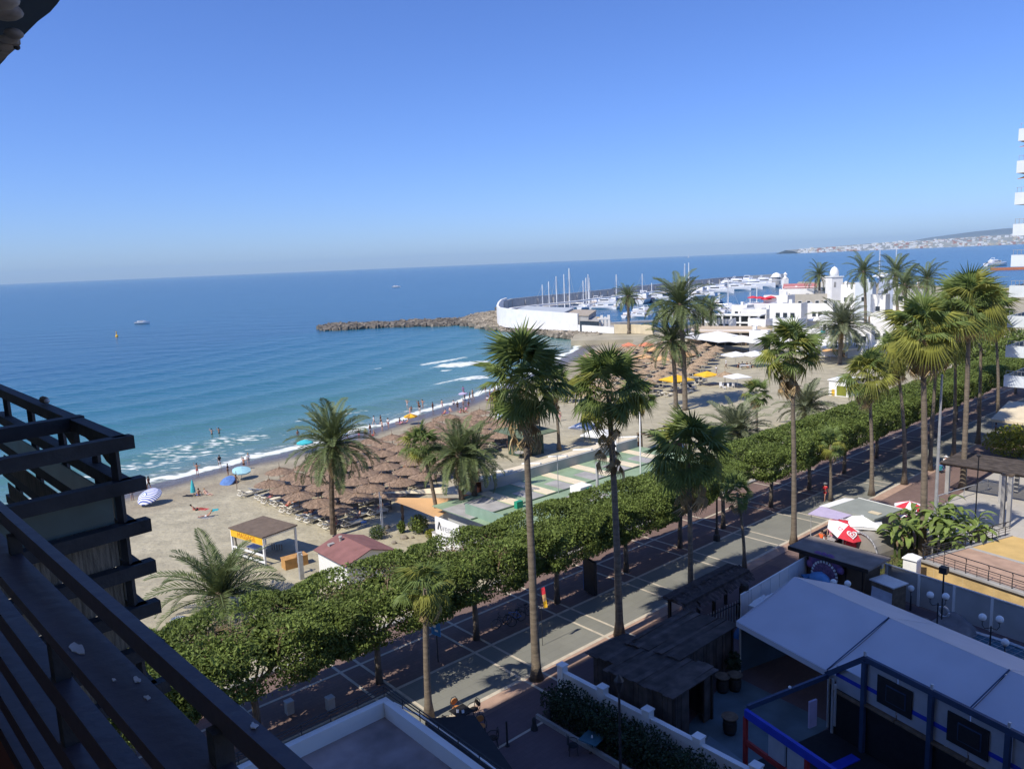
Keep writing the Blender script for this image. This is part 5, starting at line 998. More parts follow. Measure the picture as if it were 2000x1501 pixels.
# thatched gate canopy with picket fence
t = T('gate_canopy', 'shaggy dark thatched canopy over the garden gate beside the road', 'canopy', 10.8, -3.5); b = MB(); r_ = random.Random(5)
for k in range(420):
    x = r_.uniform(-3.8, 3.7); y = r_.uniform(-.95, .95); z = 2.85 - abs(y) * .35; s = 1 if y > 0 else -1; l = .55
    b.add([(x - .08, y, z), (x + .08, y, z + .02), (x + .08 + r_.uniform(-.1, .1), y + s * l, z - .25 + r_.uniform(-.05, .05)), (x - .08 + r_.uniform(-.1, .1), y + s * l, z - .25)], [(0, 1, 2, 3)])
b.box((0, 0, 2.62), (7.3, 1.7, .2)); b.build('thatch', mat('dark_grey_thatch', (.075, .06, .055), .95, .4, 3, .6, 18, island=.25), t)
for x in (-3.3, -.2, 3.0): box_part(t, 'post', (x, -.6, 1.3), (.18, .18, 2.6), M['wood_dark']); box_part(t, 'post', (x, .6, 1.3), (.18, .18, 2.6), M['wood_dark'])
t = T('picket_fence', 'dark iron picket fence behind the thatched gate canopy', 'fence', 9.6, -5.0, rz=ANG - R(5))
for k in range(18): box_part(t, 'picket', (-2.2 + .27 * k, 0, .85), (.045, .045, 1.7), M['alu'] if k % 1 else M['metal_grey'])
for z in (.25, 1.5): box_part(t, 'rail', (.1, 0, z), (4.9, .05, .06), M['metal_dark'])
box_part(t, 'post', (2.75, -.1, 1.3), (.30, .30, 2.6), M['wood_dark']); box_part(t, 'base_wall', (.1, -.02, .1), (5.0, .2, .2), M['wood_dark'])
# white panel fence beside the road, planters outside
t = T('panel_fence', 'grey-white panel fence with ribs between the planters and the marquee', 'fence', 16.8, -5.4, rz=ANG + R(1))
for k in range(8): box_part(t, 'panel', (-4.6 + 1.22 * k, 0, 1.08), (1.16, .05, 2.1), M['whitewall']); box_part(t, 'rib', (-5.2 + 1.22 * k, 0, 1.1), (.09, .10, 2.2), M['white'])
box_part(t, 'top_rail', (-.3, 0, 2.22), (9.9, .10, .07), M['white'])
for k, lb in enumerate(('planter box nearest the gate canopy outside the panel fence', 'middle planter box outside the panel fence', 'planter box nearest the brown kiosk outside the panel fence')):
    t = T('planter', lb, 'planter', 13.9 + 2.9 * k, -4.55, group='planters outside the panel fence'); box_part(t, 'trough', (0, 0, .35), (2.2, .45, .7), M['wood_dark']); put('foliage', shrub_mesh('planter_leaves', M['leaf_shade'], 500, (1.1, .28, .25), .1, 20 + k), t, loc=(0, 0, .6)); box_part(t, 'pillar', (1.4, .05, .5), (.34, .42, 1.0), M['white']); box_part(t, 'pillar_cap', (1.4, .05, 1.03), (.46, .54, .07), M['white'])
M['tarp_blue'] = mat('blue_tarpaulin', (.04, .13, .30), .4, .2, 2, .3, 6); M['tarp_grey'] = mat('grey_dust_sheet', (.20, .185, .18), .85, .2, 1.5, .4, 5)
def heap(name, label, cat, a, b, z, s, m, seed, n=16):
    r_ = np.random.default_rng(seed); t = T(name, label, cat, a, b, z); K = 12; vs = []; fs = []
    for i in range(K + 1):
        for j in range(K + 1):
            x, y = i / K * 2 - 1, j / K * 2 - 1; e = (1 - abs(x) ** 3) * (1 - abs(y) ** 3); vs.append((x * s[0], y * s[1], s[2] * e * (.72 + .28 * math.sin(x * 3.1 + seed) * math.cos(y * 2.7 + seed)) + float(r_.normal(0, .03)) * e))
    for i in range(K):
        for j in range(K): q = i * (K + 1) + j; fs.append((q, q + K + 1, q + K + 2, q + 1))
    MB().add(vs, fs).build('cover', m, t, smooth=True); return t
heap('tarpaulin', 'blue tarpaulin covering a heap behind the panel fence', 'tarpaulin', 14.4, -6.5, 0, (1.6, .9, 2.0), M['tarp_blue'], 1); heap('tarpaulin', 'second blue tarpaulin heap nearest the marquee corner', 'tarpaulin', 11.6, -6.7, 0, (1.6, 1.0, 2.1), M['tarp_blue'], 2)
heap('bag', 'white bag lying on the blue tarpaulin, left one', 'bag', 12.2, -6.6, 1.75, (.75, .5, .5), M['canvas_white'], 3); heap('bag', 'white bag lying on the blue tarpaulin, right one', 'bag', 13.3, -6.8, 1.7, (.7, .5, .55), M['canvas_white'], 4)
heap('dust_sheet', 'grey dust sheet over stored rides beside the white slide', 'dust sheet', 18.9, -13.4, 0, (1.2, 1.7, 1.0), M['tarp_grey'], 5); heap('dust_sheet', 'grey dust sheet draped over an arched ride by the pool', 'dust sheet', 20.0, -15.3, 0, (1.1, 1.5, 1.25), M['tarp_grey'], 6)
# brown kiosk with round toothed gate and inflatable
t = T('brown_kiosk', 'brown box kiosk with overhanging dark flat roof', 'kiosk', 21.2, -7.3, rz=ANG - R(4)); box_part(t, 'wall', (0, 0, 1.35), (2.0, 5.0, 2.7), mat('brown_board_wall', (.13, .09, .06), .8, .15, 1.5)); box_part(t, 'roof', (-.1, 0, 2.8), (3.0, 6.0, .16), mat('sun_lightened_brown_roof', (.22, .19, .165), .8, .2, 1)); box_part(t, 'fascia', (-1.63, 0, 2.72), (.06, 6.0, .26), M['wood_dark'])  # roof colour lightened to carry the sun on its rear part
for k in range(4): box_part(t, 'board', (-1.02, -2.3 + 1.2 * k, 1.3), (.04, .06, 2.5), M['wood_dark'])
box_part(t, 'side_lamp', (.9, -2.6, 2.3), (.3, .2, .3), M['alu'])
t = T('toothed_ring', 'round purple fish-mouth gate with ring of white teeth on the brown kiosk', 'decoration', 19.75, -7.0, .25, rz=ANG - R(4)); b = MB(); K = 26
for i in range(K): 
    a0, a1 = 2 * math.pi * i / K, 2 * math.pi * (i + .62) / K; b.add([(0, .95 * math.cos(q) * rr2, 1.15 + 1.05 * math.sin(q) * rr2) for q, rr2 in ((a0, 1.06), (a1, 1.06), (a1, .9), (a0, .9))] + [(-.06, .95 * math.cos(q) * rr2, 1.15 + 1.05 * math.sin(q) * rr2) for q, rr2 in ((a0, 1.06), (a1, 1.06), (a1, .9), (a0, .9))], [(4, 5, 6, 7), (0, 4, 7, 3), (1, 2, 6, 5), (0, 1, 5, 4), (3, 7, 6, 2)])
b.build('teeth', M['white'], t, kind='stuff'); M['purple'] = mat('purple_pink_plastic', (.30, .12, .26), .6, .45, 2.2, col2=(.16, .12, .32)); 
b = MB(); b.lathe([(.98, 0), (.98, .05), (.05, .07)], n=24); o = b.build('panel', mat('dark_mosaic_print', (.10, .07, .12), .6, .6, 9, col2=(.30, .16, .26)), t, loc=(0, 0, 1.15)); o.rotation_euler = (0, R(-90), 0)
for k in range(7): a_ = R(20 + 22 * k); MB().ball((.08, 1.25 * math.cos(a_), 1.25 + 1.3 * math.sin(a_)), .30 + .05 * (k % 3), 8, 6, (.4, 1, 1)).build('bump', M['purple'], t, smooth=True)
t = T('inflatable_slide', 'blue inflatable fish-like ride lying before the toothed ring', 'inflatable', 18.6, -7.2, .9, rz=ANG + R(50)); M['infl'] = mat('blue_inflatable', (.10, .26, .48), .35, .12, 1.5)
b = MB(); b.tube([(-1.3, 0, .9), (-.7, 0, .75), (0, 0, .6), (.8, 0, .4), (1.4, .1, .22)], [.18, .5, .62, .45, .12], 10); b.build('body', M['infl'], t, smooth=True); b = MB(); b.slab([(1.2, -.4, .25), (1.7, -.5, .35), (1.7, .6, .35), (1.2, .5, .25)], .1); b.build('tail', M['infl'], t)
for s in (-1, 1): MB().slab([(-.2, s * .5, .55), (.3, s * .5, .5), (.2, s * 1.1, .3)][::s], .08).build('fin', M['infl'], t)
t = T('water_slide', 'grey-topped box ride with curved white chute behind the marquee', 'slide', 19.6, -11.3, 0, rz=SKW); box_part(t, 'tower', (.2, 0, 1.1), (1.3, 1.6, 2.2), M['wood_mid']); box_part(t, 'top', (.2, 0, 2.26), (1.5, 1.8, .08), M['alu'])
b = MB(); K = 8; W2 = .75
for i in range(K + 1):
    q = i / K * 1.45; x = -.45 - 1.5 * (1 - math.cos(q)) * .75; z = 1.85 - 1.7 * math.sin(q) ; b.v += [(x, -W2, z), (x, W2, z), (x + .08, -W2, z - .04), (x + .08, W2, z - .04)]
for i in range(K): b.f += [(4 * i, 4 * i + 4, 4 * i + 5, 4 * i + 1), (4 * i + 2, 4 * i + 3, 4 * i + 7, 4 * i + 6), (4 * i, 4 * i + 2, 4 * i + 6, 4 * i + 4), (4 * i + 1, 4 * i + 5, 4 * i + 7, 4 * i + 3)]
b.build('chute', mat('pale_blue_chute', (.45, .48, .55), .3, .1, 2), t); box_part(t, 'door', (.9, .3, 1.0), (.05, .7, 1.6), M['leaf_shade'])
# globe lamps
def globe_lamp(label, a, b_, h, offs):
    t = T('globe_lamp', label, 'street lamp', a, b_, 0, group='white globe lamps behind the marquee'); tube_part(t, 'shaft', [(0, 0, 0), (0, 0, .5), (0, 0, h - .45)], [.08, .05, .04], M['metal_dark']); b = MB()
    for o in offs: b.tube([(0, 0, h - .55), (o[0] * .7, o[1] * .7, h - .62), (o[0], o[1], h - .42), (o[0], o[1], h - .15)], .025, 6)
    b.build('arm', M['metal_dark'], t)
    for o in offs: MB().ball((o[0], o[1], h + .05), .21, 12, 8).build('globe', M['white'], t, smooth=True); MB().lathe([(.09, h - .18), (.09, h - .12)], (o[0], o[1], 0), 8).build('collar', M['metal_dark'], t)
globe_lamp('twin white globe lamp standing before the dust sheets', 18.0, -15.0, 3.0, ((-.3, .35), (.1, -.38))); globe_lamp('twin white globe lamp standing before the oval pool', 16.9, -18.2, 3.0, ((-.25, .38), (.1, -.38)))
globe_lamp('twin white globe lamp between the kiosk and the white chute', 17.3, -9.3, 2.3, ((-.2, .38), (.2, -.38))); globe_lamp('single white globe lamp at the far right edge of the marquee', 15.6, -19.3, 2.4, ((0, .02),)); globe_lamp('small globe lamp against the grey fence by the chute', 21.3, -12.2, 1.5, ((0, .02),))
t = T('pole_light', 'dark pole with floodlight box and hanging lifebuoy by the grey fence', 'lamp pole', 19.9, -14.6); tube_part(t, 'shaft', [(0, 0, 0), (0, 0, 3.9)], .05, M['metal_dark']); box_part(t, 'flood_light', (0, 0, 3.95), (.45, .45, .4), M['metal_dark']); b = MB(); K = 14; b.tube([(.25 + .0 * k, .33 * math.cos(2 * math.pi * k / K), 1.1 + .33 * math.sin(2 * math.pi * k / K)) for k in range(K + 1)], .07, 6, False); b.build('lifebuoy', M['alu'], t)
# oval pool with net
t = T('oval_pool', 'oval blue-green ride pool under a net with a pale rim', 'pool', 18.0, -18.8, 0, rz=SKW)
def ell(rx, ry, z, n=28): return [(rx * math.cos(2 * math.pi * k / n), ry * math.sin(2 * math.pi * k / n), z) for k in range(n)]
b = MB(); b.add(ell(1.9, 4.2, .32), [tuple(range(28))]); b.build('water', mat('blue_green_pool_water', (.06, .13, .17), .25, .3, 2.5), t); b = MB(); b.tube(ell(1.95, 4.3, .36) + [ell(1.95, 4.3, .36)[0]], .10, 6, False); b.build('rim', M['alu'], t)
b = MB(); b.add(ell(2.0, 4.35, 0) + ell(2.0, 4.35, .3), [(k, (k + 1) % 28, (k + 1) % 28 + 28, k + 28) for k in range(28)]); b.build('side', M['navy_paint'], t)
b = MB()
for k in range(-8, 9): y = k * .5; x = 1.9 * math.sqrt(max(0, 1 - (y / 4.2) ** 2)); b.bar((-x, y, .42), (x, y, .42), .015)
for k in range(-4, 5): x = k * .45; y = 4.2 * math.sqrt(max(0, 1 - (x / 1.9) ** 2)); b.bar((x, -y, .425), (x, y, .425), .015)
b.build('net', M['metal_grey'], t, kind='stuff')
t = T('grey_fence', 'long grey panel fence with white ribs below the sandstone terrace', 'fence', 22.7, -10.0, rz=ANG - R(8))
for k in range(9): box_part(t, 'panel', (0, -1.15 - 2.3 * k, 1.08), (.06, 2.2, 2.15), M['greywall']); box_part(t, 'rib', (-.03, -.02 - 2.3 * k, 1.1), (.14, .16, 2.2), M['whitewall'])
box_part(t, 'top_rail', (0, -10.2, 2.21), (.14, 20.8, .08), M['alu'])
# sandstone terrace with railing
PT = [(26.1, -11.0), (35.4, -13.9), (33.3, -27.0), (22.8, -26.5)]
t = T('sandstone_terrace', 'raised sandstone terrace with pink and yellow paving and iron railing', 'terrace', 26.1, -11.0, 0, rz=0.0); loc = [W(a, b) - t.location for a, b in PT]
wl = [loc[3], loc[2], loc[1], loc[0]]; MB().prism([(q.x, q.y) for q in wl][::1] if False else [(q.x, q.y) for q in (loc[0], loc[3], loc[2], loc[1])], -.1, 1.72).build('wall', M['sandstone'], t)
def quadz(pts, z0, z1, nm, m): MB().prism([(q.x, q.y) for q in pts], z0, z1).build(nm, m, t)
A0, A1, A2, A3 = loc; mid0, mid1 = A0.lerp(A1, .50), A3.lerp(A2, .50)
quadz([A0, A3, mid1, mid0], 1.72, 1.80, 'pink_paving', M['pink_paving']); quadz([mid0, mid1, A2, A1], 1.72, 1.80, 'yellow_paving', mat('yellow_paving', (.55, .38, .15), .85, .1, 1)); n_ = (mid1 - mid0); MB().bar(mid0 + Vector((0, 0, 1.815)), mid1 + Vector((0, 0, 1.815)), .3, .03).build('paving_strip', M['concrete'], t)
for p_, q_ in ((A0, A3), (A0, A1)):
    d_ = (q_ - p_).normalized(); MB().bar(p_ + Vector((0, 0, 1.80)), q_ + Vector((0, 0, 1.80)), .42, .14).build('coping', M['concrete'], t); K = int((q_ - p_).length / 1.5)
    for k in range(K + 1):
        c = p_ + d_ * (.15 + 1.5 * k); nn = Vector((-d_.y, d_.x, 0)); MB().tube([c + Vector((0, 0, 1.8)), c + Vector((0, 0, 2.4)), c + nn * .06 + Vector((0, 0, 2.75)), c - nn * .05 + Vector((0, 0, 2.95))], .035, 6).build('rail_post', M['metal_dark'], t)
        if k < K: MB().tube([c + d_ * .75 + Vector((0, 0, 1.8)), c + d_ * .75 + Vector((0, 0, 2.55))], .02, 5).build('baluster', M['metal_dark'], t)
    for z, w_ in ((2.0, .018), (2.2, .018), (2.4, .018), (2.55, .03), (2.93, .035)): MB().tube([p_ + Vector((0, 0, z)), q_ + Vector((0, 0, z))], w_, 5).build('rail', M['metal_dark'], t)
for k in range(7): c = A0.lerp(A3, .06 + .13 * k); d_ = (A3 - A0).normalized(); MB().bar(c + Vector((0, 0, .02)) - Vector((d_.y, -d_.x, 0)) * .012, c + Vector((0, 0, 1.6)) - Vector((d_.y, -d_.x, 0)) * .012, .03, .03).build('joint', M['cream'], t)
t = T('planter', 'square stone planter with red flowers on the sandstone terrace', 'planter', 35.0, -16.2, 1.8, rz=SKW); box_part(t, 'trough', (0, 0, .3), (1.2, 1.8, .6), M['sandstone']); put('foliage', shrub_mesh('flower_leaves', M['leaf_hedge'], 300, (.55, .85, .22), .12, 31), t, loc=(0, 0, .5)); b = MB(); [b.ball((random.uniform(-.5, .5), random.uniform(-.8, .8), .95 + random.uniform(-.05, .1)), .05, 5, 4) for _ in range(26)]; b.build('flower', M['red'], t, kind='stuff')
t = T('electric_cabinet', 'white peaked utility cabinet between the kiosk and the sandstone corner', 'cabinet', 24.7, -10.9, 0); box_part(t, 'body', (0, 0, 1.15), (.8, .9, 2.3), M['white']); b = MB(); b.lathe([(.72, 2.3), (.70, 2.38), (.05, 2.65)], n=4, ph=math.pi / 4); b.build('roof', M['white'], t)
t = T('iron_fence', 'short iron fence with curls beside the garden lawn', 'fence', 23.3, -8.7, 0)
for k in range(12): tube_part(t, 'bar', [(0, 1.3 - .25 * k, 0), (0, 1.3 - .25 * k, 2.6)], .018, M['metal_dark'], 5)
for z in (1.8, 2.55): tube_part(t, 'rail', [(0, 1.35, z), (0, -1.5, z)], .025, M['metal_dark'], 5)
# marquee
t = T('marquee', 'long white marquee roof in three joined sections over the arcade', 'marquee', 6.6, -8.3, 0, rz=SKW); YS = [0, -6.35, -12.5, -18.6, -24.7]; M['pvc'] = mat('white_pvc_roof', (.56, .55, .58), .5, .05, .5, .05, 3)  # white toned down so the colour itself deepens the plaza shade
for k in range(4):
    y0, y1 = YS[k] - .02, YS[k + 1] + .02; x0, x1, x2 = 0, 4.6, 9.0; z0, z1 = 3.15, 4.75; b = MB(); K = 6
    for i in range(K + 1):
        for j in range(K + 1):
            f = i / K; x = x0 + (x1 - x0) * f; sag = -.10 * math.sin(math.pi * f) + .10 * math.sin(math.pi * j / K) * math.sin(math.pi * f); b.v.append((x, y0 + (y1 - y0) * j / K, z0 + (z1 - z0) * f + sag))
    for i in range(K):
        for j in range(K): q = i * (K + 1) + j; b.f.append((q, q + 1, q + K + 2, q + K + 1))
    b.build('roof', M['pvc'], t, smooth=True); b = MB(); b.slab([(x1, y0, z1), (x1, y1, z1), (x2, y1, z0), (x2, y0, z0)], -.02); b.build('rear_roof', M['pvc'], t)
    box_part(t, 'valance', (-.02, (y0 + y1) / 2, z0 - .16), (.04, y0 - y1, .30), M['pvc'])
    b = MB(); b.bar((0, y1 - .0, z0 + .03), (x1, y1, z1 + .04), .05, .03); b.build('gutter', M['navy_paint'], t); tube_part(t, 'post', [(.15, y1, 0), (.15, y1, z0)], .06, M['alu'], 8); tube_part(t, 'post', [(8.8, y1, 0), (8.8, y1, z0)], .06, M['alu'], 8)
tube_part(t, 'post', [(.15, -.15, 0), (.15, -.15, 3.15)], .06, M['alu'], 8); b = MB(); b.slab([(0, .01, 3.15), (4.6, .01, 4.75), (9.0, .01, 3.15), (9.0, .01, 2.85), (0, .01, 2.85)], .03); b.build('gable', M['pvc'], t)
box_part(t, 'side_wall', (3.5, -.1, 1.4), (6.5, .06, 2.8), mat('dark_blue_side_sheet', (.05, .08, .12), .5, .25, .6))
M['pav'] = mat('grey_blue_pavilion_panel', (.34, .37, .42), .6, .08, 2)
# steel pavilion
t = T('steel_pavilion', 'open navy steel pavilion with red posts and bright blue edge beam', 'pavilion', -.5, -13.3, 0, rz=SKW); XF, YE = 5.5, -14.5; YP = (-2.05, -5.4, -8.65, -12.0)
box_part(t, 'blue_beam', (0, YE / 2, 2.82), (.18, -YE, .40), M['blue_paint']); box_part(t, 'beam', (XF / 2 + .1, 0.05, 3.0), (XF - .1, .14, .24), M['navy_paint'])
MB().bar((XF, .1, 3.05), (XF, -2.05, 4.9), .16, .26).build('beam', M['navy_paint'], t); MB().bar((XF, -2.0, 4.9), (XF, YE, 4.9), .16, .28).build('beam', M['navy_paint'], t)
for y in (0, -3.6, -7.2, -10.8): box_part(t, 'red_post', (0, y, 1.31), (.17, .17, 2.62), M['red_paint'])
box_part(t, 'red_rail', (0, YE / 2, 1.35), (.12, -YE, .26), M['red_paint']); box_part(t, 'red_panel', (.02, -5.6, .7), (.06, 3.0, 1.0), M['red_paint'])
for k, y in enumerate((-1.9, -3.0, -5.0)): box_part(t, 'white_panel', (.03, y, 2.05), (.08, .95 if k < 2 else 1.4, 1.1), M['pav'])
for y in YP: box_part(t, 'post', (XF - .02, y, 2.4), (.20, .20, 4.75), M['navy_paint']); box_part(t, 'finial', (XF, y, 5.15), (.10, .10, .25), M['alu'])
for k in range(8): y = -1.2 - 1.67 * k; z0 = 2.7 if k else 2.55; h = 1.95 if k else 1.2; box_part(t, 'wall_panel', (XF + .12, y, z0 + h / 2), (.05, 1.6, h), M['pav']); box_part(t, 'blue_band', (XF + .08, y, z0 + .75), (.03, 1.6, .20), M['blue_paint']); box_part(t, 'sill', (XF + .05, y, z0 - .12), (.25, 1.6, .10), M['wood_mid'])
for y in (-3.6, -7.0, -10.3): box_part(t, 'picture', (XF + .04, y, 3.75), (.05, 1.75, 1.35), M['black']); box_part(t, 'picture_frame', (XF, y - .1, 3.75), (.03, 1.0, .80), M['navy_paint']); box_part(t, 'picture_screen', (XF - .025, y - .1, 3.75), (.03, .9, .70), M['black'])
box_part(t, 'floor', (2.8, YE / 2, .05), (XF, -YE, .10), M['black']); box_part(t, 'floor_band', (1.6, YE / 2 - 1, .12), (.5, -YE - 3, .05), M['blue_paint']); box_part(t, 'floor_band', (3.3, -2.2, .12), (3.2, .5, .05), M['blue_paint']); box_part(t, 'back_sheet', (XF + .14, YE / 2, 1.3), (.04, -YE, 2.5), M['black'])
box_part(t, 'kiosk_panel', (XF - 1.4, -.3, 1.6), (.5, .1, 1.4), M['canvas_lilac']); tube_part(t, 'brace', [(XF, -11.8, 4.8), (XF - 2.2, -10.0, 3.0)], .06, M['navy_paint'])
tube_part(t, 'downpipe', [(XF, -.3, 0), (XF, -.3, 3.0)], .07, M['alu']); tube_part(t, 'downpipe', [(XF - .3, -.7, 0.8), (XF - .3, -.7, 3.0)], .06, M['alu'])
t = thing('floodlight', 'tiny white lamp on the pavilion end beam', 'lamp', t.matrix_basis @ Vector((2.9, 0.05, 3.13))); MB().ball((0, 0, .05), .08, 8, 6).build('bulb', M['white'], t)
# ice-cream kiosk group
t = T('ice_cream_kiosk', 'grey flat-roofed ice-cream kiosk with zebra printed walls by the road', 'kiosk', 32.2, -4.3, 0, rz=ANG - R(9)); M['zebra'] = mat('black_white_print', (.03, .03, .035), .6, .1, 2.0, col2=(.5, .5, .52), stretch=(7, 7, .8)); box_part(t, 'wall', (0, 0, 1.25), (3.3, 3.4, 2.5), M['zebra']); box_part(t, 'roof', (0, 0, 2.58), (3.9, 4.0, .16), mat('grey_green_roof', (.26, .28, .25), .9, .08, 1)); box_part(t, 'roof_trim', (1.98, 0, 2.60), (.06, 4.0, .2), M['white']); box_part(t, 'roof_vent', (-.6, -1.2, 2.7), (.5, .9, .06), M['cream'])
b = MB(); b.slab([(-1.6, 2.0, 2.55), (1.9, 2.0, 2.55), (1.9, 3.3, 2.35), (-1.6, 3.3, 2.35)], .05); b.build('white_awning', M['canvas_white'], t); b = MB(); b.slab([(-3.6, .1, 2.45), (-1.9, .0, 2.5), (-1.9, 2.9, 2.5), (-3.9, 2.7, 2.3)], .05); b.build('lilac_awning', M['canvas_lilac'], t)
tube_part(t, 'awning_pole', [(-3.6, 2.6, 0), (-3.6, 2.6, 2.3)], .03, M['alu']); tube_part(t, 'awning_pole', [(1.8, 3.2, 0), (1.8, 3.2, 2.35)], .03, M['alu'])
square_parasol('white square parasol between lilac awning and heart parasol', W(30.2, -4.9), 2.9, 2.15, M['canvas_white'], .55, ANG + .5)
# heart parasol
t = T('heart_parasol', 'red and white ice-cream parasol with a white swirl heart emblem, tilted', 'parasol', 28.6, -4.4, 0); rp_ = 1.55
b = MB(); K = 8; c0 = (0, 0, .55); ring = [(rp_ * math.cos(2 * math.pi * k / K), rp_ * math.sin(2 * math.pi * k / K), 0) for k in range(K)]
mids = [(.58 * x, .58 * y, .36) for x, y, z in ring]; vs = [c0] + mids + ring; fs = []; mi = []
for k in range(K): j = (k + 1) % K; fs += [(0, 1 + k, 1 + j), (1 + k, 1 + K + k, 1 + K + j, 1 + j)]; mi += [0 if k in (0, 1, 4, 5) else 1] * 2
b.add(vs, fs); b.m = mi; cp = b.build('canopy', [M['red'], M['c_white']], t, loc=(0, 0, 1.75)); cp.rotation_euler = (R(20), R(-8), 0)
def heart(sc_, n=22):
    o = []
    for k in range(n): q = 2 * math.pi * k / n; o.append((sc_ * 16 * math.sin(q) ** 3 / 17, sc_ * (13 * math.cos(q) - 5 * math.cos(2 * q) - 2 * math.cos(3 * q) - math.cos(4 * q)) / 17))
    return o
for k in (.5, 4.5):
    th = 2 * math.pi * (k + .5) / K; ex, ey = Vector((-math.sin(th), math.cos(th), 0)), Vector((math.cos(th) * .93, math.sin(th) * .93, -.37)).normalized(); nz_ = ex.cross(ey); nz_ = nz_ if nz_.z > 0 else -nz_
    cc = Vector((math.cos(th) * .95, math.sin(th) * .95, .30)) + nz_ * .05; b = MB()
    for s1, s2 in ((.44, .32), (.22, .12)):
        h1, h2 = heart(s1), heart(s2); n0 = len(h1); P1 = [cc + ex * x - ey * y for x, y in h1]; P2_ = [cc + ex * x - ey * y + nz_ * .004 for x, y in h2]; b.add(P1 + P2_, [(i, (i + 1) % n0, (i + 1) % n0 + n0, i + n0) for i in range(n0)])
    b.build('heart_emblem', M['c_white'], cp)
for k in (3.1, 7):
    th = 2 * math.pi * (k + .5) / K; cc = Vector((math.cos(th) * .85, math.sin(th) * .85, .36)); b = MB(); h1, h2 = heart(.2), heart(.13); n0 = len(h1); ex, ey = Vector((-math.sin(th), math.cos(th), 0)), Vector((math.cos(th) * .93, math.sin(th) * .93, -.37)); b.add([cc + ex * x - ey * y for x, y in h1] + [cc + ex * x - ey * y for x, y in h2], [(i, (i + 1) % n0, (i + 1) % n0 + n0, i + n0) for i in range(n0)]); b.build('heart_emblem', M['red'], cp)
tube_part(t, 'pole', [(0, 0, 0), (0, 0, 1.8), (.12, -.1, 2.3)], .03, M['alu'])
t = T('dome_tent', 'grey half-dome stall tent with a leaf-striped end behind the heart parasol', 'tent', 29.5, -6.0, 0, rz=ANG - R(12)); b = MB(); K = 10
for i in range(K + 1): q = math.pi * i / K * .5; b.v += [(-1.3, -1.5 + 1.5 * math.sin(q) * 1.9 - 1.0, 0)] if False else [(-1.2, -1.5 * math.cos(math.pi * i / K), 1.9 * math.sin(math.pi * i / K)), (1.2, -1.5 * math.cos(math.pi * i / K), 1.9 * math.sin(math.pi * i / K))]
b.f += [(2 * i, 2 * i + 2, 2 * i + 3, 2 * i + 1) for i in range(K)]; b.f += [tuple(2 * i for i in range(K + 1)), tuple(2 * i + 1 for i in range(K, -1, -1))]; b.build('shell', mat('grey_tent_sheet', (.30, .28, .25), .8, .08, 1), t)
b = MB(); b.tube([(-1.24, -1.5 * math.cos(math.pi * i / K), 1.9 * math.sin(math.pi * i / K)) for i in range(K + 1)], .09, 5); b.build('striped_hoop', M['zebra'], t)
box_part(t, 'red_flap', (-1.28, 1.0, .9), (.06, 1.1, 1.7), M['red']); box_part(t, 'white_flap', (-1.28, 1.62, .9), (.06, .14, 1.7), M['c_white'])
cloth_parasol('pink and red parasol peeping out behind the kiosk, lower one', W(34.4, -7.2), 1.1, 1.9, M['c_pink'], 8, .4, m2=M['c_white']); cloth_parasol('red and white parasol peeping out behind the kiosk, upper one', W(36.2, -6.2), 1.2, 2.3, M['red'], 8, .4, m2=M['c_white'])
for k in range(4): t = T('plastic_chair', 'white plastic cafe chair, %s along the kerb beside the heart parasol' % ORD[k], 'chair', 26.6 + .75 * k, -2.6 - .5 * (k % 2), 0, rz=ANG + k, group='white chairs at the ice-cream kiosk'); box_part(t, 'seat', (0, 0, .44), (.46, .46, .04), M['c_white']); box_part(t, 'backrest', (0, -.23, .68), (.46, .04, .44), M['c_white']); [tube_part(t, 'leg', [(x * .19, y * .19, .44), (x * .22, y * .22, 0)], .02, M['c_white'], 5) for x in (-1, 1) for y in (-1, 1)]
t = T('freezer', 'dark wheeled ice-cream freezer under the heart parasol', 'freezer', 28.2, -3.6, 0); box_part(t, 'body', (0, 0, .5), (1.2, .6, .9), M['black']); box_part(t, 'lid', (0, 0, .98), (1.22, .62, .06), M['alu'])
# pole lamps, pergola, awning, railings on the right
p = G(1823, 1085, .1); t = thing('tall_lamp_pole', 'tall plain grey tapered lamp pole by the banana clump', 'lamp pole', p); h = HZ(1837, 738, p); tube_part(t, 'shaft', [(0, 0, -.1), (0, 0, h)], [.15, .075], M['metal_grey'], 9); MB().lathe([(.08, h), (.10, h + .1), (.02, h + .2)], n=8).build('cap', M['metal_grey'], t)
p = G(1905, 1010, 0); t = thing('thin_lamp_pole', 'thin dark lamp pole beside the pale paving', 'lamp pole', p); h = HZ(1906, 893, p); tube_part(t, 'shaft', [(0, 0, -.1), (0, 0, h)], .05, M['metal_dark']); MB().lathe([(.1, h), (.2, h + .2), (.05, h + .3)], n=8).build('head', M['metal_dark'], t)
p = G(1400, 1055, 0); t = thing('street_lamp', 'black classical street lamp at the gap in the hedge row', 'street lamp', p); h = HZ(1398, 948, p); MB().lathe([(.30, 0), (.28, .5), (.18, .6), (.15, 1.0), (.10, 1.1), (.07, h - .9), (.10, h - .85)], n=8).build('shaft', M['metal_dark'], t); MB().lathe([(.10, h - .85), (.22, h - .35), (.25, h - .28), (.10, h - .05), (.02, h + .05)], n=6).build('lantern', M['glass'], t)
t = T('slat_pergola', 'grey timber slat pergola on paired pillars over the pale paving', 'pergola', 51.5, -9.5, 0)
for k in range(16): box_part(t, 'slat', (-2.6 + .35 * k, 0, 3.1), (.22, 11.0, .05), M['plank'])
for x in (-2.4, 2.2): box_part(t, 'beam', (x, 0, 2.95), (.16, 11.2, .22), M['wood_mid'])
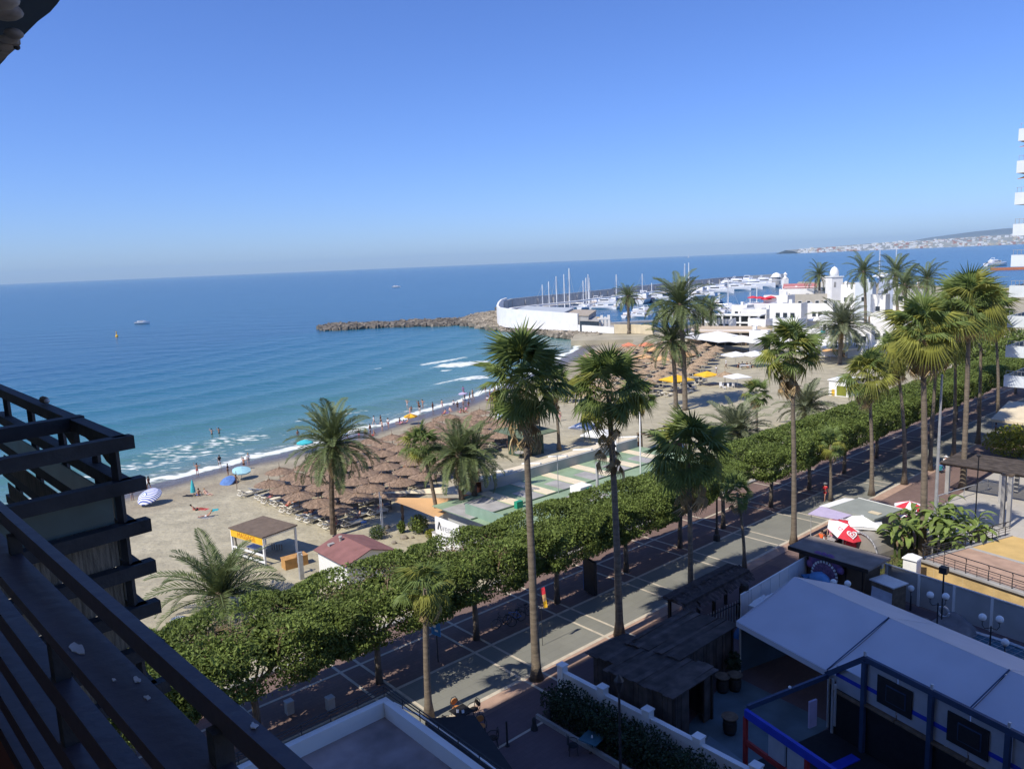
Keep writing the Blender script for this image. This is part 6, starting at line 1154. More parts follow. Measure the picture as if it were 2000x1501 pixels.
for y in (4.8, .2, -4.6): [box_part(t, 'pillar', (x, y, 1.42), (.34, .34, 2.84), M['concrete']) for x in (-2.4, 2.2)]
t = T('pillar_pair', 'pair of tall grey concrete pillars at the terrace side of the pale paving', 'pillar', 42.4, -11.6, 0); [box_part(t, 'column', (0, y, 2.3), (.40, .28, 4.6), M['concrete']) for y in (-.24, .24)]; box_part(t, 'cap', (0, 0, 4.65), (.5, .9, .12), M['wood_mid'])
t = T('cream_awning', 'large cream cafe awning on the right of the road', 'awning', 76.5, -4.4, 0); b = MB(); b.slab([(-4, 3.2, 3.1), (-4, -6, 3.1), (6, -6, 3.7), (6, 4.2, 3.7)][::-1], -.08); b.build('canopy', M['canvas_cream'], t); box_part(t, 'valance', (-4.02, -1.4, 2.95), (.05, 9.2, .3), M['canvas_cream']); [tube_part(t, 'post', [(x, y, 0), (x, y, 3.1)], .05, M['metal_grey']) for x in (-3.9, 5.8) for y in (3.0, -5.6)]
t = T('handrail_fence', 'grey tubular handrail along the edge of the pale paving', 'railing', 48.8, -6.3, 0, rz=ANG - R(12)); tube_part(t, 'rail', [(-4.2, 0, 1.0), (4.2, 0, 1.0)], .05, M['metal_grey']); [tube_part(t, 'post', [(x, 0, 0), (x, 0, 1.0)], .04, M['metal_grey']) for x in (-4.1, 0, 4.1)]
t = T('volley_net', 'beach volleyball net with posts on the far sand', 'net', 100, 15, -.5); [tube_part(t, 'post', [(0, y, 0), (0, y, 2.5)], .07, M['white']) for y in (-4, 4)]; b = MB(); [b.bar((0, -4, 1.5 + .25 * k), (0, 4, 1.5 + .25 * k), .02) for k in range(5)]; [b.bar((0, -4 + .5 * k, 1.5), (0, -4 + .5 * k, 2.5), .015) for k in range(17)]; b.build('net', M['metal_grey'], t, kind='stuff')
t = T('promenade_wall', 'long low white wall at the back of the beach beyond the volleyball net', 'wall', 122, 17, -.4); box_part(t, 'panel', (0, 0, .8), (.4, 14, 1.6), M['whitewall']); box_part(t, 'coping', (0, 0, 1.63), (.5, 14, .08), M['cream'])
# promenade furniture under the trees
t = T('advert_board', 'dark framed advertising board with blue edge under the hedge trees', 'advert board', 8.6, 5.0, 0, rz=ANG + R(78)); box_part(t, 'case', (0, 0, 1.35), (1.3, .28, 2.5), M['black']); box_part(t, 'poster', (0, -.15, 1.4), (1.05, .03, 2.0), M['glass']); box_part(t, 'poster_border', (0, -.145, 1.4), (1.15, .015, 2.1), M['canvas_blue']); box_part(t, 'side_panel', (.68, 0, 1.35), (.06, .26, 2.4), M['canvas_blue'])
p = G(856, 1292, 0); t = thing('blue_sign', 'blue rectangular street sign with a white symbol beside the short palm', 'sign', p, ANG - R(80)); h = HZ(856, 1222, p); tube_part(t, 'post', [(0, 0, 0), (0, 0, h + .35)], .035, M['metal_dark']); box_part(t, 'panel', (0, -.04, h - .1), (.75, .04, .95), mat('sign_blue', (.03, .20, .50), .4, .05, 2)); MB().lathe([(.15, 0), (.15, .01)], n=12).build('symbol', M['white'], t, loc=(-.1, -.065, h + .05)).rotation_euler = (R(90), 0, 0); box_part(t, 'symbol', (.06, -.065, h - .25), (.26, .01, .12), M['white'])
def bicycle(label, p, rz, fm, group=None):
    t = thing('bicycle', label, 'bicycle', p, rz, group); K = 16
    for y in (-.52, .52): MB().tube([(0, y + .33 * math.cos(2 * math.pi * k / K), .34 + .33 * math.sin(2 * math.pi * k / K)) for k in range(K + 1)], .022, 5, False).build('wheel', M['black'], t)
    b = MB(); [b.tube(q, .02, 6) for q in ([(0, -.52, .34), (0, -.08, .30)], [(0, -.08, .30), (0, -.2, .82)], [(0, -.08, .30), (0, .36, .80)], [(0, -.17, .72), (0, .35, .82)], [(0, -.52, .34), (0, -.17, .72)], [(0, .36, .88), (0, .52, .34)])]; b.build('frame', fm, t)
    MB().box((0, -.22, .88), (.14, .26, .06)).build('saddle', M['black'], t); tube_part(t, 'handlebar', [(-.28, .26, 1.0), (-.1, .36, 1.02), (.1, .36, 1.02), (.28, .26, 1.0)], .018, M['black'], 5); return t
for k, (u, v, lb, m_) in enumerate(((985, 1225, 'leftmost bicycle parked in the tree shade by the road', M['metal_dark']), (1005, 1215, 'middle bicycle parked in the tree shade by the road', M['canvas_blue']), (1022, 1205, 'rightmost bicycle parked in the tree shade by the road', M['metal_dark']))): bicycle(lb, G(u, v, 0), ANG + R(60 + 12 * k), m_, 'bicycles parked under the trees')
for k, (a, b_, lb) in enumerate(((-14.0, 6.6, 'pale rubbish box in the tree shade near the white terrace'), (-12.2, 5.3, 'small white box on the dark paving below the near trees'))): t = T('litter_bin', lb, 'bin', a, b_, 0); box_part(t, 'case', (0, 0, .35), (.4, .4, .7), M['concrete']); box_part(t, 'lid', (0, 0, .72), (.44, .44, .05), M['metal_grey'])
t = thing('hanging_flag', 'red and yellow flag hanging against the tallest palm trunk', 'flag', G(1054, 1175, 3.2) + Vector((.1, .6, 0))); b = MB()
for i in range(7):
    for j in range(4): b.v.append((.05 + j * .12 + .04 * i, .05 * math.sin(i * 1.2 + j), 1.0 - i * .36 + .05 * j))
for i in range(6):
    for j in range(3): q = i * 4 + j; b.f.append((q, q + 1, q + 5, q + 4)); b.m.append(0 if i < 2 else 1 if i < 4 else 2)
b.build('cloth', [M['red'], M['canvas_orange'], M['canvas_yellow']], t); tube_part(t, 'pole', [(0, 0, -5.3), (0, 0, 1.2)], .03, M['metal_dark']); t.scale = (.62,) * 3
# things seen down through the balcony slats
sheet('green_matting', [[(-16.5, 14), (-21.5, 24), (-24.5, 22), (-20.5, 12.5)]], -.30, mat('yellow_green_matting', (.16, .20, .04), .9, .15, 1)); 
pts = [G(192, 1398, 2.4), G(216, 1390, 2.4), G(262, 1450, 2.4), G(270, 1488, 2.4), G(252, 1490, 2.4), G(225, 1450, 2.4)]
t = thing('patterned_awning', 'cream awning with black cow-like patches seen between the balcony slats', 'awning', Vector((pts[0].x, pts[0].y, 0))); m_ = mat('cream_black_patch_cloth', (.012, .011, .010), .8, .02, 1.1, col2=(.58, .48, .33)); m_.node_tree.nodes['Color Ramp'].color_ramp.interpolation = 'CONSTANT'; m_.node_tree.nodes['Color Ramp'].color_ramp.elements[1].position = .47; MB().slab([p - t.location for p in pts], -.04).build('canopy', m_, t); tube_part(t, 'post', [(.5, .3, 0), (.5, .3, 2.4)], .03, M['metal_dark'])
t = thing('red_cloth', 'small red cloth lying on a tan board below the balcony rail', 'cloth', G(378, 1392, 0)); box_part(t, 'board', (.35, .1, .4), (1.1, .5, .8), M['wood_orange']); MB().ball((-.3, .1, .75), .25, 8, 6, (1.2, 1, .5)).build('bundle', M['red'], t, smooth=True)
t = thing('white_sack', 'white plastic sack lying on sand at the foot of the low date palm', 'sack', G(352, 1222, -.3)); MB().ball((0, 0, .35), .55, 10, 7, (1.3, .8, .75)).build('body', M['canvas_white'], t, smooth=True)
# right-hand apartment block with white balconies
t = T('apartment_block', 'pale apartment block with stacked white balconies on the right edge', 'building', 66, -16, 0)
def bl(a, b): return (a - 66, b + 16)
x0, y0 = bl(57, -9.6); x1, y1 = bl(78, -28); MB().box(((x0 + x1) / 2, (y0 + y1) / 2, 23), (x1 - x0, y0 - y1, 28)).build('wall', M['whitewall'], t)
for q in ((58.5, -10.8), (66, -10.8), (76, -10.8), (58.5, -26), (76, -26)): xx, yy = bl(*q); MB().box((xx, yy, 4.5), (.9, .9, 9)).build('pillar', M['concrete'], t)
M['bluewhite'] = mat('bluish_white_balcony', (.70, .76, .80), .7, .05, 1); M['clr'] = mat('balcony_awning_orange', (.60, .30, .10), .8, .2, 3)
for k in range(9):
    z = 10.0 + 2.93 * k; yt = bl(0, -7.0)[1]; yb = bl(0, -9.6)[1]; xa, xb = bl(56, 0)[0], bl(74, 0)[0]
    sb = MB().box(((xa + xb) / 2, (yt + yb) / 2 - 2, z), (xb - xa, yt - yb + 4, .22)).build('balcony', M['bluewhite'], t); MB().box((xa + .06, (yt + yb) / 2 - 2, z + .56), (.12, yt - yb + 4, .9)).build('parapet', M['bluewhite'], sb); MB().box(((xa + xb) / 2, yt - .06, z + .56), (xb - xa - .26, .12, .9)).build('parapet', M['bluewhite'], sb)
    b = MB()
    for j in range(14): b.bar((xa + .06, yt - .15 - .33 * j, z + 1.0), (xa + .06, yt - .15 - .33 * j, z + 1.45), .03)
    b.bar((xa + .06, yt - .1, z + 1.47), (xa + .06, yt - 4.6, z + 1.47), .04); b.build('railing', M['metal_grey'], sb)
    MB().box((xa + 1.1, yb + .03, z + 1.4), (1.6, .06, 2.3)).build('window', M['glass'], t)
    if k in (6, 7): MB().slab([(xa + .1, yt - .1, z + 2.3), (xa + .1, yt - 2.5, z + 2.4), (xa + 2, yt - 2.5, z + 2.7), (xa + 2, yt - .1, z + 2.6)], .04).build('awning', M['clr'], sb)
# ================================================================== MARINA
def rock_mass(name, label, poly_px, n, rmin, rmax, m, z0=SEA, zt=1.4, seed=0):
    r_ = random.Random(seed); b = MB(); pts = [G(u, v, z0) for u, v in poly_px]
    def inside(x, y):
        c = False; k = len(pts)
        for i in range(k):
            a, d = pts[i], pts[i - 1]
            if (a.y > y) != (d.y > y) and x < (d.x - a.x) * (y - a.y) / (d.y - a.y) + a.x: c = not c
        return c
    x0, x1 = min(p.x for p in pts), max(p.x for p in pts); y0, y1 = min(p.y for p in pts), max(p.y for p in pts); k = 0
    while k < n:
        x, y = r_.uniform(x0, x1), r_.uniform(y0, y1)
        if not inside(x, y): continue
        k += 1; s = r_.uniform(rmin, rmax); ez = min(min(math.hypot(x - p.x, y - p.y) for p in pts) / 6, 1); q = Matrix.Rotation(r_.uniform(0, 6.28), 3, 'Z') @ Matrix.Rotation(r_.uniform(-.6, .6), 3, 'X')
        vs = [q @ Vector((dx * s * r_.uniform(.6, 1), dy * s * r_.uniform(.5, .9), dz * s * r_.uniform(.4, .75))) + Vector((x, y, z0 + r_.uniform(-.2, .5) + zt * ez * r_.uniform(.5, 1))) for dx in (-1, 1) for dy in (-1, 1) for dz in (-1, 1)]
        b.add(vs, [(0, 1, 3, 2), (4, 6, 7, 5), (0, 4, 5, 1), (2, 3, 7, 6), (0, 2, 6, 4), (1, 5, 7, 3)])
    o = b.build(name, m); return tag(o, label, 'rocks', kind='stuff')
rock_mass('breakwater_rocks', 'low dark rock groyne running out from the marina wall into the sea', [(622, 641), (640, 636), (760, 632), (905, 625), (930, 628), (915, 637), (760, 639), (660, 645), (632, 646)], 1500, .7, 1.5, M['stone'], zt=.35, seed=1)
rock_mass('breakwater_rocks', 'pale tumbled rocks at the foot of the white curved marina wall', [(898, 628), (935, 616), (972, 612), (976, 636), (1060, 640), (1140, 648), (1200, 652), (1175, 668), (1130, 665), (1060, 657), (990, 650), (930, 642)], 3000, .6, 1.4, M['stone_pale'], zt=.9, seed=2)
rock_mass('breakwater_rocks', 'grey rocks along the seaward side of the long marina wall', [(972, 606), (1000, 597), (1100, 588), (1200, 578), (1300, 567), (1300, 571), (1200, 582), (1100, 593), (1000, 604)], 500, 1.0, 2.2, M['stone'], zt=1.0, seed=3)
b = MB(); pl = [G(u, v, -.6) for u, v in ((974, 636), (1012, 641), (1145, 647), (1200, 650), (1200, 636), (1160, 631), (1150, 612), (1110, 604), (1010, 606), (1000, 606), (1110, 595), (1200, 584), (1300, 573), (1390, 561), (1530, 550), (1530, 546), (1390, 556), (1290, 568), (1200, 579), (1110, 590), (1050, 596), (1000, 602), (978, 614))]; b.prism([(p.x, p.y) for p in pl][::-1], -3, -.4); b.build('breakwater', M['concrete'], kind='structure')
def wall_line(t, name, px, z0, hts, th, m, close=False):
    pts = [G(u, v, z0) for u, v in px]; b = MB(); n = len(pts); L = []
    for i, p in enumerate(pts):
        d = (pts[min(i + 1, n - 1)] - pts[max(i - 1, 0)]).normalized(); nn = Vector((-d.y, d.x, 0)) * th / 2; h = hts[i] if hasattr(hts, '__len__') else hts; o = Vector((t.location.x, t.location.y, 0)); q = p - o
        L.append((q + nn, q - nn, h))
    for a, c, h in L: b.v += [tuple(a), tuple(c), tuple(a + Vector((0, 0, h))), tuple(c + Vector((0, 0, h)))]
    for i in range(n - 1): k = 4 * i; b.f += [(k, k + 4, k + 6, k + 2), (k + 1, k + 3, k + 7, k + 5), (k + 2, k + 6, k + 7, k + 3)]
    b.f += [(0, 2, 3, 1), (4 * n - 4, 4 * n - 3, 4 * n - 1, 4 * n - 2)]; b.build(name, m, t); return pts
t = thing('marina_wall', 'white curved boatyard wall rounding the end of the marina breakwater', 'wall', G(976, 636, -.4)); t.location.z = 0
wall_line(t, 'panel', [(990, 605), (980, 611), (975, 621), (973, 631), (977, 636), (990, 639), (1012, 641), (1060, 643), (1104, 645), (1130, 646)], -.4, [6.3, 6.6, 7, 7.2, 7.2, 7.2, 7.0, 6.6, 6.2, 6.0], .8, M['whitewall'])
wall_line(t, 'low_wall', [(1130, 646.5), (1150, 648), (1200, 651)], -.4, [2.2, 2.2, 2.0], .5, M['white']); wall_line(t, 'cream_wall', [(1200, 651), (1240, 651), (1276, 653)], -.4, 3.0, .5, M['cream'])
t2 = thing('harbour_wall', 'long grey buttressed harbour wall behind the moored boats', 'wall', G(1000, 604, -.4)); t2.location.z = 0
W_PX = [(984, 609), (1000, 603), (1050, 597), (1110, 591), (1200, 580), (1290, 569), (1390, 557), (1460, 551), (1530, 547)]; wp = wall_line(t2, 'panel', W_PX, -.4, 5.4, 1.0, M['greywall']); wall_line(t2, 'coping', W_PX, 5.0, .5, 1.5, M['whitewall'])
for i in range(len(wp) - 2):
    L = (wp[i + 1] - wp[i]).length; k = max(1, int(L / 9))
    for j in range(k): p = wp[i].lerp(wp[i + 1], j / k); MB().box((p.x - t2.location.x, p.y - t2.location.y - .8, 2.0), (.9, 1.0, 3.6)).build('buttress', M['concrete'], t2)
def shed(label, px, h, roof, wallm):
    pts = [G(u, v, -.4) for u, v in px]; c = sum(pts, Vector()) / len(pts); t = thing('boatyard_shed', label, 'shed', (c.x, c.y, -.4)); q = [p - c for p in pts]
    b = MB(); b.prism([(p.x, p.y) for p in q], 0, h); b.build('wall', wallm, t); b = MB(); n = len(q); b.prism([(p.x * 1.03, p.y * 1.03) for p in q], h + .02, h + .3); b.build('roof', roof, t); return t
shed('long grey-roofed boatyard shed behind the white curved wall', [(1004, 639), (1102, 643), (1120, 632), (1030, 627)], 5.9, mat('pale_shed_roof', (.46, .49, .50), .6, .06, .5), M['whitewall'])
shed('tan-roofed boatyard shed at the right end of the white wall', [(1106, 644), (1150, 647), (1165, 634), (1120, 632)], 5.2, mat('tan_shed_roof', (.40, .34, .26), .8, .1, .5), M['concrete'])
t = shed('dark open-fronted boatyard shelter beside the low white wall', [(1133, 647), (1170, 649), (1174, 640), (1140, 637)], 3.6, M['concrete'], M['glass'])
t = thing('stone_tower', 'small pale ruined-looking tower with columns beside the boatyard shelter', 'tower', G(1178, 645, -.4))
for k in range(4): box_part(t, 'column', (-1.6 + 1.2 * k, 0, 2.3 + .3 * (k % 2)), (.8, .8, 4.6 + .6 * (k % 2)), M['sandstone'] if k == 0 else M['whitewall'])
box_part(t, 'lintel', (0.2, 0, 4.0), (4.4, .9, .6), M['whitewall'])
M['hull_white'] = mat('white_hull', (.76, .77, .78), .3, .04, 1); M['hull_blue'] = mat('dark_blue_hull', (.02, .045, .13), .3, .1, 1); M['boat_cover'] = mat('blue_boat_cover', (.05, .09, .25), .8, .1, 2); M['teak'] = mat('teak_deck', (.30, .19, .10), .7, .15, 3)
def hull(L, Wd, H, m, nm='hull'):
    b = MB(); secs = []
    for i in range(9):
        f = i / 8; x = -L / 2 + L * f; w = Wd / 2 * (1 - max(0, (f - .45) / .55) ** 2.2) * (.86 + .14 * min(1, f / .3)); z = H * (1 + .28 * f * f); secs.append([(x, -w, z), (x, -w * .92, H * .45), (x, -w * .5, -.25), (x, 0, -.4), (x, w * .5, -.25), (x, w * .92, H * .45), (x, w, z)])
    for s in secs: b.v += s
    for i in range(8):
        for j in range(6): q = i * 7 + j; b.f.append((q, q + 7, q + 8, q + 1))
        b.f.append((i * 7 + 6, i * 7 + 13, i * 7 + 7, i * 7))
    b.f.append(tuple(range(7))); return b.mesh(nm, m)
def motor_boat(L, hm, fly):
    t = thing('motor_yacht', 'x', 'motor boat', (0, 0, 0)); Wd = L * .30; H = L * .11; put('hull', hull(L, Wd, H, hm), t); K = H * 1.12
    b = MB(); b.prism([(-L * .30, -Wd * .36), (L * .10, -Wd * .36), (L * .24, 0), (L * .10, Wd * .36), (-L * .30, Wd * .36)], K, K + L * .085); b.build('cabin', M['hull_white'], t)
    b = MB(); b.prism([(-L * .20, -Wd * .37), (L * .08, -Wd * .37), (L * .21, 0), (L * .08, Wd * .37), (-L * .20, Wd * .37)], K + L * .035, K + L * .07); b.build('window', M['glass'], t)
    b = MB(); b.box((-L * .40, 0, K - .1), (L * .16, Wd * .7, .1)); b.build('aft_deck', M['teak'], t)
    if fly:
        b = MB(); b.prism([(-L * .26, -Wd * .30), (-L * .02, -Wd * .30), (L * .05, 0), (-L * .02, Wd * .30), (-L * .26, Wd * .30)], K + L * .085, K + L * .125); b.build('flybridge', M['hull_white'], t); b = MB(); b.tube([(-L * .22, -Wd * .3, K + L * .12), (-L * .17, -Wd * .25, K + L * .19), (-L * .17, Wd * .25, K + L * .19), (-L * .22, Wd * .3, K + L * .12)], L * .008, 5); b.build('radar_arch', M['hull_white'], t)
    return t
def sail_boat(L, Hm, hm, cover=True):
    t = thing('sailing_boat', 'x', 'sailing boat', (0, 0, 0)); Wd = L * .28; H = L * .085; put('hull', hull(L, Wd, H, hm), t); b = MB(); b.prism([(-L * .12, -Wd * .25), (L * .16, -Wd * .2), (L * .2, 0), (L * .16, Wd * .2), (-L * .12, Wd * .25)], H * 1.1, H * 1.1 + L * .045); b.build('cabin', M['hull_white'], t)
    MB().tube([(L * .10, 0, H), (L * .10, 0, Hm)], [.30, .22], 6).build('mast', M['white'], t); MB().tube([(L * .10, 0, H + L * .11), (-L * .30, 0, H + L * .12)], [.09, .07], 6).build('boom', M['alu'], t)
    if cover: MB().tube([(L * .08, 0, H + L * .13), (-L * .29, 0, H + L * .135)], [.22, .13], 6).build('sail_cover', M['boat_cover'], t)
    b = MB(); [b.bar((L * .10, 0, Hm * f), (x, y, H * 1.15), .08) for f, x, y in ((.98, L * .48, 0), (.98, -L * .46, 0), (.85, L * .05, Wd * .45), (.85, L * .05, -Wd * .45))]; b.bar((L * .1, -Wd * .3, Hm * .6), (L * .1, Wd * .3, Hm * .6), .06); b.build('rigging', M['metal_grey'], t); return t
mb1, mb2, mb3 = motor_boat(13, M['hull_white'], True), motor_boat(9, M['hull_white'], False), motor_boat(15, M['hull_blue'], True)
used |= set()
def place_boat(proto, u, v, rz, label, group, s=1.0):
    p = G(u, v, SEA); p.z = SEA + .1; return once(proto, p, rz, label, group, s)
OW = math.atan2((wp[5] - wp[3]).y, (wp[5] - wp[3]).x)      # heading of the outer wall
for i, (u, v, pr, s) in enumerate(((1168, 596, mb1, 1.3), (1186, 597, mb1, 1.4), (1203, 593, mb1, 1.2), (1178, 603, mb2, 1.4), (1208, 602, mb2, 1.3), (1240, 591, mb3, 1.5), (1262, 591, mb1, 1.7), (1160, 601, mb2, 1.2), (1220, 588, mb1, 1.1), (1282, 586, mb1, 1.3))):
    place_boat(pr, u, v, OW + R((-90, -80, 100)[i % 3] if i % 2 else 8), '%s yacht moored inside the harbour wall, %s along from the boatyard sheds' % ('dark blue hulled' if pr is mb3 else 'white', ORD[i]), 'yachts moored inside the harbour wall', s)
for i, (u, v, pr, s) in enumerate(((1372, 575, mb1, 1.6), (1388, 571, mb3, 1.2), (1402, 573, mb1, 1.7), (1414, 566, mb1, 1.5), (1428, 562, mb1, 1.8), (1446, 560, mb1, 2.0), (1462, 558, mb1, 2.0), (1480, 562, mb1, 2.0), (1498, 557, mb1, 1.9), (1512, 559, mb1, 1.8), (1440, 567, mb1, 1.5), (1465, 565, mb2, 2.0), (1360, 578, mb2, 1.7), (1383, 579, mb2, 1.7))):
    place_boat(pr, u, v, OW + R(-88 if i % 3 else 4), '%s yacht in the far basin, %s counted rightwards from the tall date palm' % ('dark' if pr is mb3 else 'white', ORD[i]), 'yachts in the far marina basin', s)
for i, (u, v, pr, s) in enumerate(((1226, 619, mb2, 1.1), (1241, 616, mb1, 1.0), (1256, 613, mb1, 1.0), (1250, 620, mb2, 1.1), (1296, 612, mb2, 1.2), (1310, 619, mb1, 1.0), (1326, 610, mb2, 1.3), (1340, 616, mb1, 1.0), (1352, 625, mb2, 1.2), (1366, 620, mb2, 1.2), (1330, 627, mb2, 1.2), (1382, 626, mb2, 1.2), (1404, 596, mb3, .9), (1422, 602, mb2, 1.3), (1436, 604, mb2, 1.2), (1398, 609, mb2, 1.2), (1414, 615, mb2, 1.1), (1428, 611, mb1, .9))):
    place_boat(pr, u, v, R(60 + 25 * (i % 4)), '%s motor boat by the inner quay, %s from the left' % ('dark blue' if pr is mb3 else 'white', ORD[i]), 'motor boats along the inner quay', s)
for i, (u, vt, vb, hm) in enumerate(((1057, 556, 606, 0), (1069, 550, 607, 0), (1085, 540, 608, 1), (1103, 536, 609, 0), (1116, 524, 609, 0), (1136, 548, 601, 0), (1141, 543, 600, 1), (1147, 536, 603, 0), (1152, 543, 602, 0), (1207, 536, 590, 0), (1251, 535, 585, 1), (1269, 553, 584, 0), (1336, 515, 586, 0), (1346, 513, 588, 0), (1388, 547, 576, 0), (1416, 545, 606, 0), (1474, 560, 596, 0), (1463, 571, 600, 0), (1718, 484, 545, 0), (1752, 483, 545, 0))):
    p = G(u, vb, SEA); Hm = HZ(u, vt, p) - SEA; t = sail_boat(11 + (i % 4), Hm, M['hull_blue' if hm else 'hull_white'], i % 2 == 0); t.location = (p.x, p.y, SEA + .1); t.rotation_euler = (0, 0, OW + R(-80 + 37 * (i % 5))); t['group'] = 'masted boats in the marina'
    t['label'] = '%s sailing boat whose mast is %s from the left among the marina masts' % ('blue-hulled' if hm else 'white', ORD[i])
t = thing('floating_pontoon', 'grey floating pontoon lying across the inner basin', 'pontoon', G(1265, 629, SEA)); MB().box((0, 0, .3), (40, 3.0, .7), R(8)).build('deck', M['concrete'], t)
# harbour lights
t = thing('harbour_turret', 'round grey harbour turret with a white dome cap', 'turret', G(1516, 556, -.4)); h = HZ(1516, 541, t.location) + .4; MB().lathe([(3.2, 0), (3.0, h)], n=14).build('shaft', M['concrete'], t); MB().lathe([(3.8, h), (3.4, h + 1.2), (2.2, h + 2.6), (.1, h + 3.4)], n=14).build('dome', M['white'], t)
# ------------------------------------------------------------------ white village
def house(label, u0, u1, vt, vb, dp=1.0, rz=-12, m=None, win=0, roof=None, ledge=True, cat='house', zb=-.5):
    p = G((u0 + u1) / 2, vb, zb); w = (u1 - u0) / ppm(p); h = HZ((u0 + u1) / 2, vt, p) - zb; d = w * dp; t = thing('white_house', label, cat, p, R(rz - 30), 'white houses of the marina village'); m = m or M['whitewall']
    MB().box((0, d / 2, h / 2), (w * .92, d, h)).build('wall', m, t)
    if roof: MB().box((0, d / 2, h + .15), (w * .96, d * 1.03, .3)).build('roof', roof, t)
    elif ledge:
        b = MB(); b.box((0, .12, h + .4), (w * .92, .24, .8)); b.box((-w * .46 + .12, d / 2, h + .4), (.24, d - .5, .8)); b.box((w * .46 - .12, d / 2, h + .4), (.24, d - .5, .8)); b.build('parapet', m, t)
    r_ = random.Random(label)
    if r_.random() < .7: MB().box((r_.uniform(-.3, .3) * w, d * .5, h + .9), (.9, .9, 1.8)).build('chimney', m, t)
    if r_.random() < .6: MB().box((r_.uniform(-.3, .3) * w, d * .3, h + .5), (1.3, .8, .9)).build('air_conditioner', M['metal_grey'], t)
    if win > 1 and r_.random() < .6: MB().slab([(-w * .36, -.05, h * .42), (-w * .36, -1.6, h * .34), (w * .36, -1.6, h * .34), (w * .36, -.05, h * .42)], .08).build('awning', r_.choice((M['canvas_cream'], M['canvas_blue'], M['canvas_orange'], M['canvas_white'])), t)
    MB().box((w * .38, -.05, 1.05), (.95, .1, 2.1)).build('door', M['wood_mid'], t)
    for k in range(win):
        x = -w * .32 + w * .64 * (k + .5) / win; ww = min(1.3, w / win * .4); hh = 1.5; z = h * .62
        fr = MB().box((x, -.03, z), (ww + .24, .06, hh + .24)).build('window', M['white'], t); MB().box((x, -.05, z), (ww, .06, hh)).build('pane', M['glass'], fr)
    return t
HS = [('long white flat-roofed house at the front of the village', 1440, 1502, 608, 640, .8, -20, 3), ('white stepped house beside the red terraces', 1488, 1540, 581, 625, .7, -12, 2), ('beige walled house below the pink roof with small windows', 1538, 1636, 578, 612, .4, 8, 4), ('long white crenellated house carrying the pink roof', 1520, 1590, 568, 608, .5, 6, 0), ('grey-sided flat block left of the domed tower', 1586, 1640, 565, 607, .6, 10, 1), ('white two-storey house right of the beige wall', 1640, 1672, 560, 625, .9, -10, 2), ('pale blue-grey house with one square window', 1668, 1702, 556, 630, .9, -8, 1), ('white house with climbing plant beside the palms', 1698, 1728, 580, 640, .9, -14, 1), ('grey-blue tower house with blue door under a pyramid roof', 1714, 1744, 540, 615, 1, -12, 1), ('small white house right of the tower house', 1743, 1772, 560, 620, .8, -10, 1), ('white arcade house behind the beach palms', 1575, 1627, 597, 640, .6, -6, 3), ('white house behind the near fan palm crown', 1500, 1566, 597, 645, .6, -8, 3), ('white sloping-walled house low on the quay', 1455, 1500, 628, 662, .7, -25, 2), ('white house crowned by crenels left of the dome', 1603, 1624, 543, 606, .9, 4, 1), ('low cream-white house over the restaurant windows', 1505, 1560, 628, 668, .7, -15, 3), ('white house with railings behind the blue-grey date palm', 1598, 1640, 622, 668, .7, -12, 3), ('narrow white house at the right end of the village', 1775, 1800, 572, 630, .9, -8, 1), ('white house between the long front house and the quay columns', 1425, 1462, 600, 632, .7, -20, 2), ('white low house with awning above the left beach tents', 1462, 1500, 652, 690, .7, 0, 3), ('white flat house behind the near fan palm trunk', 1552, 1602, 648, 693, .6, 0, 3), ('white house with dark doors behind the blue-grey date palm foot', 1602, 1650, 660, 697, .6, 0, 3), ('white wall house between the date palm and hedge palms', 1655, 1700, 640, 700, .6, 0, 2), ('white stepped house behind the leaning fan palm', 1698, 1742, 632, 698, .6, 0, 2), ('low white house under the dry palm crowns', 1740, 1790, 640, 694, .6, 0, 3), ('cream-white house glimpsed between the far trunks', 1790, 1850, 650, 690, .5, 0, 3), ('small white house right of the twin quay palms', 1396, 1432, 628, 652, .8, 0, 2)]
for lb, u0, u1, vt, vb, dp, rz, wn in HS:
    m_ = {2: mat('beige_house_render', (.44, .41, .34), .85, .08, .5), 4: M['greywall'], 6: mat('blue_white_render', (.60, .65, .68), .85, .06, .5), 8: mat('grey_blue_render', (.40, .45, .55), .85, .06, .5)}.get(HS.index((lb, u0, u1, vt, vb, dp, rz, wn)))
    house(lb, u0, u1, vt, vb, dp, rz, m_, wn)
t = house('red-pink low pitched roof house over the crenellated wall', 1530, 1592, 560, 607, .5, 6, None, 0, ledge=False); w = 62 / ppm(t.location); h = HZ(1560, 560, t.location) + .5; b = MB(); b.slab([(-w * .5, -.5, h - .4), (w * .5, -.5, h - .4), (w * .5, w * .27, h + 1.2), (-w * .5, w * .27, h + 1.2)], .2); b.build('roof', mat('pink_red_roof', (.42, .17, .17), .85, .1, 1), t)
t = house('pink tiled house among the right-hand palms', 1770, 1798, 562, 625, .9, -8, None, 1, mat('salmon_roof', (.50, .24, .17), .85, .1, 1))
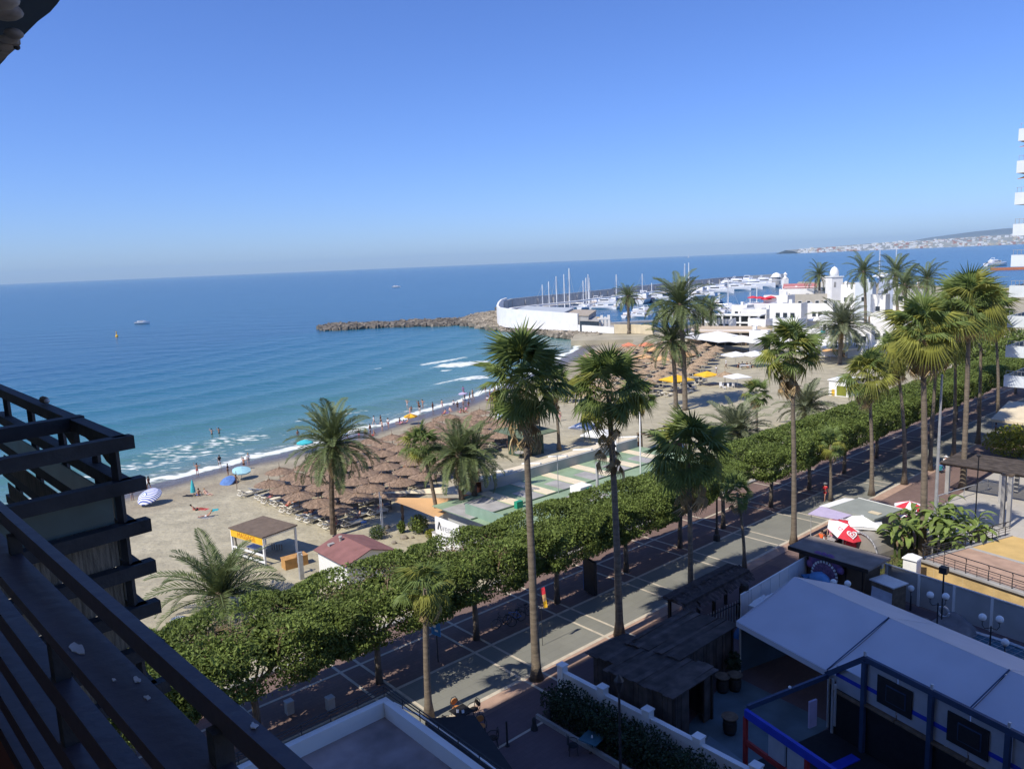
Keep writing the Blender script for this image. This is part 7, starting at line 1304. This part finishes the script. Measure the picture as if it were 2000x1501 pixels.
p = G(1634, 612, -.5); k_ = ppm(p); t = thing('domed_tower', 'white domed tower standing highest among the village houses', 'tower', p, R(8), 'white houses of the marina village'); h = HZ(1634, 541, p) + .5; w = 23 / k_; MB().box((0, w / 2, h / 2), (w, w, h)).build('wall', M['whitewall'], t); MB().box((0, w / 2, h + .12), (w * 1.12, w * 1.12, .3)).build('cornice', M['white'], t); b = MB(); hd_ = 19 / k_; b.lathe([(w * .36, 0), (w * .37, hd_ * .35), (w * .33, hd_ * .6), (w * .2, hd_ * .88), (.03, hd_ * 1.02)], n=16); b.build('dome', M['white'], t, loc=(0, w / 2, h + .2), smooth=True); MB().box((-w * .22, -.04, h * .80), (w * .18, .06, h * .14)).build('window', M['concrete'], t); MB().lathe([(.05, 0), (.04, 1)], (0, w / 2, h + hd_), 6).build('spike', M['metal_grey'], t)
p = G(1535, 600, -.5); k_ = ppm(p); t = thing('lantern_tower', 'slim white square tower with a little lantern at the quay', 'tower', p, R(6), 'white houses of the marina village'); h = HZ(1535, 544, p) + .5; w = 9 / k_; MB().box((0, w / 2, h / 2), (w, w, h)).build('wall', M['whitewall'], t); MB().lathe([(w * .55, 0), (w * .6, .3), (w * .3, .5), (w * .3, 1.6), (w * .45, 1.8), (.05, 2.8)], (0, w / 2, h), 8).build('lantern', M['whitewall'], t)
b = MB(); b.lathe([(1.9 * 2, 0), (.1, 1.6)], n=4, ph=math.pi / 4); p = G(1729, 615, -.5); t = thing('pyramid_roof', 'white pyramid roof cap on the grey-blue tower house', 'roof', (p.x, p.y + 3, HZ(1729, 540, p))); b.build('cap', M['white'], t)
for i, (u, v) in enumerate(((1470, 583), (1484, 584), (1496, 586), (1505, 583))): cloth_parasol('red terrace parasol, %s from the left above the quay' % ORD[i], Vector((*G(u, 625, -.5)[:2], HZ(u, v + 8, G(u, 625, -.5)))), 2.0, 1.9, M['red'], 8, .6)
t = thing('terrace_block', 'white terrace block carrying the red parasols', 'building', G(1487, 626, -.5), R(-14)); k_ = ppm(t.location); h = HZ(1487, 593, t.location) + .5; MB().box((0, 2, h / 2), (48 / k_, 10, h)).build('wall', M['whitewall'], t)
# waterfront restaurants and tents
t = thing('quay_arcade', 'two-storey white column arcade on the marina quay', 'building', G(1428, 644, -.5), R(-38)); k_ = ppm(t.location); h = HZ(1428, 615, t.location) + .5
for lv in (0, 1): [MB().box((-9 + 3 * k, 0, h * (.25 + .5 * lv)), (.5, .5, h * .46)).build('column', M['white'], t) for k in range(7)]; MB().box((0, 2, h * (.49 + .5 * lv)), (19.5, 5, .35)).build('slab', M['white'], t)
MB().box((0, 4.2, h * .5), (19, .4, h * .96)).build('back_wall', M['glass'], t)
t = thing('restaurant', 'tan-roofed beach restaurant with white window bays at the end of the sand', 'restaurant', G(1425, 668, -.6), R(-28)); h = HZ(1425, 645, t.location) + .6; MB().box((0, 4, h / 2), (20, 8, h)).build('wall', M['whitewall'], t); b = MB(); b.slab([(-11.5, -3.2, h - .3), (11, -1.2, h - .3), (11, 8, h + .5), (-11.5, 8, h + .5)], .2); b.build('roof', mat('tan_awning_roof', (.52, .42, .30), .85, .1, .6), t)
for k in range(6): fr = MB().box((-7.5 + 3 * k, -.06, h * .5), (2.2, .1, h * .6)).build('window', M['glass'], t); MB().box((-7.5 + 3 * k + 1.2, -.1, h * .5), (.2, .16, h * .64)).build('mullion', M['white'], fr)
for i, (u0, u1, v, m_, lb) in enumerate(((1335, 1352, 650, 'canvas_navy', 'left purple-blue striped awning beside the tall date palm'), (1348, 1372, 646, 'canvas_navy', 'right purple-blue awning beside the tall date palm'), (1338, 1360, 655, 'canvas_white', 'white awning in front of the purple-blue ones'))): p = G((u0 + u1) / 2, v + 14, -.6); square_parasol(lb, p, (u1 - u0) / ppm(p), 2.6, M[m_], .9, .35)
for i, (u, v, w_, lb) in enumerate(((1380, 680, 9.0, 'left wide white restaurant parasol at the end of the sand'), (1416, 685, 9.5, 'middle wide white restaurant parasol at the end of the sand'), (1448, 686, 8.5, 'right wide white restaurant parasol at the end of the sand'), (1402, 676, 8.0, 'rear white restaurant parasol between the wide ones'), (1622, 702, 6.0, 'white beach parasol left of the blue-grey date palm foot'), (1652, 704, 6.5, 'white beach parasol right of the blue-grey date palm foot'), (1600, 694, 5.5, 'far white parasol under the green and white board'), (1668, 697, 5.5, 'white parasol at the right end under the board'), (1510, 690, 6, 'white parasol between the near fan palm and restaurant'), (1480, 690, 6, 'white parasol just right of the wide restaurant ones'))):
    square_parasol(lb, GS(u, v), w_, 3.0, M['canvas_white'], 1.1, .3)
t = thing('beach_board', 'green and white advertising board on the beach bar roof', 'sign', G(1652, 694, -.5), R(-20)); MB().box((0, 0, 5.0), (11, .2, 1.6)).build('board', M['canvas_teal'], t); MB().box((.6, -.12, 5.0), (4.2, .1, 1.3)).build('panel', M['white'], t); [tube_part(t, 'post', [(x, 0, 0), (x, 0, 4.3)], .1, M['metal_grey']) for x in (-5, 0, 5)]; MB().box((0, 2, 3.6), (12, 5, .3)).build('roof', M['whitewall'], t)
t = thing('beach_bar', 'dark fronted beach bar beneath the wide white parasols', 'bar', G(1400, 674, -.6), R(-28)); MB().box((0, 1, 1.3), (16, 3, 2.6)).build('wall', M['wood_mid'], t); MB().box((0, -.6, .6), (15, .4, 1.1)).build('counter', M['wood_dark'], t)
t = thing('green_ramp', 'faded green mat walkway leading over the sand to the restaurant', 'walkway', GS(1375, 692), R(-30)); MB().box((0, 0, .03), (2.4, 9, .05)).build('mat', mat('faded_green_mat', (.26, .33, .22), .9, .15, 1), t)
# long hedge and parked cars glimpsed by the right-hand trunks
t = thing('ivy_bank', 'tall green ivy bank behind the balconies at the right edge', 'hedge', G(1990, 728, 0)); put('foliage', shrub_mesh('ivy_leaves', M['leaf_hedge'], 9000, (16, 5.5, 4.0), .42, 60), t)
t = T('white_lorry', 'white box van parked beyond the far trunks of the promenade', 'van', 122, 10.0, 0, rz=ANG + R(80)); box_part(t, 'body', (0, 0, 1.7), (6, 2.2, 2.5), M['white']); box_part(t, 'cab', (3.6, 0, 1.3), (1.5, 2.0, 1.8), M['white']); box_part(t, 'windscreen', (4.2, 0, 1.7), (.5, 1.8, .7), M['glass'])
for x in (-2, 2.9):
    for y in (-1, 1): MB().lathe([(.42, -.12), (.42, .12)], n=12).build('wheel', M['black'], t, loc=(x, y, .42)).rotation_euler = (R(90), 0, 0)
# buoys and boats out at sea
t = thing('marker_buoy', 'small yellow marker buoy on the open sea', 'buoy', G(228, 657, SEA)); MB().lathe([(.05, -.3), (.7, 0), (.6, .4), (.2, .8), (.15, 1.9), (.3, 2.0), (.05, 2.3)], n=10).build('float', M['canvas_yellow'], t); MB().lathe([(.25, 1.9), (.25, 2.3)], n=8).build('top_mark', M['canvas_yellow'], t)
place_boat(mb2, 278, 632, .2, 'small white motor boat with a person far out on open sea', 'boats out at sea', .9); place_boat(mb2, 774, 561, 0, 'tiny orange-marked boat far out on open sea', 'boats out at sea', 1.2)
t = sail_boat(14, 22, M['hull_white'], False); p = G(1345, 503.2, SEA); t.location = (p.x, p.y, SEA); t.scale = (1.5,) * 3; tag(t, 'tiny white sail on the horizon above the tall date palm', 'sailing boat', 'boats out at sea'); MB().slab([(1.3, 0, 2), (-5, .2, 2.2), (1.3, 0, 21)], .1).build('sail', M['canvas_white'], t)
for u, v, s, lb in ((1946, 519, 2.2, 'white speedboat with wake at the right, near the far mole'), ): place_boat(mb1, u, v, .2, lb, 'boats out at sea', s)
b = MB(); p0, p1 = G(1935, 527.5, SEA), G(2060, 524, SEA); b.bar(p0 + Vector((0, 0, .6)), p1 + Vector((0, 0, .6)), 8, 3.0); o = b.build('far_mole', M['terracotta']); o['kind'] = 'structure'
# ================================================================== PEOPLE
JN = dict(pel=(0, 0, .93), spi=(0, .01, 1.13), che=(0, 0, 1.33), nec=(0, -.01, 1.49), hea=(0, .02, 1.60), top=(0, .01, 1.69))
def limbs(**k):
    j = dict(JN)
    for s, x in (('l', -1), ('r', 1)): j.update({'sh' + s: (.17 * x, 0, 1.40), 'el' + s: (.24 * x, -.02, 1.13), 'wr' + s: (.26 * x, .05, .89), 'ha' + s: (.26 * x, .08, .79), 'hi' + s: (.09 * x, 0, .88), 'kn' + s: (.10 * x, .02, .49), 'an' + s: (.10 * x, -.03, .09), 'to' + s: (.11 * x, .13, .035)})
    j.update(k); return j
def shift(j, dz, keys=None): return {k: (v[0], v[1], v[2] + dz) for k, v in j.items()}
POSE = {'stand': limbs(), 'walk': limbs(knl=(-.10, .22, .52), anl=(-.10, .24, .10), tol=(-.10, .40, .06), knr=(.10, -.05, .50), anr=(.10, -.32, .16), tor=(.10, -.22, .04), ell=(-.23, -.14, 1.14), wrl=(-.23, -.16, .90), hal=(-.23, -.15, .81), elr=(.23, .10, 1.14), wrr=(.22, .28, .98), har=(.22, .35, .92)),
 'armsup': limbs(ell=(-.34, .05, 1.50), wrl=(-.30, .08, 1.76), hal=(-.28, .09, 1.86), elr=(.36, .02, 1.30), wrr=(.40, .2, 1.42), har=(.40, .27, 1.47)),
 'sit': {k: v for k, v in limbs(pel=(0, 0, .14), spi=(0, -.05, .33), che=(0, -.08, .53), nec=(0, -.07, .69), hea=(0, -.02, .80), top=(0, -.03, .89), shl=(-.17, -.08, .60), shr=(.17, -.08, .60), ell=(-.26, -.22, .36), elr=(.26, -.22, .36), wrl=(-.27, -.28, .12), wrr=(.27, -.28, .12), hal=(-.27, -.30, .04), har=(.27, -.30, .04), hil=(-.09, .05, .12), hir=(.09, .05, .12), knl=(-.13, .44, .30), knr=(.13, .46, .26), anl=(-.12, .78, .07), anr=(.12, .82, .07), tol=(-.12, .90, .14), tor=(.12, .94, .14)).items()},
 'lie': limbs(pel=(0, 0, .12), spi=(0, -.20, .12), che=(0, -.40, .14), nec=(0, -.56, .15), hea=(0, -.67, .16), top=(0, -.76, .16), shl=(-.17, -.47, .12), shr=(.17, -.47, .12), ell=(-.30, -.24, .08), elr=(.30, -.24, .08), wrl=(-.28, 0, .06), wrr=(.28, 0, .06), hal=(-.28, .1, .05), har=(.28, .1, .05), hil=(-.09, .06, .10), hir=(.09, .06, .10), knl=(-.11, .46, .12), knr=(.12, .44, .22), anl=(-.11, .86, .07), anr=(.12, .82, .06), tol=(-.12, .92, .16), tor=(.13, .90, .14)),
 'recline': limbs(pel=(0, 0, .12), spi=(0, -.16, .24), che=(0, -.30, .39), nec=(0, -.40, .52), hea=(0, -.44, .63), top=(0, -.49, .71), shl=(-.17, -.35, .45), shr=(.17, -.35, .45), ell=(-.26, -.22, .25), elr=(.26, -.22, .25), wrl=(-.20, .0, .22), wrr=(.22, -.02, .18), hal=(-.14, .06, .22), har=(.2, .06, .16), hil=(-.09, .06, .11), hir=(.09, .06, .11), knl=(-.11, .46, .20), knr=(.12, .46, .12), anl=(-.11, .86, .07), anr=(.12, .88, .06), tol=(-.12, .93, .16), tor=(.13, .96, .15)),
 'ride': limbs(pel=(0, -.22, .98), spi=(0, -.14, 1.16), che=(0, -.02, 1.34), nec=(0, .08, 1.48), hea=(0, .14, 1.58), top=(0, .14, 1.68), shl=(-.17, .02, 1.40), shr=(.17, .02, 1.40), ell=(-.24, .16, 1.18), elr=(.24, .16, 1.18), wrl=(-.26, .30, 1.06), wrr=(.26, .30, 1.06), hal=(-.25, .36, 1.04), har=(.25, .36, 1.04), hil=(-.09, -.2, .92), hir=(.09, -.2, .92), knl=(-.11, .14, .68), knr=(.11, .05, .56), anl=(-.11, -.02, .34), anr=(.11, -.06, .14), tol=(-.11, .10, .30), tor=(.11, .08, .10))}
POSE['bend'] = limbs(spi=(0, .10, 1.10), che=(0, .25, 1.24), nec=(0, .36, 1.34), hea=(0, .44, 1.40), top=(0, .46, 1.49), shl=(-.17, .27, 1.27), shr=(.17, .27, 1.27), ell=(-.22, .38, 1.04), elr=(.22, .38, 1.04), wrl=(-.18, .55, .92), wrr=(.18, .55, .92), hal=(-.14, .62, .88), har=(.14, .62, .88))
RAD = dict(pel=.135, spi=.115, che=.145, nec=.055, hea=.092, top=.07, sh=.062, el=.043, wr=.031, ha=.036, hi=.088, kn=.058, an=.038, to=.03)
EDG = [('pel', 'spi'), ('spi', 'che'), ('che', 'nec'), ('nec', 'hea'), ('hea', 'top')] + [e for s in 'lr' for e in (('che', 'sh' + s), ('sh' + s, 'el' + s), ('el' + s, 'wr' + s), ('wr' + s, 'ha' + s), ('pel', 'hi' + s), ('hi' + s, 'kn' + s), ('kn' + s, 'an' + s), ('an' + s, 'to' + s))]
def skinned(name, verts, edges, radii, m):
    me = bpy.data.meshes.new('skel'); me.from_pydata(verts, edges, []); o = bpy.data.objects.new('skel', me); C.objects.link(o); o.modifiers.new('s', 'SKIN'); sv = me.skin_vertices[0].data
    for i, r_ in enumerate(radii): sv[i].radius = (r_, r_ * .88); sv[i].use_root = i == 0
    o.modifiers.new('u', 'SUBSURF').levels = 1; dg = bpy.context.evaluated_depsgraph_get(); out = bpy.data.meshes.new_from_object(o.evaluated_get(dg)); out.name = name; out.materials.clear(); out.materials.append(m); out.polygons.foreach_set('use_smooth', [True] * len(out.polygons)); bpy.data.objects.remove(o); return out
def lerp3(a, b, t): return tuple(a[i] + (b[i] - a[i]) * t for i in range(3))
BODY = {}
for pn, J in POSE.items():
    ks = list(J); ix = {k: i for i, k in enumerate(ks)}; rad = [RAD[k] if k in RAD else RAD[k[:-1]] for k in ks]
    body = skinned('person_body', [J[k] for k in ks], [(ix[a], ix[b]) for a, b in EDG], rad, M['skin'])
    sh = skinned('shorts', [J['pel'], lerp3(J['pel'], J['spi'], .4)] + [q for s in 'lr' for q in (J['hi' + s], lerp3(J['hi' + s], J['kn' + s], .5))], [(0, 1), (0, 2), (2, 3), (0, 4), (4, 5)], [.155, .14, .105, .095, .105, .095], M['c_black'])
    tp = skinned('shirt', [J['che'], J['spi'], lerp3(J['pel'], J['spi'], .35)] + [q for s in 'lr' for q in (J['sh' + s], lerp3(J['sh' + s], J['el' + s], .6))], [(0, 1), (1, 2), (0, 3), (3, 4), (0, 5), (5, 6)], [.16, .138, .148, .08, .066, .08, .066], M['c_white'])
    br = skinned('bikini', [lerp3(J['spi'], J['che'], .6), lerp3(J['spi'], J['che'], .95)], [(0, 1)], [.142, .158], M['c_black'])
    ba = MB(); d = Vector(J['top']) - Vector(J['hea']); ba.ball(Vector(J['hea']) + d * .75 - Vector((0, .025, 0)), .105, 8, 6); BODY[pn] = (body, sh, tp, br, ba.mesh('hair', M['hair'], True))
def person(label, p, rz, pose='stand', skin='skin', low='c_black', top=None, bra=None, hair='hair', s=1.0, hat=None, group='people on the beach'):
    t = thing('person', label, 'person', p, rz, group, s); bd = BODY[pose]; put('body', bd[0], t, mat=M[skin])
    if low: put('shorts', bd[1], t, mat=M[low])
    if top: put('shirt', bd[2], t, mat=M[top])
    if bra: put('bikini_top', bd[3], t, mat=M[bra])
    put('hair', bd[4], t, mat=M[hair])
    if hat: J = POSE[pose]; MB().lathe([(.19, 0), (.19, .02), (.11, .03), (.10, .11), (.02, .13)], (J['top'][0], J['top'][1], J['top'][2] - .02), 12).build('hat', M[hat], t)
    return t
def pb(u, v, label, rz=0, pose='stand', **k): return person(label, GS(u, v), R(rz), pose, **k)
pb(259, 977, 'person mostly hidden behind the dark timber balcony edge near the water', 40, skin='skin', low='c_grey')
pb(292, 956, 'dark-clad bather walking along the water above the striped parasol', 60, 'walk', skin='skin2', low='c_black', bra='c_black')
pb(386, 929, 'slim bather with red trunks at the wash line, arms apart', 10, 'armsup', low='c_red', s=1.0)
pb(430, 912, 'person in black top and white shorts wading at the wash line', 30, 'walk', skin='skin2', low='c_white', top='c_black')
pb(446, 928, 'small dark figure standing beside the blue domed parasol', 90, skin='skin2', low='c_black', top='c_black', s=.9)
pb(477, 917, 'sunburnt man standing with arms bent beyond the turquoise parasol', -20, 'armsup', low='c_black'); pb(486, 908, 'pale woman in light top beside the sunburnt man', 40, skin='skin3', low='c_grey', top='c_white', hair='hair2')
pb(461, 941, 'orange-tanned woman sitting under the pale turquoise parasol', 200, 'sit', low='c_orange', bra='c_orange'); pb(388, 968, 'seated sunbather beside the closed turquoise parasol', 60, 'sit', low='c_blue', top=None); pb(405, 966, 'blond sunbather leaning back right of the closed parasol', 240, 'recline', skin='skin3', low='c_grey', hair='hair2')
pb(383, 996, 'reddish man reclining on the red towel on near sand', -60, 'recline', low='c_black'); pb(405, 1009, 'tanned man lying on the grey towel nearest the gazebo', 100, 'recline', skin='skin', low='c_white', hair='hair2')
def swim(u, v, label, dz=-1.0, **k): p = G(u, v, SEA); p.z = SEA + dz; return person(label, p, R(30), **k)
swim(414, 848, 'left of two bathers standing waist deep in surf', -.75, pose='armsup', skin='skin3', low='c_black'); swim(428, 846, 'right of two bathers standing waist deep in surf', -.75, pose='armsup', skin='skin', low='c_black'); swim(582, 853, 'lone bather entering the surf left of the lone date palm', -.55, pose='stand', skin='skin2', low='c_blue')
pb(731, 831, 'left walker of the pair at the wash line, pale clothes', 70, 'walk', skin='skin3', low='c_grey', top='c_white'); pb(744, 830, 'right walker of the pair at the wash line, dark clothes', 250, 'walk', low='c_black', top='c_black')
pb(714, 847, 'person crouching on wet sand below the walking pair', 20, 'sit', skin='skin2', low='c_black'); pb(730, 851, 'seated person with fair hair beside the crouching one', 80, 'sit', hair='hair2', low='c_red')
pb(796, 798, 'bather in white cap standing at the water edge with arms raised', 10, 'armsup', skin='skin3', low='c_white', hair='hair2'); pb(804, 806, 'small dark child standing before the white-capped bather', 200, 'stand', skin='skin2', low='c_black', s=.75)
pb(818, 800, 'left of two tall bathers with bent arms at the water', 20, 'armsup', skin='skin2', low='c_black', bra='c_black'); pb(826, 798, 'right of two tall bathers with bent arms at the water', -30, 'armsup', skin='skin', low='c_grey')
for i, (u, v, ps, sk, lo, tp) in enumerate(((894, 802, 'stand', 'skin2', 'c_black', 'c_black'), (900, 806, 'sit', 'skin', 'c_pink', None), (905, 797, 'stand', 'skin', 'c_black', None), (910, 803, 'sit', 'skin3', 'c_black', 'c_pink'), (915, 799, 'bend', 'skin2', 'c_purple', None), (906, 806, 'sit', 'skin', 'c_black', None))): pb(u, v, 'bather in the crowded group before the tall palm, %s from the left' % ORD[i], 50 * i, ps, skin=sk, low=lo, top=tp, group='crowded group of bathers')
pb(918, 783, 'left of two dark figures walking beyond the crowded group', 70, 'walk', skin='skin2', low='c_black', top='c_black'); pb(924, 780, 'right of two dark figures walking beyond the crowded group', 60, 'walk', skin='skin2', low='c_grey', top='c_black'); pb(905, 770, 'lilac-shirted person at the water beyond the crowded group', 0, 'stand', low='c_purple', top='c_purple')
for i, (u, v, ps, tp) in enumerate(((952, 782, 'sit', 'c_white'), (957, 777, 'stand', None), (962, 781, 'sit', 'c_pink'), (966, 774, 'stand', None))): pb(u, v, 'bather under the left fronds of the tallest palm, %s from the left' % ORD[i], 70 * i, ps, low='c_red', top=tp, group='bathers by the tallest palm crown')
pb(976, 822, 'seated person beside the pale blue sunshade', 200, 'sit', low='c_black', skin='skin2'); pb(994, 877, 'left dark figure standing in the shade of the lifeguard tower', 30, low='c_black', top='c_black', skin='skin2'); pb(1006, 866, 'right dark figure standing in the shade of the lifeguard tower', 90, low='c_grey', top='c_black', skin='skin2'); pb(1094, 822, 'pinkish bather standing right of the lifeguard tower', 0, low='c_pink', skin='skin3')
for i, (u, v) in enumerate(((783, 828), (793, 826), (868, 808), (880, 803))): pb(u, v, 'sunbather lying near the waterline parasols, %s from the left' % ORD[i], 80 + 40 * i, 'recline', low=('c_pink', 'c_purple', 'c_red', 'c_black')[i], skin=('skin3', 'skin', 'skin', 'skin3')[i], group='sunbathers near the waterline')
for i, (u, v, lb, lo) in enumerate(((529, 979, 'pink sunbather on the second near lounger', 'c_pink'), (562, 996, 'left pink sunbather on the near lounger pair', 'c_red'), (574, 991, 'right pink sunbather on the near lounger pair', 'c_white'), (742, 1001, 'person in magenta resting on the lounger by the orange sail', 'c_pink'), (699, 1020, 'person resting on the cream lounger by the blue table', 'c_black'))):
    p = GS(u, v); p.z += .42; person(lb, p, R(150), 'recline', low=lo, skin='skin' if i < 3 else 'skin3', bra=lo if i in (0, 3) else None, group='sunbathers on loungers')
p = W(-4.0, 25.8, gz + .1); person('dark-haired person in brown rinsing at the beach shower', p, ANG + R(60), 'armsup', skin='skin2', low='c_black', top='c_grey', group='people on the beach')
pb(928, 925, 'person in white shirt carrying a blue bag beside the date palms', 70, 'walk', low='c_white', top='c_white'); pb(866, 925, 'person in bright pink top half hidden behind the date palms', 0, 'stand', low='c_pink', top='c_pink')
t = thing('beach_bag', 'blue beach bag hanging beside the white-shirted person', 'bag', GS(936, 920) + Vector((0, 0, .7))); MB().box((0, 0, 0), (.45, .25, .4)).build('body', M['canvas_blue'], t); tube_part(t, 'handle', [(-.15, 0, .2), (0, 0, .42), (.15, 0, .2)], .02, M['canvas_blue'])
pb(1418, 720, 'waiter in white shirt striding over the far sand with a tray', 80, 'walk', low='c_black', top='c_white', hat='c_white', skin='skin2'); pb(1399, 730, 'person in pale shirt walking behind the yellow square parasol', -60, 'walk', low='c_grey', top='c_white', skin='skin2')
for i, (u, v) in enumerate(((1443, 718), (1449, 716), (1459, 717), (1466, 718))): pb(u, v, 'diner at the table under white square parasols, %s from the left' % ORD[i], 90 * i, 'sit', low='c_black', top=('c_black', 'c_white', 'c_black', 'c_grey')[i], s=1.25, group='diners on the sand')
t = thing('dining_table', 'white table under the twin white square parasols on sand', 'table', GS(1455, 720)); MB().box((0, 0, .75), (2.2, 1.0, .06)).build('top', M['white'], t); [MB().bar((x, y, 0), (x, y, .74), .06).build('leg', M['white'], t) for x in (-1, 1) for y in (-.4, .4)]
for i, (u, v) in enumerate(((1408, 757), (1415, 760), (1424, 759), (1432, 757))): t = thing('beach_chair', 'white chair, %s from the left between yellow and white square parasols' % ORD[i], 'chair', GS(u, v), i, 'white chairs on the open sand'); MB().box((0, 0, .42), (.5, .5, .06)).build('seat', M['c_white'], t); MB().box((0, .24, .75), (.5, .05, .6)).build('backrest', M['c_white'], t); [MB().bar((x, y, 0), (x, y, .42), .04).build('leg', M['c_white'], t) for x in (-.2, .2) for y in (-.2, .2)]
# promenade
person('woman with black hair in orange top at the ice-cream freezer', W(27.2, -3.0), ANG + R(-70), 'bend', skin='skin2', low='c_orange', top='c_orange', s=1.05, group='people on the promenade'); person('customer in pink standing opposite the woman in orange', W(29.0, -2.9), ANG + R(110), 'stand', skin='skin3', low='c_pink', top='c_pink', hair='hair2', s=1.0, group='people on the promenade')
p = G(1611, 978, 0); person('runner in red vest and cap coming along the shaded road', p, ANG + R(90), 'walk', skin='skin', low='c_red', top='c_red', hat='c_grey', s=1.05, group='people on the promenade')
p = G(1845, 922, 0); person('cyclist in white vest, navy shorts and white cap seen from behind', p + Vector((0, 0, .03)), ANG - R(100), 'ride', skin='skin3', low='c_blue', top='c_white', hat='c_white', s=1.0, group='people on the promenade'); bicycle('bicycle with a teal-blue bag ridden by the white-vested cyclist', p, ANG - R(100), M['canvas_blue']); t = thing('bike_bag', 'teal-blue pannier bag on the cyclist bicycle', 'bag', p + Vector((-.55, .0, .55))); MB().box((0, 0, 0), (.35, .45, .5)).build('body', M['c_teal'], t); MB().box((0, 0, .26), (.38, .47, .05)).build('flap', M['canvas_blue'], t)
person('faint person in white cap walking by the far right hedge', G(1931, 723, 0), ANG, 'walk', low='c_black', top='c_white', hat='c_white', group='people on the promenade'); person('person standing in palm shade beside the cream awning', G(1944, 852, 0), ANG, 'stand', skin='skin2', low='c_grey', top='c_grey', group='people on the promenade')

for i in range(22):
    k = (i * 5) % len(rows); row = rows[k]; a, b_ = row[(i * 3 + 1) % len(row)]; p = onsand(a - .55, b_ + (-1 if i % 2 else 1) * 1.05 + .25); p.z += .42; j_ = len(row) - 1 - (i * 3 + 1) % len(row)
    person('sunbather on the %s lounger of %s parasol from sea, %s straw row' % ('landward' if i % 2 else 'seaward', ORD[j_], ORD[k]), p, R(150 + 10 * (i % 5)), 'recline' if i % 3 else 'lie', skin=('skin', 'skin3', 'skin2')[i % 3], low=('c_black', 'c_red', 'c_blue', 'c_pink')[i % 4], bra='c_black' if i % 2 else None, group='sunbathers among the straw parasols')

for i in range(18):
    u = 640 + i * 20.5 + random.uniform(-5, 5); v = float(np.interp(u, [640, 720, 800, 870, 950, 1010], [878, 850, 815, 793, 769, 750])) + random.uniform(-3, 5)
    pb(u, v, 'small bather at the far wash line, %s counted from the lone date palm' % ORD[i], 60 * i, ('stand', 'walk', 'sit', 'armsup', 'stand')[i % 5], skin=('skin', 'skin2', 'skin3')[i % 3], low=('c_black', 'c_red', 'c_blue', 'c_pink', 'c_white')[i % 5], top=('c_white', None, None, 'c_black', None, None)[i % 6], group='bathers along the far wash line')
